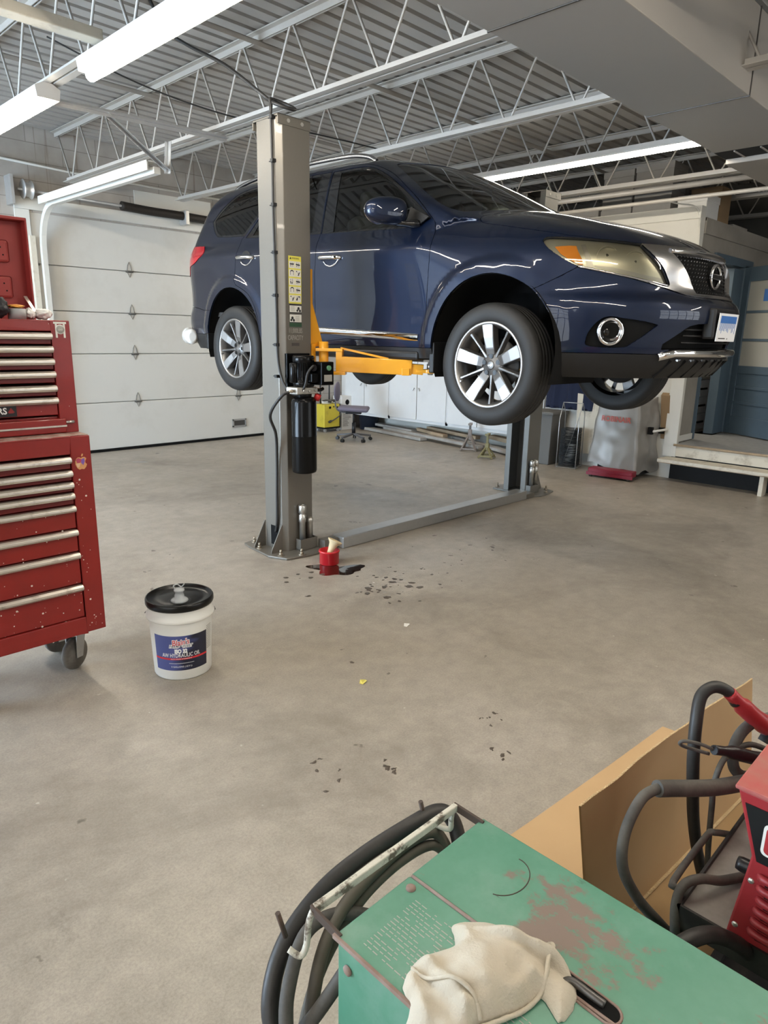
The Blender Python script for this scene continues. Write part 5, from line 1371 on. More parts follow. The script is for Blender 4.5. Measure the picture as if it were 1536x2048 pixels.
# open lid standing up behind
bm = BM(); lx0, lx1, ly = HX0, 1.02, YC+DD-.02
lx1 = 1.150
box(bm, lx0, lx1, ly, ly+.012, HZ1, HZ1+.405)
box(bm, lx0, lx1, ly-.05, ly+.012, HZ1+.405, HZ1+.418); box(bm, lx1-.008, lx1, ly-.05, ly+.012, HZ1, HZ1+.418); box(bm, lx0, lx0+.008, ly-.05, ly+.012, HZ1, HZ1+.418)
lid = make('lid', bm, 'lid_red', ch, bevel=.003)
for z in (HZ1+.09, HZ1+.235):
    bm = BM(); box(bm, lx0+.05, lx1-.07, ly-.012, ly, z, z+.09, bevel=.010); pnl = make('lid_rail', bm, 'lid_red', ch)
    bm = BM()
    for i in range(14):
        for k in range(2):
            lathe(bm, [(0,.0),(.0035,-.0002)], 8, Matrix.Translation((lx1-.095-.035*i-.008*k, ly-.0125, z+.03+.03*k)) @ Matrix.Rotation(PI/2,4,'X'))
    tag(make('peg_hole', bm, 'matt_black', pnl), kind='stuff')
bm = BM(); bar(bm, (lx1-.03, ly-.03, HZ1+.10), (lx1-.012, YC+.16, HZ1+.0), .014, .003); make('lid_stay', bm, 'drawer_pull', ch)
# clutter on the chest
zt = HZ1+.001
bm = BM(); lathe(bm, [(.014,0),(.034,0),(.034,.042),(.014,.042),(.014,0)], 36); o = make('tape_roll', bm, 'tape_grey'); o.location = (1.025, YC+.095, zt); tag(o, 'roll of grey tape lying on the red tool chest', 'tape')
def lump(name, m, loc, sc, seed, label, cat, amp=.35):
    bm = BM(); bmesh.ops.create_icosphere(bm, subdivisions=4, radius=1)
    for v in bm.verts:
        n = mnoise.fractal(Vector(v.co)*1.6+Vector((seed,seed*2,0)), 1., 2., 4); v.co *= 1+amp*n
    zmin = min(v.co.z for v in bm.verts)
    for v in bm.verts: v.co = Vector((v.co.x*sc[0], v.co.y*sc[1], (v.co.z-zmin)*sc[2]*.6)); 
    for f in bm.faces: f.smooth = True
    o = make(name, bm, m); o.location = loc; return tag(o, label, cat)
lump('cloth_bundle', 'bag_white', (1.077, YC+.10, zt), (.019,.022,.034), 2, 'small pale cloth bundle between the tape roll and the plastic bag', 'cloth')
lump('plastic_bag', 'bag_white', (1.128, YC+.10, zt), (.036,.036,.036), 5, 'crumpled white plastic bag on the corner of the red chest', 'bag', .3)
lump('work_glove', 'glove_black', (.958, YC+.09, zt+.0), (.034,.04,.06), 7, 'dark work glove heaped left of the grey tape roll', 'glove', .28)
lump('orange_rag', 'lamp_orange', (1.025, YC+.095, zt+.043), (.030,.030,.012), 8, 'orange rag lying on top of the grey tape roll', 'rag', .3)
# ---- the pail
pail = thing('oil_pail', 'white five gallon pail with black lid and navy label on the concrete', 'bucket', (1.476, 2.762, 0), 0)
bm = BM(); lathe(bm, [(0,.004),(.120,.004),(.128,.0),(.131,.006),(.1415,.275),(.1415,.278),(.152,.281),(.154,.287),(.153,.296),(.144,.305),(.143,.335),(.146,.34),(.146,.345)], 64); make('shell', bm, 'pail_white', pail)
bm = BM(); lathe(bm, [(.146,.336),(.151,.338),(.154,.346),(.154,.362),(.150,.370),(.146,.371),(.143,.366),(.140,.358),(.10,.357),(.095,.359),(.04,.359),(0,.359)], 64); lidp = make('lid', bm, 'lid_black', pail)
va = math.atan2(-2.762, -1.476)     # towards the camera
sx, sy = .050*math.cos(va), .050*math.sin(va)
bm = BM(); lathe(bm, [(.038,.0),(.040,.004),(.034,.010),(.022,.016),(.0215,.030),(.019,.034),(.019,.046),(.0235,.048),(.0235,.056),(.012,.060),(0,.060)], 30, Matrix.Translation((sx,sy,.359))); sp = make('spout', bm, 'spout_clear', pail)
bm = BM(); tube(bm, [(sx-.015,sy+.01,.415),(sx-.02,sy+.012,.432),(sx-.002,sy+.01,.436),(sx+.012,sy+.0,.424),(sx+.022,sy-.01,.438)], .003, 6, smooth=5); make('spout_tab', bm, 'spout_clear', sp)
bm = BM(); lathe(bm, [(.040,.3595),(.048,.3605),(.052,.3595)], 30, Matrix.Translation((sx,sy,0))); make('spout_collar', bm, 'lid_black', lidp)
# wire bail
bm = BM(); ra = va+1.45; bx_, by_ = math.cos(ra), math.sin(ra); tx, ty = -by_, bx_
pts = []
for q in np.linspace(0, PI, 24):
    a = ra + q; pts.append((.154*math.cos(a)*1.03, .154*math.sin(a)*1.03, .288-.018*math.sin(q)))
tube(bm, pts, .0022, 6); make('bail', bm, 'steel_dark', pail)
# label: a curved band facing the camera
def on_pail(ang, z, off=.0006):
    r = .131 + (.1415-.131)*(z-.006)/.269 + off; return Vector((r*math.cos(ang), r*math.sin(ang), z))
la = va - .055; half_a = .95
def band(name, a0, a1, z0, z1, m, par, off, n=24, zfun=None):
    bm = BM(); R = []
    for k in range(n+1):
        a = la - (a0+(a1-a0)*k/n)*-1; R.append((bm.verts.new(on_pail(a, z0 if zfun is None else zfun(k/n)[0], off)), bm.verts.new(on_pail(a, z1 if zfun is None else zfun(k/n)[1], off))))
    for A, B in zip(R, R[1:]): f = bm.faces.new((A[0],B[0],B[1],A[1])); f.smooth = True
    return make(name, bm, m, par)
def label_mat():
    m, nt, b = nmat('pail_label'); L = nt.links; tc = nt.nodes.new('ShaderNodeTexCoord'); mp = nt.nodes.new('ShaderNodeMapping'); mp.inputs['Scale'].default_value = (9, 9, 30); mp.inputs['Rotation'].default_value = (.25,.35,0); L.new(tc.outputs['Object'], mp.inputs[0])
    n = nt.nodes.new('ShaderNodeTexNoise'); n.inputs['Scale'].default_value = 1; n.inputs['Detail'].default_value = 2; L.new(mp.outputs[0], n.inputs['Vector'])
    g = nt.nodes.new('ShaderNodeVectorMath'); g.operation = 'DOT_PRODUCT'; g.inputs[1].default_value = (-math.sin(va)*7, math.cos(va)*7, -2.5); L.new(tc.outputs['Object'], g.inputs[0])
    ml = nt.nodes.new('ShaderNodeMath'); ml.operation = 'SUBTRACT'; L.new(n.outputs['Fac'], ml.inputs[0]); L.new(g.outputs['Value'], ml.inputs[1])
    r = nt.nodes.new('ShaderNodeValToRGB'); r.color_ramp.elements[0].position = .62; r.color_ramp.elements[0].color = (.008,.010,.030,1); r.color_ramp.elements[1].position = 1.0; r.color_ramp.elements[1].color = (.07,.09,.27,1)
    L.new(ml.outputs[0], r.inputs[0]); L.new(r.outputs[0], b.inputs['Base Color']); b.inputs['Roughness'].default_value = .35; M['pail_label'] = m
label_mat()
lb = band('label', -half_a, half_a, .050, .222, 'pail_label', pail, .0006)
band('label_stripe', -half_a, half_a, .104, .113, 'print_red', lb, .0010)
band('label_rule', -.42, .42, .0855, .0872, 'print_white', lb, .0010)
def pail_text(name, body, z, size, m, width, off=.0010, shear=0, offset=0, rot=0):
    o = text(name, body, m, size, lb, Matrix.Identity(4), .0002, shear=shear, offset=offset, width=width)
    for v in o.data.vertices:
        x, y = v.co.x*math.cos(rot)-v.co.y*math.sin(rot), v.co.x*math.sin(rot)+v.co.y*math.cos(rot)
        zz = z + y; r = .136; v.co = on_pail(la + x/r, zz, off + v.co.z)
    return o
pail_text('label_text_outline', "Blain's", .190, .038, 'print_white', .080, .0009, .15, .0030, .10)
pail_text('label_text', "Blain's", .190, .038, 'print_red', .074, .0014, .15, .0003, .10)
pail_text('label_text_outline', "FARM & FLEET", .171, .018, 'print_white', .108, .0009, .2, .0028)
pail_text('label_text', "FARM & FLEET", .171, .018, 'pail_blue_dark', .102, .0014, .2, .0)
pail_text('label_text', "ISO 32", .1465, .026, 'print_white', .056, .001, 0, .0018)
pail_text('label_text', "AW HYDRAULIC OIL", .1255, .027, 'print_white', .176, .001, 0, .0003)
pail_text('label_text', "PREMIUM HYDRAULIC OIL" if False else "ANTI-WEAR HYDRAULIC", .1085, .0055, 'print_white', .095, .0015)
pail_text('label_text', "5 GALLONS (18.9 L)", .069, .0105, 'print_white', .094, .001)
# fine print at the side
bm = BM()
for k in range(14):
    z = .235-.0085*k
    for j in range(3):
        a0 = la + .97 + .10*j; A = on_pail(a0, z, .0008); B = on_pail(a0+.085, z, .0008); C_ = on_pail(a0+.085, z+.004, .0008); D_ = on_pail(a0, z+.004, .0008); bm.faces.new([bm.verts.new(q) for q in (A,B,C_,D_)])
tag(make('fine_print', bm, 'pale_ink', pail), kind='stuff')
# ---- red pot with funnel, drips, puddle
mat('pot_red', (.50,.015,.022), .35, coat=.2); mat('funnel_cream', (.62,.50,.30), .5, noise=(14,.3,(.4,.28,.14),.5,.8)); mat('oil', (.020,.010,.006), .04, coat=1, spec=.8); mat('oil_dark', (.085,.068,.054), .30)
pot = thing('oil_pot', 'small red plastic pot on the floor beside the near lift post', 'pot', (3.005, 3.465, 0))
bm = BM(); lathe(bm, [(0,.003),(.060,.003),(.064,.0),(.068,.004),(.0685,.085),(.073,.088),(.073,.098),(.068,.100),(.064,.098),(.063,.02),(0,.02)], 40)
for v in bm.verts:
    a = math.atan2(v.co.y, v.co.x); k = (1-.07*max(0,math.cos(4*a))**3) if .012 < v.co.z < .08 else 1; v.co.x *= k; v.co.y *= k
make('shell', bm, 'pot_red', pot)
bm = BM(); lathe(bm, [(0,.024),(.061,.024)], 30); make('oil_inside', bm, 'oil', pot)
bm = BM(); lathe(bm, [(.009,.0),(.012,.002),(.020,.075),(.033,.125),(.052,.150),(.0545,.151),(.052,.147),(.031,.121),(.017,.07),(.010,.0)], 36)
o = make('funnel', bm, 'funnel_cream'); o.location = (2.985, 3.475, .026); o.rotation_euler = (.0, .0, 0)
dirc = Vector((.42,-.16,.89)); o.rotation_euler = dirc.to_track_quat('Z','Y').to_euler(); tag(o, 'cream plastic funnel leaning in the red pot', 'funnel')
def blob(bm, x, y, r, seed, sx=1, sy=1, rot=0, n=26, amp=.45):
    c = bm.verts.new((x,y,.0016)); P = []
    for k in range(n):
        a = 2*PI*k/n; rr = r*(1+amp*mnoise.noise(Vector((math.cos(a)*1.6+seed, math.sin(a)*1.6, seed*.7)))); u, w = rr*math.cos(a)*sx, rr*math.sin(a)*sy
        P.append(bm.verts.new((x+u*math.cos(rot)-w*math.sin(rot), y+u*math.sin(rot)+w*math.cos(rot), .0006)))
    for k in range(n): bm.faces.new((c, P[k], P[(k+1)%n]))
bm = BM(); blob(bm, 2.955, 3.335, .125, 3.1, 1.25, .95, -.75, 46, .75); o = make('oil_puddle', bm, 'oil'); tag(o, 'dark wet oil puddle in front of the red pot', 'puddle', kind='thing')
random.seed(5)
for (x, y, r) in ((2.60,3.43,.016),(2.70,3.43,.013),(2.79,3.40,.016),(2.72,3.32,.016),(2.55,3.36,.014),(2.66,3.36,.006),(2.82,3.32,.02)):
    bm = BM(); blob(bm, x, y, r, x*9, 1.1, 1., 0, 16, .3); tag(make('oil_drop', bm, 'oil_dark'), 'dark oil drip on the concrete left of the puddle', 'oil drop', 'oil drips beside the puddle')
bm = BM(); random.seed(21)
for k in range(46):
    x = 3.05+random.gauss(0,.22); y = 2.86+random.gauss(0,.13); blob(bm, x, y, abs(random.gauss(0,.010))+.003, k*1.7, 1.3, .9, random.random()*3, 14, .6)
for k in range(26):
    x = 3.75+random.gauss(0,.35); y = 2.95+random.gauss(0,.2); blob(bm, x, y, abs(random.gauss(0,.007))+.002, k*2.7, 1.5, .8, random.random()*3, 12, .6)
tag(make('oil_spatter', bm, 'oil_dark'), 'dark oil spatter dried on the concrete before the car', 'stain', kind='stuff')
bm = BM(); random.seed(33)
for (cx, cy, n, sp) in ((1.65,1.55,5,.03),(1.40,1.62,3,.03),(2.15,1.47,7,.035),(2.02,1.28,5,.03),(1.48,1.75,3,.05),(2.10,2.25,2,.01),(4.6,5.4,4,.25),(5.3,5.0,4,.3)):
    for k in range(n): blob(bm, cx+random.gauss(0,sp), cy+random.gauss(0,sp), .004+.008*random.random()*(4 if cx > 4 else 1), k*3.3+cx, 1.4, .7, random.random()*3, 12, .8)
tag(make('dirt_speck', bm, 'oil_dark'), 'dark dirt flecks scattered over the open concrete', 'dirt', kind='stuff')
mat('scrap_yellow', (.70,.62,.14), .6); mat('scrap_white', (.75,.74,.70), .7)
for (px_, m, lab) in (((1.98,2.05), 'scrap_yellow', 'scrap of yellow paper on the concrete in the middle of the floor'), ((2.60,2.35), 'scrap_white', 'scrap of white paper on the concrete right of the oil spatter')):
    bm = BM(); q = [(0,0,.002),(.03,.004,.008),(.038,.022,.003),(.012,.03,.010),(-.006,.016,.003)]; prism(bm, q, (0,0,.001)); o = make('paper_scrap', bm, m); o.location = (*px_,0); tag(o, lab, 'paper scrap')
# ------------------------------------------------------------------ foreground: green machine, cables, cardboard, red welder
def green_mat(name, rust, seed):
    m, nt, b = nmat(name); L = nt.links; tc = nt.nodes.new('ShaderNodeTexCoord')
    def nz(scale, det, off, rough=.65, sc=(1,1,1)):
        mp = nt.nodes.new('ShaderNodeMapping'); mp.inputs['Location'].default_value = off; mp.inputs['Scale'].default_value = sc; L.new(tc.outputs['Object'], mp.inputs[0])
        n = nt.nodes.new('ShaderNodeTexNoise'); n.inputs['Scale'].default_value = scale; n.inputs['Detail'].default_value = det; n.inputs['Roughness'].default_value = rough; L.new(mp.outputs[0], n.inputs['Vector']); return n.outputs['Fac']
    def mixc(a, c, f, p0, p1, amt=1.):
        r = nt.nodes.new('ShaderNodeValToRGB'); r.color_ramp.elements[0].position = p0; r.color_ramp.elements[0].color = (0,0,0,1); r.color_ramp.elements[1].position = p1; r.color_ramp.elements[1].color = (amt,amt,amt,1); L.new(f, r.inputs[0])
        x = nt.nodes.new('ShaderNodeMix'); x.data_type = 'RGBA'; L.new(r.outputs[0], x.inputs[0])
        if isinstance(a, tuple): x.inputs[6].default_value = (*a,1)
        else: L.new(a, x.inputs[6])
        x.inputs[7].default_value = (*c,1); return x.outputs[2]
    c = mixc((.075,.235,.158), (.115,.285,.205), nz(5,5,(seed,0,0)), .4, .65)
    c = mixc(c, (.16,.30,.235), nz(9,6,(seed,3,1)), .52, .7, .6)
    c = mixc(c, (.21,.135,.115), nz(6.5,9,(seed+1,1,2),.72,(1,.75,1)), rust, rust+.045, .9)
    c = mixc(c, (.03,.03,.026), nz(26,5,(seed,7,2),.6,(1,.4,1)), .70, .76, .7)
    L.new(c, b.inputs['Base Color']); b.inputs['Roughness'].default_value = .42; b.inputs['Coat Weight'].default_value = .1; M[name] = m
green_mat('welder_green', .565, .35); green_mat('welder_green_side', .68, 3.)
mat('bare_rust', (.23,.155,.125), .8, noise=(22,.7,(.34,.27,.24),.4,.7))
mat('flaky_white', (.60,.58,.50), .6, noise=(30,.95,(.14,.11,.085),.52,.60), bump=(40,.3))
mat('cable_black', (.022,.021,.020), .5, noise=(14,.5,(.05,.045,.04),.45,.75), bump=(70,.06))
mat('cable_dusty', (.055,.052,.048), .7, noise=(10,.8,(.13,.12,.105),.4,.7), bump=(60,.08))
mat('cable_brown', (.095,.082,.062), .6, noise=(9,.6,(.05,.045,.04),.45,.7))
mat('card', (.50,.335,.175), .8, noise=(3,.35,(.43,.28,.14),.4,.7)); mat('card_shaded', (.36,.235,.115), .85, noise=(4,.4,(.28,.18,.085),.4,.7)); mat('card_edge', (.55,.40,.22), .9, bump=(180,.6))
mat('rag_cotton', (.54,.49,.40), .95, noise=(5,.5,(.50,.43,.32),.42,.75), bump=(260,.25))
mat('red_weld', (.30,.022,.028), .42, noise=(5,.45,(.20,.03,.03),.4,.7)); mat('red_dusty', (.40,.075,.07), .7, noise=(8,.7,(.33,.16,.13),.4,.7))
mat('tray_grey', (.20,.19,.175), .7, .1, noise=(9,.7,(.32,.305,.285),.35,.65)); mat('frame_black', (.014,.013,.013), .5, noise=(12,.7,(.06,.055,.05),.45,.75)); mat('handle_red', (.36,.03,.035), .4, coat=.1)
GX, GXR, GY, GZT = .594, .990, .674, .62
gm = thing('welding_machine', 'scratched green welding machine cabinet with a cotton rag on its top', 'welder', (0,0,0))
bm = BM(); box(bm, GX+.004, GXR-.004, -.12, GY-.004, .06, GZT-.004); make('cabinet', bm, 'welder_green_side', gm, bevel=.004)
# top in two sheets that meet at a seam: the hinged hatch and the rear strip
SX = .775
bm = BM(); box(bm, GX, SX-.002, -.12, GY, GZT-.006, GZT); make('top_panel', bm, 'welder_green', gm, bevel=.003)
bm = BM(); box(bm, SX+.002, GXR, -.12, GY, GZT-.006, GZT); make('top_panel', bm, 'welder_green', gm, bevel=.003)
bm = BM(); tube(bm, [(SX,GY-.004,GZT-.0005),(SX,-.12,GZT-.0005)], .0032, 8); make('hinge_seam', bm, 'bare_rust', gm)
bm = BM(); box(bm, GX-.002,GX+.003,-.12,GY+.002,GZT-.007,GZT+.0008); make('worn_edge', bm, 'bare_rust', gm)
bm = BM(); lathe(bm, [(0,.005),(.005,.005),(.0085,.003),(.009,0)], 16, Matrix.Translation((.752,.652,GZT))); make('screw', bm, 'bare_rust', gm)
bm = BM(); lathe(bm, [(0,.005),(.005,.005),(.0085,.003),(.009,0)], 16, Matrix.Translation((GX+.003,GY-.03,GZT-.05)) @ Matrix.Rotation(-PI/2,4,'Y')); make('screw', bm, 'bare_rust', gm)
bm = BM(); lathe(bm, [(0,.005),(.005,.005),(.0085,.003),(.009,0)], 16, Matrix.Translation((GXR-.0,GY-.0,GZT-.3))); bm.free()
# printed notice, half worn away
bm = BM(); random.seed(3)
for k in range(17):
    x = GX+.022+.0076*k; y0 = GY-.045 - .0*k; L_ = .12 - (.03 if k in (5,11) else 0)
    y = y0
    while y > y0-L_:
        l = random.uniform(.004,.014)
        if random.random() < .82: box(bm, x, x+.0016, y-l, y, GZT, GZT+.0004)
        y -= l+.003
tag(make('worn_print', bm, 'pale_ink', gm), kind='stuff')
bm = BM()
for k in range(10):
    x = GX+.03+.0076*k; y = .40
    while y > .30:
        l = random.uniform(.004,.014); box(bm, x, x+.0014, y-l, y, GZT, GZT+.0004); y -= l+.003
tag(make('worn_print', bm, 'pale_ink', gm), kind='stuff')
# slot with the lifting eye below
n = 12; A = Vector((.788,.375,GZT+.0006)); B_ = Vector((.786,.300,GZT+.0006)); bm = BM()
def stadium(w):
    return [Vector((A.x+w*math.cos(a), A.y+w*math.sin(a), A.z)) for a in np.linspace(0,PI,n)] + [Vector((B_.x+w*math.cos(a), B_.y+w*math.sin(a), B_.z)) for a in np.linspace(PI,2*PI,n)]
f = bm.faces.new([bm.verts.new(q) for q in stadium(.0165)]); make('lifting_slot', bm, 'matt_black', gm)
bm = BM(); tube(bm, stadium(.0175), .0022, 6, closed=True); make('slot_rim', bm, 'bare_rust', gm)
bm = BM(); tube(bm, [(.780,.375,GZT-.004),(.790,.362,GZT+.004),(.788,.335,GZT+.007),(.792,.31,GZT+.002)], .0062, 10, smooth=5); make('lifting_eye', bm, 'steel_dark', gm)
bm = BM(); tube(bm, [Vector((.895+.052*math.cos(a), .555+.040*math.sin(a), GZT+.0002)) for a in np.linspace(3.4,6.4,20)], .0010, 5); make('ring_scratch', bm, 'rusty_iron', gm)
# handle bar at the back with its brackets and cable hooks
HYB = .735
bm = BM(); bar(bm, (GX+.008,HYB,GZT+.0),(GXR-.018,HYB-.006,GZT+.004), .011, .016); hb_ = make('handle_bar', bm, 'flaky_white', gm, bevel=.002)
bm = BM(); bar(bm, (GX+.008,HYB+.006,GZT+.0),(GX+.006,GY-.01,GZT-.006), .006, .016); make('handle_bracket', bm, 'rusty_iron', gm, bevel=.001)
bm = BM(); bar(bm, (GXR-.018,HYB,GZT+.004),(GXR-.012,GY-.01,GZT-.004), .006, .016); make('handle_bracket', bm, 'rusty_iron', gm, bevel=.001)
bm = BM(); tube(bm, [(GX+.008,HYB,GZT),(GX+.004,HYB+.008,GZT-.03),(GX+.0,HYB+.010,GZT-.075),(GX-.012,HYB+.012,GZT-.090),(GX-.022,HYB+.03,GZT-.082)], .0058, 8, smooth=5); make('cable_hook', bm, 'flaky_white', gm)
bm = BM(); tube(bm, [(GXR-.018,HYB,GZT+.004),(GXR-.016,HYB+.006,GZT-.03),(GXR-.014,HYB+.01,GZT-.06),(GXR-.020,HYB+.04,GZT-.065)], .0058, 8, smooth=5); make('cable_hook', bm, 'flaky_white', gm)
for q in ((.565,.785,.595),(.944,.800,.605)):
    bm = BM(); cyl(bm, (q[0]+.012,q[1]-.005,q[2]-.045), (q[0],q[1],q[2]+.008), .0048, 8); make('hook_pin', bm, 'rusty_iron', gm)
# leads hung behind the machine
def cable(name, pts, r, m, label, n=8, radii=None):
    bm = BM(); tube(bm, pts, r, 12, smooth=n, radii=radii); return tag(make(name, bm, m), label, 'cable', None)
cable('welding_lead', [(1.00,.730,.50),(1.012,.765,.548),(.985,.785,.575),(.91,.800,.572),(.80,.822,.552),(.70,.832,.525),(.605,.822,.48),(.545,.785,.42),(.535,.735,.33),(.52,.71,.2),(.515,.70,.05)], .0165, 'cable_black', 'thickest black welding lead, outermost of the bundle behind the green machine')
cable('welding_lead', [(.985,.75,.49),(.965,.775,.540),(.90,.790,.545),(.80,.790,.535),(.72,.785,.515),(.66,.772,.48),(.615,.75,.43),(.590,.735,.35),(.578,.725,.22),(.575,.72,.05)], .0125, 'cable_brown', 'dusty brown welding lead looped over the hook, inside the black lead')
cable('welding_lead', [(.99,.745,.47),(.955,.77,.518),(.88,.785,.520),(.78,.786,.506),(.70,.78,.47),(.63,.765,.42),(.585,.75,.34),(.560,.735,.22),(.555,.73,.05)], .011, 'cable_brown', 'second brown welding lead, hanging closest to the green cabinet')
cable('welding_lead', [(.70,.70,.53),(.640,.698,.49),(.585,.712,.43),(.545,.735,.375),(.520,.738,.345),(.512,.728,.34),(.525,.715,.40),(.56,.755,.46),(.64,.80,.50),(.72,.78,.50),(.80,.72,.46)], .0125, 'cable_dusty', 'grey lead doubling back in a low loop beside the green cabinet', 8)
# rag: draped cloth
def rag():
    outline = [(.760,.545),(.785,.515),(.797,.470),(.803,.445),(.822,.420),(.815,.385),(.775,.342),(.722,.338),(.722,.352),(.733,.380),(.705,.385),(.665,.400),(.630,.418),(.605,.420),(.560,.440),(.53,.455),(.515,.490),(.550,.500),(.592,.508),(.598,.530),(.625,.545),(.660,.548),(.690,.535),(.715,.525),(.738,.552)]
    P = [Vector((a,b,0)) for a, b in outline]; P = smooth_path(P+[P[0]], 3)[:-1]
    poly = [(p.x,p.y) for p in P]
    c = Vector((.695,.455)); bm = BM(); h = .0042
    xs = np.arange(.50,.835,h); ys = np.arange(.325,.565,h); V = {}
    def height(x, y):
        # distance to the outline
        d = 1e9
        for i in range(len(poly)):
            a = Vector(poly[i]); b = Vector(poly[(i+1)%len(poly)]); ab = b-a; t = max(0,min(1,(Vector((x,y))-a).dot(ab)/max(ab.dot(ab),1e-12))); d = min(d, (Vector((x,y))-(a+ab*t)).length)
        e = min(1, d/.020); base = .012*(1-(1-e)**2)
        u = (x-.52)/.31; v = (y-.33)/.23
        fold = .016*mnoise.fractal(Vector((x*14,y*14,1.3)), 1., 2.1, 4) + .010*abs(mnoise.noise(Vector((x*26+y*18, y*9-x*6, 4.))))
        ridge = .0
        # main hump and rolled folds
        hump = .034*math.exp(-(((x-.705)/.075)**2+((y-.455)/.055)**2))
        r1 = .014*math.exp(-((x-.640-.25*(y-.47))/.010)**2)
        r2 = .016*math.exp(-(((x-.790)+.55*(y-.42))/.012)**2)
        r3 = .010*math.exp(-((y-.392-.1*(x-.65))/.009)**2)*(1 if .61 < x < .75 else .2)
        r4 = -.010*math.exp(-(((x-.765)+.35*(y-.44))/.006)**2)
        r5 = .008*math.exp(-(((x-.60)-.5*(y-.50))/.008)**2)
        top = GZT + .0015 + max(0.0015*e, base*.9 + e*(hump+r1+r2+r3+r4+r5+fold*.75) )
        if x < GX:   # hangs over the edge
            top -= (GX-x)*1.1
        return top, e
    ins = {}
    for i, x in enumerate(xs):
        for j, y in enumerate(ys):
            if inpoly(x, y, poly): z, e = height(x, y); V[i,j] = bm.verts.new((x, y, z))
    for (i,j) in list(V):
        q = [(i,j),(i+1,j),(i+1,j+1),(i,j+1)]
        if all(k in V for k in q): f = bm.faces.new([V[k] for k in q]); f.smooth = True
        elif sum(k in V for k in q) == 3: f = bm.faces.new([V[k] for k in q if k in V]); f.smooth = True
    # close the hem down to the table
    be = [e for e in bm.edges if len(e.link_faces) == 1]; nv = {}
    for e in be:
        for v in e.verts:
            if v not in nv: nv[v] = bm.verts.new((v.co.x, v.co.y, v.co.z-.0045 if v.co.x < GX else max(GZT+.0003, v.co.z-.006)))
    for e in be:
        l = e.link_loops[0]; a, b = l.vert, l.link_loop_next.vert; f = bm.faces.new((b,a,nv[a],nv[b])); f.smooth = True
    loose = [v for v in bm.verts if not v.link_faces]; bmesh.ops.delete(bm, geom=loose, context='VERTS')
    for _ in range(2): bmesh.ops.smooth_vert(bm, verts=bm.verts, factor=.35, use_axis_x=True, use_axis_y=True, use_axis_z=True)
    o = make('cotton_rag', bm, 'rag_cotton', auto=False); s = o.modifiers.new('s','SUBSURF'); s.levels = 1; s.render_levels = 1
    tag(o, 'crumpled off-white cotton rag lying on the green welding machine', 'rag')
    # stitched hem rolls
    for pts, r in (([(.632,.540),(.630,.51),(.640,.47),(.648,.44),(.640,.418)], .0032), ([(.820,.420),(.806,.405),(.785,.400),(.760,.388),(.735,.382),(.70,.386),(.665,.398),(.632,.416)], .0036),):
        bm = BM(); Q = [Vector((a,b,height(a,b)[0]+.002)) for a, b in pts]; tube(bm, Q, r, 8, smooth=6)
        for v in bm.verts: v.co += Vector((0,0,.0012))*mnoise.noise(v.co*260)
        make('hem', bm, 'rag_cotton', o)
rag()
# ---- cardboard
def sheet(bm, q, t, nrm):
    prism(bm, [Vector(p) for p in q], Vector(nrm)*t)
card = thing('cardboard_sheet', 'unfolded brown cardboard box, one flap standing up beside the red welder', 'cardboard', (0,0,0))
bm = BM(); sheet(bm, [(1.50,1.02,.004),(1.72,1.00,.004),(2.18,.965,.004),(2.63,.935,.004),(2.66,.56,.004),(1.40,.61,.004)], .004, (0,0,1)); make('floor_panel', bm, 'card', card)
TL, TR, BL, BR = Vector((1.246,.592,.552)), Vector((2.285,.552,.500)), Vector((1.42,.612,.006)), Vector((2.46,.542,.006))
bm = BM(); N_ = 14
rows = []
for k in range(2):
    pass
fw = lambda u, v: (BL.lerp(BR,u)).lerp(TL.lerp(TR,u), v) + Vector((0,.010*math.sin(u*3.1)*v+.002*math.sin(u*17+2)*v,.0015*math.sin(u*31)*(v>.99)))
G = [[bm.verts.new(fw(i/40, j/8)) for j in range(9)] for i in range(41)]; G2 = [[bm.verts.new(fw(i/40, j/8)+Vector((0,.0045,0))) for j in range(9)] for i in range(41)]
for i in range(40):
    for j in range(8):
        f = bm.faces.new((G[i][j],G[i+1][j],G[i+1][j+1],G[i][j+1])); f.smooth = True; f = bm.faces.new((G2[i][j+1],G2[i+1][j+1],G2[i+1][j],G2[i][j])); f.smooth = True
make('standing_flap', bm, 'card', card, auto=False)
bm = BM(); n = 220; zz = []
for i in range(n+1):
    p = fw(i/n, 1.0); zz.append((bm.verts.new(p+Vector((0,-.0003,.001))), bm.verts.new(p+Vector((0,.0022+.0018*(1 if i%2 else -1),.0022))), bm.verts.new(p+Vector((0,.0048,.001)))))
for A, B in zip(zz, zz[1:]): bm.faces.new((A[0],B[0],B[1],A[1])); bm.faces.new((A[1],B[1],B[2],A[2]))
make('corrugated_edge', bm, 'card_edge', card, auto=False)
bm = BM(); sheet(bm, [(1.42,.606,.002),(2.46,.538,.002),(2.50,.10,.002),(1.30,.10,.002)], .004, (0,0,1)); make('front_panel', bm, 'card_shaded', card)  # same card, its colour darkened for the shadow on this panel
bm = BM(); tube(bm, [BL+Vector((0,-.002,.006)), BR+Vector((0,-.002,.006))], .006, 8); make('fold_line', bm, 'card_edge', card)
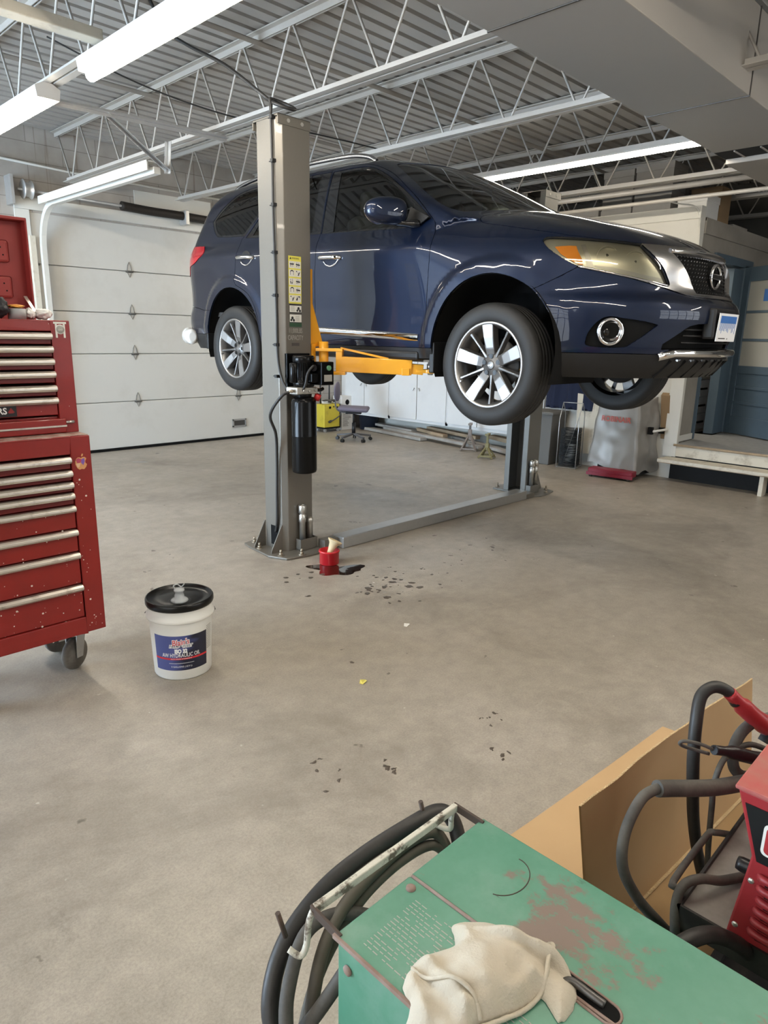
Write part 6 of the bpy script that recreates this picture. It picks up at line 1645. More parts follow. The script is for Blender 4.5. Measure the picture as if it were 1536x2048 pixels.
# ---- red welder on its cart
rw = thing('red_welder', 'red wire welder with black front plate standing on a black cart', 'welder', (0,0,0))
XW = 1.25
WF = [(.296,.757),(.256,.632),(.277,.443),(-.16,.443),(-.16,.757)]
bm = BM(); prism(bm, [(XW,a,b) for a, b in WF], (.52,0,0)); make('body', bm, 'red_weld', rw, bevel=.004)
bm = BM(); prism(bm, [(XW-.006,.300,.757),(XW-.006,-.165,.757),(XW-.006,-.165,.766),(XW-.006,.300,.766)], (.53,0,0)); make('top_cover', bm, 'red_dusty', rw, bevel=.003)
bm = BM(); prism(bm, [(XW-.0004,.280,.735),(XW-.0004,.246,.628),(XW-.0004,-.15,.628),(XW-.0004,-.15,.735)], (-.0016,0,0)); fp = make('front_plate', bm, 'badge_black', rw)
def rounded(y0,y1,z0,z1,r,x):
    P = []
    for cy, cz, a0 in ((y1-r,z1-r,0),(y0+r,z1-r,90),(y0+r,z0+r,180),(y1-r,z0+r,270)):
        for k in range(5): a = math.radians(a0+22.5*k); P.append((x, cy+r*math.cos(a), cz+r*math.sin(a)))
    return P
bm = BM(); prism(bm, rounded(.09,.243,.648,.712,.010,XW-.0022), (-.0016,0,0)); lp = make('maker_label', bm, 'label_white', rw)
bm = BM(); prism(bm, rounded(.095,.238,.653,.707,.008,XW-.0040), (-.0008,0,0)); lq = make('label_field', bm, 'handle_red', rw)
bm = BM(); box(bm, XW-.0056,XW-.0050,.224,.230,.672,.698); box(bm, XW-.0056,XW-.0050,.208,.230,.669,.676); box(bm, XW-.0056,XW-.0050,.12,.228,.660,.6635); make('label_mark', bm, 'label_white', rw)
for k in range(6):
    z0 = .600-.024*k; y1 = .236-.002*k+.0035*max(0,k-2); y0 = .07
    bm = BM(); tube(bm, [(XW+.002,y1,z0),(XW-.009,y1-.02,z0+.002),(XW-.009,y0+.02,z0+.002),(XW+.002,y0,z0)], .0075, 8, smooth=4); make('louvre', bm, 'red_weld', rw)
    bm = BM(); box(bm, XW-.0016,XW+.0004,y0+.012,y1-.010,z0-.015,z0-.007); make('louvre_slot', bm, 'matt_black', rw)
for q in ((.2495,.582),(.263,.474)):
    bm = BM(); lathe(bm, [(0,.003),(.004,.003),(.006,0)], 12, Matrix.Translation((XW,q[0],q[1])) @ Matrix.Rotation(-PI/2,4,'Y')); make('screw', bm, 'zinc', rw)
bm = BM(); lathe(bm, [(0,.03),(.013,.03),(.015,.022),(.016,.0)], 18, Matrix.Translation((1.365,.272,.52)) @ Matrix.Rotation(-PI/2,4,'X')); make('control_knob', bm, 'badge_black', rw)
cart = thing('welder_cart', 'black steel cart with a dusty tray and bent rod handle under the red welder', 'cart', (0,0,0))
bm = BM(); box(bm, 1.248,1.95,-.30,.365,.434,.440); make('tray', bm, 'tray_grey', cart)
bm = BM(); box(bm, 1.244,1.250,-.30,.368,.40,.452); box(bm, 1.244,1.95,.362,.368,.40,.452); make('tray_rim', bm, 'frame_black', cart)
bm = BM()
for x, y in ((1.262,.345),(1.262,-.25),(1.9,.345),(1.9,-.25)): box(bm, x-.014,x+.014,y-.014,y+.014,.05,.436)
bar(bm, (1.262,.345,.12),(1.9,.345,.12),.022); bar(bm, (1.262,-.25,.12),(1.9,-.25,.12),.022); box(bm, 1.25,1.92,-.28,.36,.10,.112)
make('frame', bm, 'frame_black', cart)
bm = BM(); tube(bm, [(1.275,.366,.430),(1.290,.385,.448),(1.300,.398,.452),(1.49,.400,.452),(1.515,.392,.452),(1.550,.368,.440)], .0075, 10, smooth=3); make('handle', bm, 'cable_dusty', cart)
for x in (1.3, 1.85):
    bm = BM(); lathe(bm, [(0,-.015),(.045,-.015),(.052,-.008),(.052,.008),(.045,.015),(0,.015)], 24, Matrix.Translation((x,.30,.0585)) @ Matrix.Rotation(PI/2,4,'X')); make('wheel', bm, 'caster_rubber', cart)
# cables of the red welder
t = thing('gun_cable', 'black cable arching left from behind the red welder, with a thick grey sleeve', 'cable', (0,0,0))
S = [(1.60,.36,.56),(1.48,.40,.585),(1.38,.455,.605),(1.345,.472,.613)]
bm = BM(); tube(bm, S, .018, 14, smooth=8); make('sleeve', bm, 'cable_dusty', t)
bm = BM(); tube(bm, [(1.35,.470,.613),(1.30,.485,.605),(1.235,.485,.560),(1.205,.470,.50),(1.225,.440,.43),(1.27,.405,.36),(1.32,.375,.29),(1.36,.345,.22),(1.42,.28,.10),(1.55,.2,.03)], .0115, 12, smooth=8); make('lead', bm, 'cable_dusty', t)
t = thing('torch_cable', 'black cable looping up to the red torch handle behind the red welder', 'cable', (0,0,0))
bm = BM(); tube(bm, [(1.655,.425,.715),(1.64,.445,.745),(1.615,.470,.755),(1.585,.485,.735),(1.555,.478,.68),(1.545,.470,.60),(1.57,.468,.50),(1.60,.465,.40),(1.63,.455,.30),(1.68,.44,.18),(1.76,.42,.05)], .0145, 12, smooth=8); make('lead', bm, 'cable_black', t)
bm = BM(); tube(bm, [(1.640,.440,.742),(1.67,.415,.705),(1.72,.38,.655),(1.80,.345,.60)], .021, 14, smooth=4, radii=[.016,.022,.024,.02]); make('torch_handle', bm, 'handle_red', t)
bm = BM(); bar(bm, (1.72,.37,.625),(1.755,.355,.60), .02, .03); make('trigger', bm, 'badge_black', t)
t = thing('earth_clamp', 'black welding clamp with wire bail hooked round the torch cable', 'clamp', (0,0,0))
bm = BM(); tube(bm, [(1.515,.420,.655),(1.56,.395,.640),(1.64,.350,.605),(1.70,.32,.58)], .017, 12, smooth=4, radii=[.011,.016,.018,.018]); make('grip', bm, 'badge_black', t)
bm = BM(); tube(bm, [(1.53,.412,.645),(1.50,.440,.665),(1.475,.470,.672),(1.470,.480,.664),(1.485,.470,.652),(1.52,.43,.638)], .0042, 8, smooth=5); make('wire_bail', bm, 'cable_dusty', t)
cable('control_cable', [(1.70,.34,.60),(1.66,.385,.62),(1.60,.415,.60),(1.56,.42,.55),(1.57,.42,.47),(1.59,.42,.36),(1.62,.42,.25)], .0068, 'cable_dusty', 'thin grey cable hanging in front of the standing cardboard flap')
cable('coiled_lead', [(1.78,.36,.66),(1.70,.40,.65),(1.64,.41,.62),(1.62,.40,.57),(1.66,.38,.535),(1.74,.36,.53)], .013, 'cable_dusty', 'dusty loop of lead half hidden behind the red welder top')
cable('tray_lead', [(1.225,.352,.25),(1.235,.358,.36),(1.250,.372,.44),(1.275,.370,.475),(1.31,.350,.482),(1.36,.325,.462),(1.42,.30,.450)], .0098, 'cable_dusty', 'short grey lead bent over the front lip of the cart tray')
cable('supply_cable', [(1.02,.315,.50),(1.06,.300,.535),(1.12,.275,.535),(1.20,.250,.48),(1.28,.225,.40),(1.36,.200,.33),(1.5,.16,.22)], .0145, 'cable_black', 'thick black supply cable crossing low between the green machine and the cart')
# ------------------------------------------------------------------ back of the garage: partition, cabinets, stores, landing
XP = 8.0; YCN = 3.15
mat('cab_white', (.70,.71,.71), .5, noise=(2.5,.3,(.55,.56,.57),.5,.75)); mat('chair_mauve', (.155,.14,.185), .85, bump=(200,.1)); mat('chair_frame', (.10,.095,.095), .45)
mat('cart_yellow', (.62,.50,.05), .5, noise=(6,.6,(.38,.28,.04),.5,.7)); mat('bin_navy', (.012,.018,.032), .45); mat('can_grey', (.12,.115,.105), .55); mat('box_dim_grey', (.30,.29,.275), .8, noise=(3,.3,(.22,.21,.20),.4,.7)); mat('box_brown', (.25,.165,.09), .8)  # storage box grey is darkened to carry the dim light above the office
mat('cover_silver', (.27,.26,.245), .40, .3, bump=(9,.12)); mat('logo_red', (.42,.10,.09), .6); mat('jack_red', (.22,.012,.03), .4); mat('cloth_navy', (.012,.018,.045), .9); mat('stand_metal', (.23,.20,.18), .55, .4, noise=(12,.6,(.33,.25,.20),.4,.7)); mat('stand_olive', (.22,.19,.09), .6, .2)
mat('glint_film', (.5,.5,.5), .02, 1.); glass_mat('clear_glass', (.80,.83,.82), 1.5); mat('paper', (.72,.71,.68), .8); mat('lit_view_glass', (.50,.50,.46), .18, trans=.15); mat('wire_dark', (.06,.065,.07), .35, .6); mat('lit_paper', (.75,.76,.78), .7)
bm = BM(); box(bm, XP, XP+.12, YCN+.001, 4.88, 0, 2.97); box(bm, XP, XP+.12, 4.88, Y1, 2.15, 2.97); box(bm, XP+.5, XP+.62, 4.88, Y1, 0, 2.15); struct('wall_partition', bm, 'white_paint')
bm = BM(); box(bm, XP-.015, XP, YCN-.0, 4.9, 2.84, 2.97); box(bm, XP-.015, XP, 4.9, Y1, 2.84, 2.97); struct('trim_4', bm, 'white_paint', bevel=.004)
# wall with the office doorway (faces the camera), and its upper storage
bm = BM(); DX0, DX1, DZ1 = 8.50, 9.72, 2.47
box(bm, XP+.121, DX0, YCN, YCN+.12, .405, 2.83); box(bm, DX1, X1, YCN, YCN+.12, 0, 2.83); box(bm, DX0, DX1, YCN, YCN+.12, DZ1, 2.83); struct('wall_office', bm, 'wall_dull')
bm = BM(); box(bm, XP+.121, X1, YCN-.015, Y1, 2.83, 2.865); struct('ceiling_office', bm, 'grey_wood')
bm = BM(); box(bm, XP+.62, X1, Y1-3.0, Y1-2.9, 0, 2.8); struct('wall_office_back', bm, 'wall_paint')
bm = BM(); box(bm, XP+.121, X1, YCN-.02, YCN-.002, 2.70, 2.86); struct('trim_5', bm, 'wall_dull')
# pillar trim and door casing
bm = BM(); box(bm, XP-.03, XP+.03, YCN-.05, YCN+.10, .26, 2.2); struct('trim_6', bm, 'white_paint', bevel=.003)
bm = BM(); box(bm, XP+.02, DX0-.01, YCN-.022, YCN-.001, .42, .49); struct('baseboard_1', bm, 'white_paint', bevel=.003)
bm = BM(); box(bm, DX0-.005, DX0+.03, YCN-.03, YCN+.14, .42, DZ1); struct('trim_7', bm, 'slate_blue')
bm = BM(); box(bm, 9.17, 9.50, YCN-.012, YCN+.10, .42, DZ1-.05); struct('trim_8', bm, 'slate_blue')
bm = BM(); box(bm, DX0, DX1+.04, YCN-.03, YCN+.14, DZ1-.02, DZ1+.07); struct('trim_9', bm, 'slate_blue')
bm = BM(); box(bm, 9.50, DX1, YCN-.03, YCN+.14, .42, DZ1); struct('trim_10', bm, 'slate_blue')
# landing and step
bm = BM(); box(bm, XP-.02, X1, .2, YCN-.03, .385, .412); box(bm, DX0, 9.12, YCN-.03, YCN+.3, .385, .412); struct('floor_landing', bm, 'board_top')
bm = BM(); tube(bm, [(XP-.03,.2,.398),(XP-.03,YCN-.02,.398)], .014, 10); struct('trim_11', bm, 'bare_wood')
bm = BM(); box(bm, XP-.022, XP+.0, .2, YCN-.02, .268, .386); struct('trim_12', bm, 'worn_cream')
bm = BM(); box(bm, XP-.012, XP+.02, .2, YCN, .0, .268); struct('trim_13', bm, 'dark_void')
stp = thing('wooden_step', 'worn cream painted step board on legs before the grey landing', 'step', (0,0,0))
bm = BM(); box(bm, 7.72, XP-.03, .35, YCN+.05, .222, .256)
bmesh.ops.subdivide_edges(bm, edges=[e for e in bm.edges if abs(e.verts[0].co.y-e.verts[1].co.y) > 1], cuts=60)
for v in bm.verts:
    if v.co.x < 7.73: v.co.z += .008*mnoise.noise(Vector((v.co.y*9,1,0))) if v.co.z < .24 else 0; v.co.x += .012*mnoise.noise(Vector((v.co.y*11,3,v.co.z*9)))
make('tread', bm, 'worn_cream', stp)
bm = BM(); box(bm, 7.735,7.757,.35,YCN+.05,.212,.228); make('tread_edge', bm, 'bare_wood', stp)
for y in (2.10, .6):
    bm = BM(); box(bm, 7.76, 7.90, y-.02, y+.02, 0, .222); make('leg', bm, 'worn_cream', stp)
# open slate-blue door
door = tag(make('door_2', (lambda b: (box(b,0,.001,0,.001,0,.001), b)[1])(BM()), 'slate_blue'), kind='structure')
bpy.data.objects.remove(door)
ang = math.radians(59.35); dv = Vector((-math.cos(ang), -math.sin(ang), 0)); dn = Vector((-dv.y, dv.x, 0))
hinge = Vector((9.53, YCN-.03, .425)); H_ = 2.03; W_ = .92
def dbox(bm, u0, u1, z0, z1, d0=-.02, d1=.02):
    vs = box(bm, u0, u1, d0, d1, z0, z1); bmesh.ops.transform(bm, matrix=frame(hinge, dv, dn), verts=vs)
bm = BM(); rails = [(0,.20),(.325,.375),(.50,.55),(.675,.80),(1.83,2.03)]
dbox(bm, 0,.105,0,H_); dbox(bm, W_-.105,W_,0,H_)
for a, b in ((0,.22),(.375,.41),(.565,.60),(.755,.85),(1.86,H_)): dbox(bm, .105, W_-.105, a, b)
for a in (1.165, 1.50): dbox(bm, .105, W_-.105, a-.016, a+.016, -.014, .014)
d = struct('door_2', bm, 'slate_blue', bevel=.004)
for a, b in ((.22,.375),(.41,.565),(.60,.755)):
    bm = BM(); dbox(bm, .105, W_-.105, a, b, -.008, .008); make('door_panel', bm, 'slate_blue', d)
    bm = BM(); dbox(bm, .105, W_-.105, b-.010, b, .008, .018); dbox(bm, .105, W_-.105, a, a+.010, .008, .018); make('panel_moulding', bm, 'slate_blue', d)
for a, b in ((.85,1.149),(1.181,1.484),(1.516,1.86)):
    bm = BM(); dbox(bm, .105, W_-.105, a, b, -.003, .003); make('door_glass', bm, 'lit_view_glass', d)  # pale glass colour stands in for the lit wall behind the panes
bm = BM(); dbox(bm, .36,.52, 1.62,1.76, -.012,-.004); o = make('window_sticker', bm, 'plate_blue'); tag(o, 'blue sticker on the upper glass of the blue door', 'sticker')
# cabinets built into the partition: doors in pairs over an open toe space
def cabinet(y0, y1, label):
    t = thing('wall_cabinet', label, 'cabinet', (0,0,0), 0, 'white wall cabinets')
    bm = BM(); box(bm, XP+.02, XP+.50, y0, y1, .262, .30); box(bm, XP+.02, XP+.50, y0, y1, 2.11, 2.15); box(bm, XP+.02, XP+.50, y0, y0+.02, .262, 2.15); box(bm, XP+.02, XP+.50, y1-.02, y1, .262, 2.15); box(bm, XP+.0, XP+.02, y0, y1, .258, .318); box(bm, XP, XP+.02, y0, y0+.022, .262, 2.15); box(bm, XP, XP+.02, y1-.022, y1, .262, 2.15); box(bm, XP+.48, XP+.5, y0, y1, .262, 2.15)
    make('carcass', bm, 'cab_white', t)
    ym = (y0+y1)/2
    for a, b, k in ((y0+.014, ym-.006, ym-.05), (ym+.006, y1-.014, ym+.05)):
        bm = BM(); box(bm, XP-.016, XP+.002, a, b, .300, 2.12); dd = make('door', bm, 'cab_white', t, bevel=.003)
        bm = BM(); cyl(bm, (XP-.016,k,.78),(XP-.034,k,.78), .006, 10); bar(bm, (XP-.034,k,.79),(XP-.040,k+.025*(1 if k > ym else -1),.745), .009, .012); make('handle', bm, 'galv', dd)
CY = [4.92, 6.02, 7.12, 8.24, 8.895]
cabinet(7.75, 8.895, 'white cabinet in the corner behind the mauve chair')
cabinet(6.55, 7.748, 'white cabinet seen between the chair and the front wheel')
cabinet(5.40, 6.548, 'white cabinet above the jack stands')
cabinet(4.90, 5.36, 'white cabinet half hidden by the far lift post')
# lumber under the cabinets
random.seed(9)
for (p, q, w, h, m, lab) in (((8.13,8.42,.03),(7.90,6.9,.03),.14,.045,'grey_wood','weathered board end nearest the chair, on the floor under the cabinets'),
    ((8.18,8.0,.075),(7.80,5.75,.06),.10,.04,'grey_wood','long grey board running under the cabinets to the jack stands'),
    ((8.26,8.3,.10),(8.12,7.3,.10),.12,.04,'grey_wood','short grey board on top of the pile beside the navy bin'),
    ((8.22,7.3,.12),(8.05,6.6,.10),.09,.05,'bare_wood','brown board lying across the middle of the lumber'),
    ((8.36,7.2,.14),(8.20,6.1,.12),.10,.05,'bare_wood','brown board at the back of the toe space'),
    ((8.30,6.6,.06),(7.70,4.95,.04),.12,.04,'grey_wood','grey board reaching behind the small jack stand'),
    ((8.40,6.0,.13),(8.15,5.0,.10),.11,.06,'bare_wood','dark board stacked behind the jack stands')):
    bm = BM(); bar(bm, p, q, w, h); tag(make('lumber_board', bm, m, bevel=.003), lab, 'board', 'boards under the cabinets')
bm = BM(); lathe(bm, [(0,.002),(.13,.002),(.15,.005),(.17,.25),(.175,.252),(.165,.256),(.155,.02),(0,.015)], 32); o = make('storage_bin', bm, 'bin_navy'); o.location = (8.20,8.42,0); tag(o, 'navy blue bin under the corner cabinet behind the chair', 'bin')
# chair
def chair():
    t = thing('office_chair', 'armless swivel chair with mauve seat and back on a five-star base', 'chair', (7.10, 7.62, 0), math.radians(-48))
    bm = BM(); box(bm, -.23,.23,-.22,.22,.445,.505,bevel=.03)
    for v in bm.verts: v.co.z += .02*(v.co.x/.23)**2 - (.018*max(0,(v.co.x-.1)/.13)); v.co.y *= 1-.10*max(0,-v.co.x/.23)
    make('seat', bm, 'chair_mauve', t, sm=60)
    bm = BM(); bmesh.ops.create_uvsphere(bm, u_segments=28, v_segments=18, radius=1)
    for v in bm.verts: v.co = Vector((-.245+.035*v.co.x - .03*(v.co.y**2), .175*math.copysign(abs(v.co.y)**.75,v.co.y), .735+.145*math.copysign(abs(v.co.z)**.7,v.co.z)))
    for f in bm.faces: f.smooth = True
    make('backrest', bm, 'chair_mauve', t)
    bm = BM(); pts = [(.02,0,.43),(-.14,0,.425),(-.235,0,.45),(-.275,0,.52),(-.278,0,.62),(-.27,0,.76)]
    for a, b in zip(smooth_path([Vector(p) for p in pts],4), smooth_path([Vector(p) for p in pts],4)[1:]): bar(bm, a, b, .055, .016, up=(1,0,.2))
    make('back_stem', bm, 'chair_frame', t)
    bm = BM(); box(bm, -.12,.12,-.09,.09,.41,.445,bevel=.01); cyl(bm, (.02,.08,.425),(.02,.22,.41), .008, 8); make('tilt_mechanism', bm, 'satin_black', t)
    bm = BM(); cyl(bm, (0,0,.09),(0,0,.27), .028, 18); cyl(bm, (0,0,.27),(0,0,.42), .014, 14); make('gas_column', bm, 'satin_black', t)
    for k in range(5):
        a = 2*PI*k/5+.35; c, s = math.cos(a), math.sin(a)
        bm = BM(); bar(bm, (.02*c,.02*s,.105),(.27*c,.27*s,.072), .045, .028); make('base_leg', bm, 'chair_frame', t, bevel=.004)
        bm = BM()
        for q in (-.014,.014): cyl(bm, (.265*c-s*(q-.009),.265*s+c*(q-.009),.026),(.265*c-s*(q+.009),.265*s+c*(q+.009),.026), .026, 16)
        cyl(bm, (.265*c,.265*s,.03),(.265*c,.265*s,.072), .008, 8); make('caster', bm, 'satin_black', t)
chair()
# yellow cart with cables and bits on it
yc = thing('battery_charger', 'yellow wheeled battery charger cart against the wall behind the post', 'charger', (7.50, 8.66, 0))
bm = BM(); box(bm, -.18,.155,-.10,.12,.075,.45); make('body', bm, 'cart_yellow', yc, bevel=.008)
bm = BM(); box(bm, -.185,.165,-.105,.125,.055,.08); box(bm, .155,.17,-.1,.12,.08,.45); make('frame', bm, 'matt_black', yc)
for x, z, r in ((-.06,.40,.020),(.02,.41,.010),(.10,.40,.013)):
    bm = BM(); cyl(bm, (x,-.10,z),(x,-.112,z), r, 14); make('dial', bm, 'matt_black', yc)
for x, y in ((-.15,-.08),(.13,-.08),(-.15,.09),(.13,.09)):
    bm = BM(); cyl(bm, (x,y-.012,.028),(x,y+.012,.028), .028, 16); box(bm, x-.012,x+.012,y-.016,y+.016,.03,.06); make('caster', bm, 'galv', yc)
bm = BM(); tube(bm, [(-.10,.09,.45),(-.10,.09,.86),(-.06,.09,.90),(.05,.09,.90),(.09,.09,.86),(.09,.09,.45)], .012, 8, smooth=3); make('push_handle', bm, 'satin_black', yc)
bm = BM(); tube(bm, [(.18,-.1,.34),(.12,-.15,.27),(.0,-.135,.20),(-.06,-.12,.18)], .010, 8, smooth=5); bar(bm, (-.05,-.125,.185),(-.10,-.12,.165), .03); make('charger_clamp', bm, 'steel_dark', yc)
random.seed(2)
for k, (m, lab) in enumerate((('paper','pale coil of cable topmost on the yellow charger'),('cable_black','black jumper cable heaped on the yellow charger'),('cable_brown','brown cable draped at the edge of the yellow charger'))):
    bm = BM(); pts = [(7.36+.30*random.random(), 8.60+.12*random.random(), .462+.012*k+.03*random.random()) for _ in range(9)]; tube(bm, pts, .010, 8, smooth=6); tag(make('jumper_cable', bm, m), lab, 'cable')
wb = thing('speaker_box', 'white printed carton with a round black hole beside the yellow charger', 'box', (7.89, 8.74, 0))
bm = BM(); box(bm, -.125,.125,-.11,.11,0,.56); make('carton', bm, 'paper', wb)
bm = BM(); lathe(bm, [(0,.001),(.042,.001),(.045,0)], 24, Matrix.Translation((.0,-.1105,.46)) @ Matrix.Rotation(PI/2,4,'X')); make('hole', bm, 'matt_black', wb)
bm = BM(); random.seed(4)
for k in range(12): box(bm, -.10,-.10+.2*random.uniform(.5,1),-.1115,-.1102,.06+.022*k,.068+.022*k)
tag(make('carton_print', bm, 'can_grey', wb), kind='stuff')
# jack stands
def jack(x, y, rz, h, hd, m, label, saddle):
    t = thing('jack_stand', label, 'jack stand', (x,y,0), rz, 'jack stands under the car')
    b = .13 if h < .3 else .15
    for k in range(4):
        a = PI/4+PI/2*k; bm = BM(); bar(bm, (.022*math.cos(a),.022*math.sin(a),h*.72),(b*math.cos(a),b*math.sin(a),.008), .030, .012, up=(math.cos(a),math.sin(a),0)); make('leg', bm, m, t)
    bm = BM()
    for k in range(4):
        a = PI/4+PI/2*k; a2 = a+PI/2; bar(bm, (b*.93*math.cos(a),b*.93*math.sin(a),.035),(b*.93*math.cos(a2),b*.93*math.sin(a2),.035), .010, .022)
    make('brace', bm, m, t)
    bm = BM(); box(bm, -.024,.024,-.024,.024,h*.52,h, bevel=.004); make('neck', bm, m, t)
    bm = BM(); box(bm, -.014,.014,-.014,.014,h*.6,hd-.02); make('ratchet_bar', bm, 'steel_dark' if not saddle else m, t)
    bm = BM(); box(bm, -.05,.05,-.022,.022,hd-.024,hd-.006)
    for s in (-1,1): box(bm, s*.05-.006,s*.05+.006,-.022,.022,hd-.02,hd+.006)
    make('saddle', bm, m, t)
    bm = BM(); bar(bm, (.02,0,h*.75),(.085,0,h*.62), .010, .02); box(bm, .015,.05,-.02,.02,h*.66,h*.9); make('lever', bm, m, t)
jack(7.74, 5.90, .5, .30, .385, 'stand_metal', 'taller grey jack stand, leftmost under the front wheel', False)
jack(7.42, 5.36, .35, .20, .325, 'stand_olive', 'short olive jack stand with a flat saddle, middle of the three', True)
jack(7.66, 4.93, .3, .30, .385, 'stand_metal', 'grey jack stand half hidden by the far lift post', False)
# trash can, hanging coveralls, rack, board
tc_ = thing('waste_bin', 'tall grey plastic waste bin behind the far lift post', 'bin', (7.77, 4.71, 0))
bm = BM(); prism(bm, [(-.16,-.17,0),(.16,-.17,0),(.16,.17,0),(-.16,.17,0)], (0,0,.66)); 
for v in bm.verts: 
    if v.co.z > .5: v.co.x *= 1.14; v.co.y *= 1.14
box(bm, -.20,.20,-.21,.21,.63,.67); make('shell', bm, 'can_grey', tc_, bevel=.01)
bm = BM(); bmesh.ops.create_grid(bm, x_segments=24, y_segments=20, size=1)
for v in bm.verts:
    u, w = v.co.x, v.co.y; v.co = Vector((7.955-.022*math.cos(u*9)-.016*math.cos(u*21+w), 4.50+.36*u, 1.09+.39*w))
r = bmesh.ops.solidify(bm, geom=bm.faces[:], thickness=.01)
for f in bm.faces: f.smooth = True
tag(make('coveralls', bm, 'cloth_navy', auto=False), 'navy coveralls hanging on the partition above the waste bin', 'clothing')
bm = BM(); prism(bm, [(7.93,4.36,.16),(7.93,4.02,.16),(7.96,4.02,.86),(7.96,4.40,.90)], (.012,0,0)); tag(make('fibre_board', bm, 'worn_cream'), 'cream fibre board leaning on the partition behind the covered machine', 'board')
rk = thing('wire_rack', 'wire rack on the floor holding a stack of dark filters', 'rack', (7.72, 4.31, 0), .25)
bm = BM(); 
for s in (-.12,.12):
    tube(bm, [(-.14,s,.0),(-.14,s,.68) if s < 0 else (-.14,s,.60),(-.02,s,.80),(.10,s,.66),(.14,s,.0)], .005, 6); 
tube(bm, [(-.14,-.12,.01),(-.14,.12,.01),(.14,.12,.01),(.14,-.12,.01)], .005, 6, closed=True); tube(bm, [(-.14,-.12,.66),(.14,.12,.0)], .005, 6); tube(bm, [(-.02,-.12,.80),(-.02,.12,.80)], .005, 6)
make('frame', bm, 'galv', rk)
bm = BM(); random.seed(6)
for k in range(52):
    z = .02+.009*k; w = .10+.015*random.random()
    tube(bm, [(-w,-.10+.01*random.random(),z),(-w,.10,z+.006*random.random()),(w,.10,z),(w,-.10,z+.005)], .0042, 5, closed=True)
tag(make('filter_stack', bm, 'wire_dark', rk), kind='stuff')
# covered service machine
rb = thing('covered_machine', 'service machine under a silver fabric cover with red lettering, near the step', 'machine', (7.54, 3.36, 0))
def cov():
    bm = BM(); nu, nv = 72, 30; rows = []
    fp = [(0,.62),(0,0),(.46,-.08),(.50,.55)]
    per = []
    for a, b in zip(fp, fp[1:]+fp[:1]):
        for k in range(18): per.append(Vector(a).lerp(Vector(b), k/18))
    for j in range(nv+1):
        v = j/nv; row = []
        for i, p in enumerate(per):
            c = Vector((.24,.27)); k = 1.0 - .20*v - .02*math.sin(i*.9)*(1-v)
            q = c + (p-c)*k
            z0 = .075 + .05*(p.y/.6) + .02*math.sin(i*.55); z1 = .80 + .10*(1-p.y/.62) + .10*max(0,p.x-.2)
            z = z0 + (z1-z0)*v
            n = mnoise.fractal(Vector((q.x*5,q.y*5,z*4)), 1., 2., 4)*.024
            d = (q-c).normalized(); q = q + d*n*(1.3 if p.x > .02 else .7)
            row.append(bm.verts.new((q.x, q.y, z)))
        rows.append(row)
    for A, B in zip(rows, rows[1:]):
        for i in range(len(A)): f = bm.faces.new((A[i],A[(i+1)%len(A)],B[(i+1)%len(A)],B[i])); f.smooth = True
    f = bm.faces.new(rows[-1])
    bmesh.ops.smooth_vert(bm, verts=bm.verts, factor=.5, use_axis_x=True, use_axis_y=True, use_axis_z=True)
    return make('cover', bm, 'cover_silver', rb)
cov()
bm = BM(); box(bm, .05,.45,.02,.50,.03,.12,bevel=.01); make('chassis', bm, 'dark_void', rb)
text('cover_lettering', 'ROBINAIR', 'logo_red', .085, rb, frame((.030,.295,.665),(0,-1,0),(.13,0,1)) @ Matrix.Translation((0,0,.030)), .001, width=.36, offset=.0022)
bm = BM(); tube(bm, [(.20,-.05,.55),(.22,-.10,.56),(.42,-.13,.565),(.46,-.07,.555)], .014, 8, smooth=4); make('side_handle', bm, 'paper', rb)
bm = BM(); box(bm, .16,.21,-.07,-.02,.52,.60); box(bm, .42,.47,-.10,-.03,.51,.58); make('handle_mount', bm, 'matt_black', rb)
jk = thing('floor_jack', 'dark red floor jack frame tucked under the silver covered machine', 'jack', (7.44, 3.60, 0), .12)
bm = BM(); box(bm, -.06,.10,-.26,.26,.035,.105,bevel=.012); box(bm, -.075,-.06,-.27,.27,.025,.06); make('frame', bm, 'jack_red', jk)
for y in (-.22,.22):
    bm = BM(); cyl(bm, (-.05,y-.015,.025),(-.05,y+.015,.025), .025, 14); make('wheel', bm, 'steel_dark', jk)
bm = BM(); prism(bm, [(8.02,3.20,.45),(7.985,3.20,.45),(7.96,3.24,.95),(8.0,3.24,.98)], (0,.10,0)); tag(make('wood_block', bm, 'box_brown'), 'brown wooden piece standing between the covered machine and the pillar', 'wood')
# stored cartons on the office roof
def carton(x, y0, y1, z0, z1, m, label, d=.36, lid=True):
    t = thing('storage_box', label, 'box', (x, (y0+y1)/2, z0), 0, 'cartons stored above the office'); h = (y1-y0)/2
    bm = BM(); box(bm, 0, d, -h+.006, h-.006, 0, z1-z0-.002); make('carton', bm, m, t, bevel=.004)
    if lid:
        bm = BM(); box(bm, -.008, d+.008, -h, h, z1-z0-.075, z1-z0+.001); make('lid', bm, m, t, bevel=.003)
    return t
zt = 2.866
for k, z in enumerate((zt, zt+.215, zt+.43)):
    carton(8.30, 4.10, 4.49, z, z+.214, 'box_dim_grey', ['grey storage box at the bottom of the left tall stack above the office','grey storage box in the middle of the left tall stack above the office','grey storage box on top of the left tall stack above the office'][k])
    carton(8.30, 3.63, 4.09, z, z+.22-.0, 'box_dim_grey', ['grey storage box at the bottom of the right tall stack above the office','grey storage box in the middle of the right tall stack above the office','grey storage box on top of the right tall stack above the office'][k]) if False else None
for k, z in enumerate((zt, zt+.222, zt+.444)):
    carton(8.30, 3.63, 4.085, z, z+.221, 'box_dim_grey', ['wide grey storage box at the bottom of the right stack above the office','wide grey storage box in the middle of the right stack above the office','wide grey storage box on top of the right stack above the office'][k])
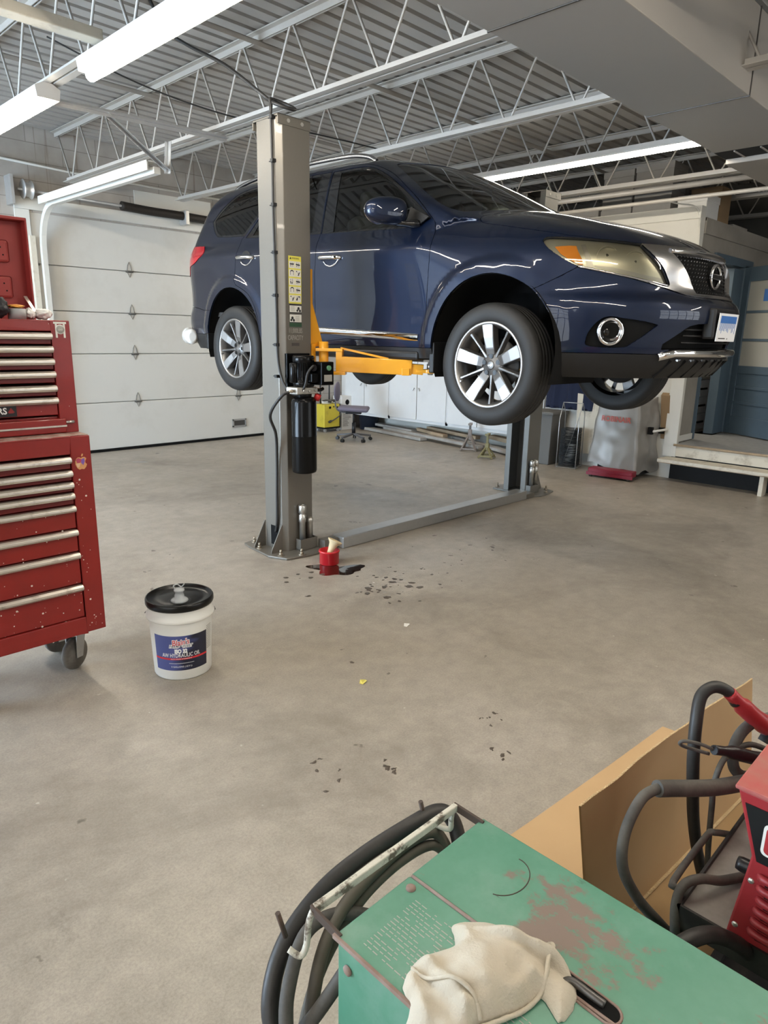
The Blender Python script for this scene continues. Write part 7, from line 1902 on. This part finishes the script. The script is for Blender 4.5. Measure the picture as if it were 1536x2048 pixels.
carton(8.30, 4.52, 4.95, zt, zt+.24, 'box_dim_grey', 'low grey carton left of the tall stacks above the office')
carton(8.30, 5.0, 5.45, zt, zt+.16, 'box_dim_grey', 'flat grey carton farthest left above the office, beside the far post top')
SB = carton(8.22, 3.19, 3.52, zt, zt+.26, 'paper', 'white carton with a red stripe at the partition corner above the office')
bm = BM(); box(bm, -.009,-.001,-.165,.165,.02,.045); tag(make('red_stripe', bm, 'jack_red', SB), None)
carton(8.62, 3.19, 3.55, zt, zt+.40, 'box_brown', 'tall brown carton just right of the red striped carton', .30, False)
carton(8.75, 3.62, 4.2, zt, zt+.5, 'box_dim_grey', 'grey carton hidden deeper behind the stacks', .5)
bm = BM(); box(bm, 9.1, 9.6, 3.2, 3.4, zt, zt+.05); tag(make('roof_plank', bm, 'grey_wood'), 'grey plank lying on the edge of the office roof', 'board')
# pipes in front of the stored boxes
bm = BM(); tube(bm, [(7.6,Y1-.1,2.985),(7.6,-.5,2.985)], .020, 10); tag(make('gas_pipe', bm, 'joist_steel'), 'painted pipe crossing low in front of the stored boxes', 'pipe')
bm = BM(); tube(bm, [(7.78,Y1-.1,3.145),(7.78,2.47,3.145)], .028, 10); tag(make('gas_pipe', bm, 'joist_steel'), 'thicker painted pipe just under the joist before the stored boxes', 'pipe')
bm = BM(); tube(bm, [(7.6,3.38,2.985),(7.75,3.3,2.965),(7.95,3.2,2.95),(8.0,3.16,2.80),(8.0,3.14,2.5)], .008, 8, smooth=4); tag(make('conduit', bm, 'white_paint'), 'thin conduit bending down at the partition corner', 'conduit')
# things glimpsed inside the office doorway
zf = .412
bm = BM(); box(bm, 8.62, X1-.1, YCN+.3, 5.9, .38, .41); struct('floor_office', bm, 'grey_wood')
for k in range(3):
    t = thing('file_drawer', ['white file box at floor level inside the office doorway','white file box in the middle of the stack inside the office doorway','white file box topmost inside the office doorway'][k], 'box', (9.62, 3.66, zf+.22*k), 0, 'file boxes inside the doorway')
    bm = BM(); box(bm, -.55,.55,-.2,.2,0,.215,bevel=.004); make('box', bm, 'lit_paper', t)
    bm = BM(); box(bm, -.16,.06,-.215,-.2,.09,.115,bevel=.004); make('handle', bm, 'matt_black', t)
bm = BM(); box(bm, 9.05, 10.2, 3.46, 3.86, 1.075, 1.10); box(bm, 9.05, 9.08, 3.46,3.86, 1.10, 1.35); box(bm, 10.17,10.2,3.46,3.86,1.10,1.35); box(bm, 9.05,10.2,3.46,3.86,1.35,1.38); tag(make('counter_shelf', bm, 'galv'), 'grey metal shelf above the white file boxes in the office', 'shelf')
lump('grey_sack', 'can_grey', (9.35, 3.66, 1.101), (.16,.12,.15), 12, 'grey sack on the metal shelf inside the office doorway', 'sack', .3)
lump('dark_jacket', 'cloth_navy', (9.40, 3.66, 1.381), (.22,.14,.42), 15, 'dark jacket heaped on top of the office shelf', 'clothing', .3)
strip(8.85, 3.30, 4.52, 2.68, 'lit strip light on the ceiling inside the office doorway', n=1)
bm = BM(); blob(bm, 3.82, 7.94, .05, 4.2, 1.8, .8, -.75, 26, .4); tag(make('glint_puddle', bm, 'glint_film'), 'small mirror-like wet patch added as a glint on the floor before the overhead door', 'puddle')  # metallic mirror film added to give the bright daylight reflection on the floor
# ------------------------------------------------------------------ world, exposure, tidy hierarchy
w = bpy.data.worlds.new('world'); SC.world = w; w.use_nodes = True
w.node_tree.nodes['Background'].inputs[0].default_value = (.55,.68,.9,1); w.node_tree.nodes['Background'].inputs[1].default_value = .6
SC.view_settings.exposure = 0.74
bpy.context.view_layer.update()
def depth(o):
    n = 0
    while o.parent: o = o.parent; n += 1
    return n
for o in list(COL.objects):
    while depth(o) > 2:
        p = o.parent; g = p.parent
        m = p.matrix_basis @ o.matrix_basis
        o.parent = g; o.matrix_basis = m
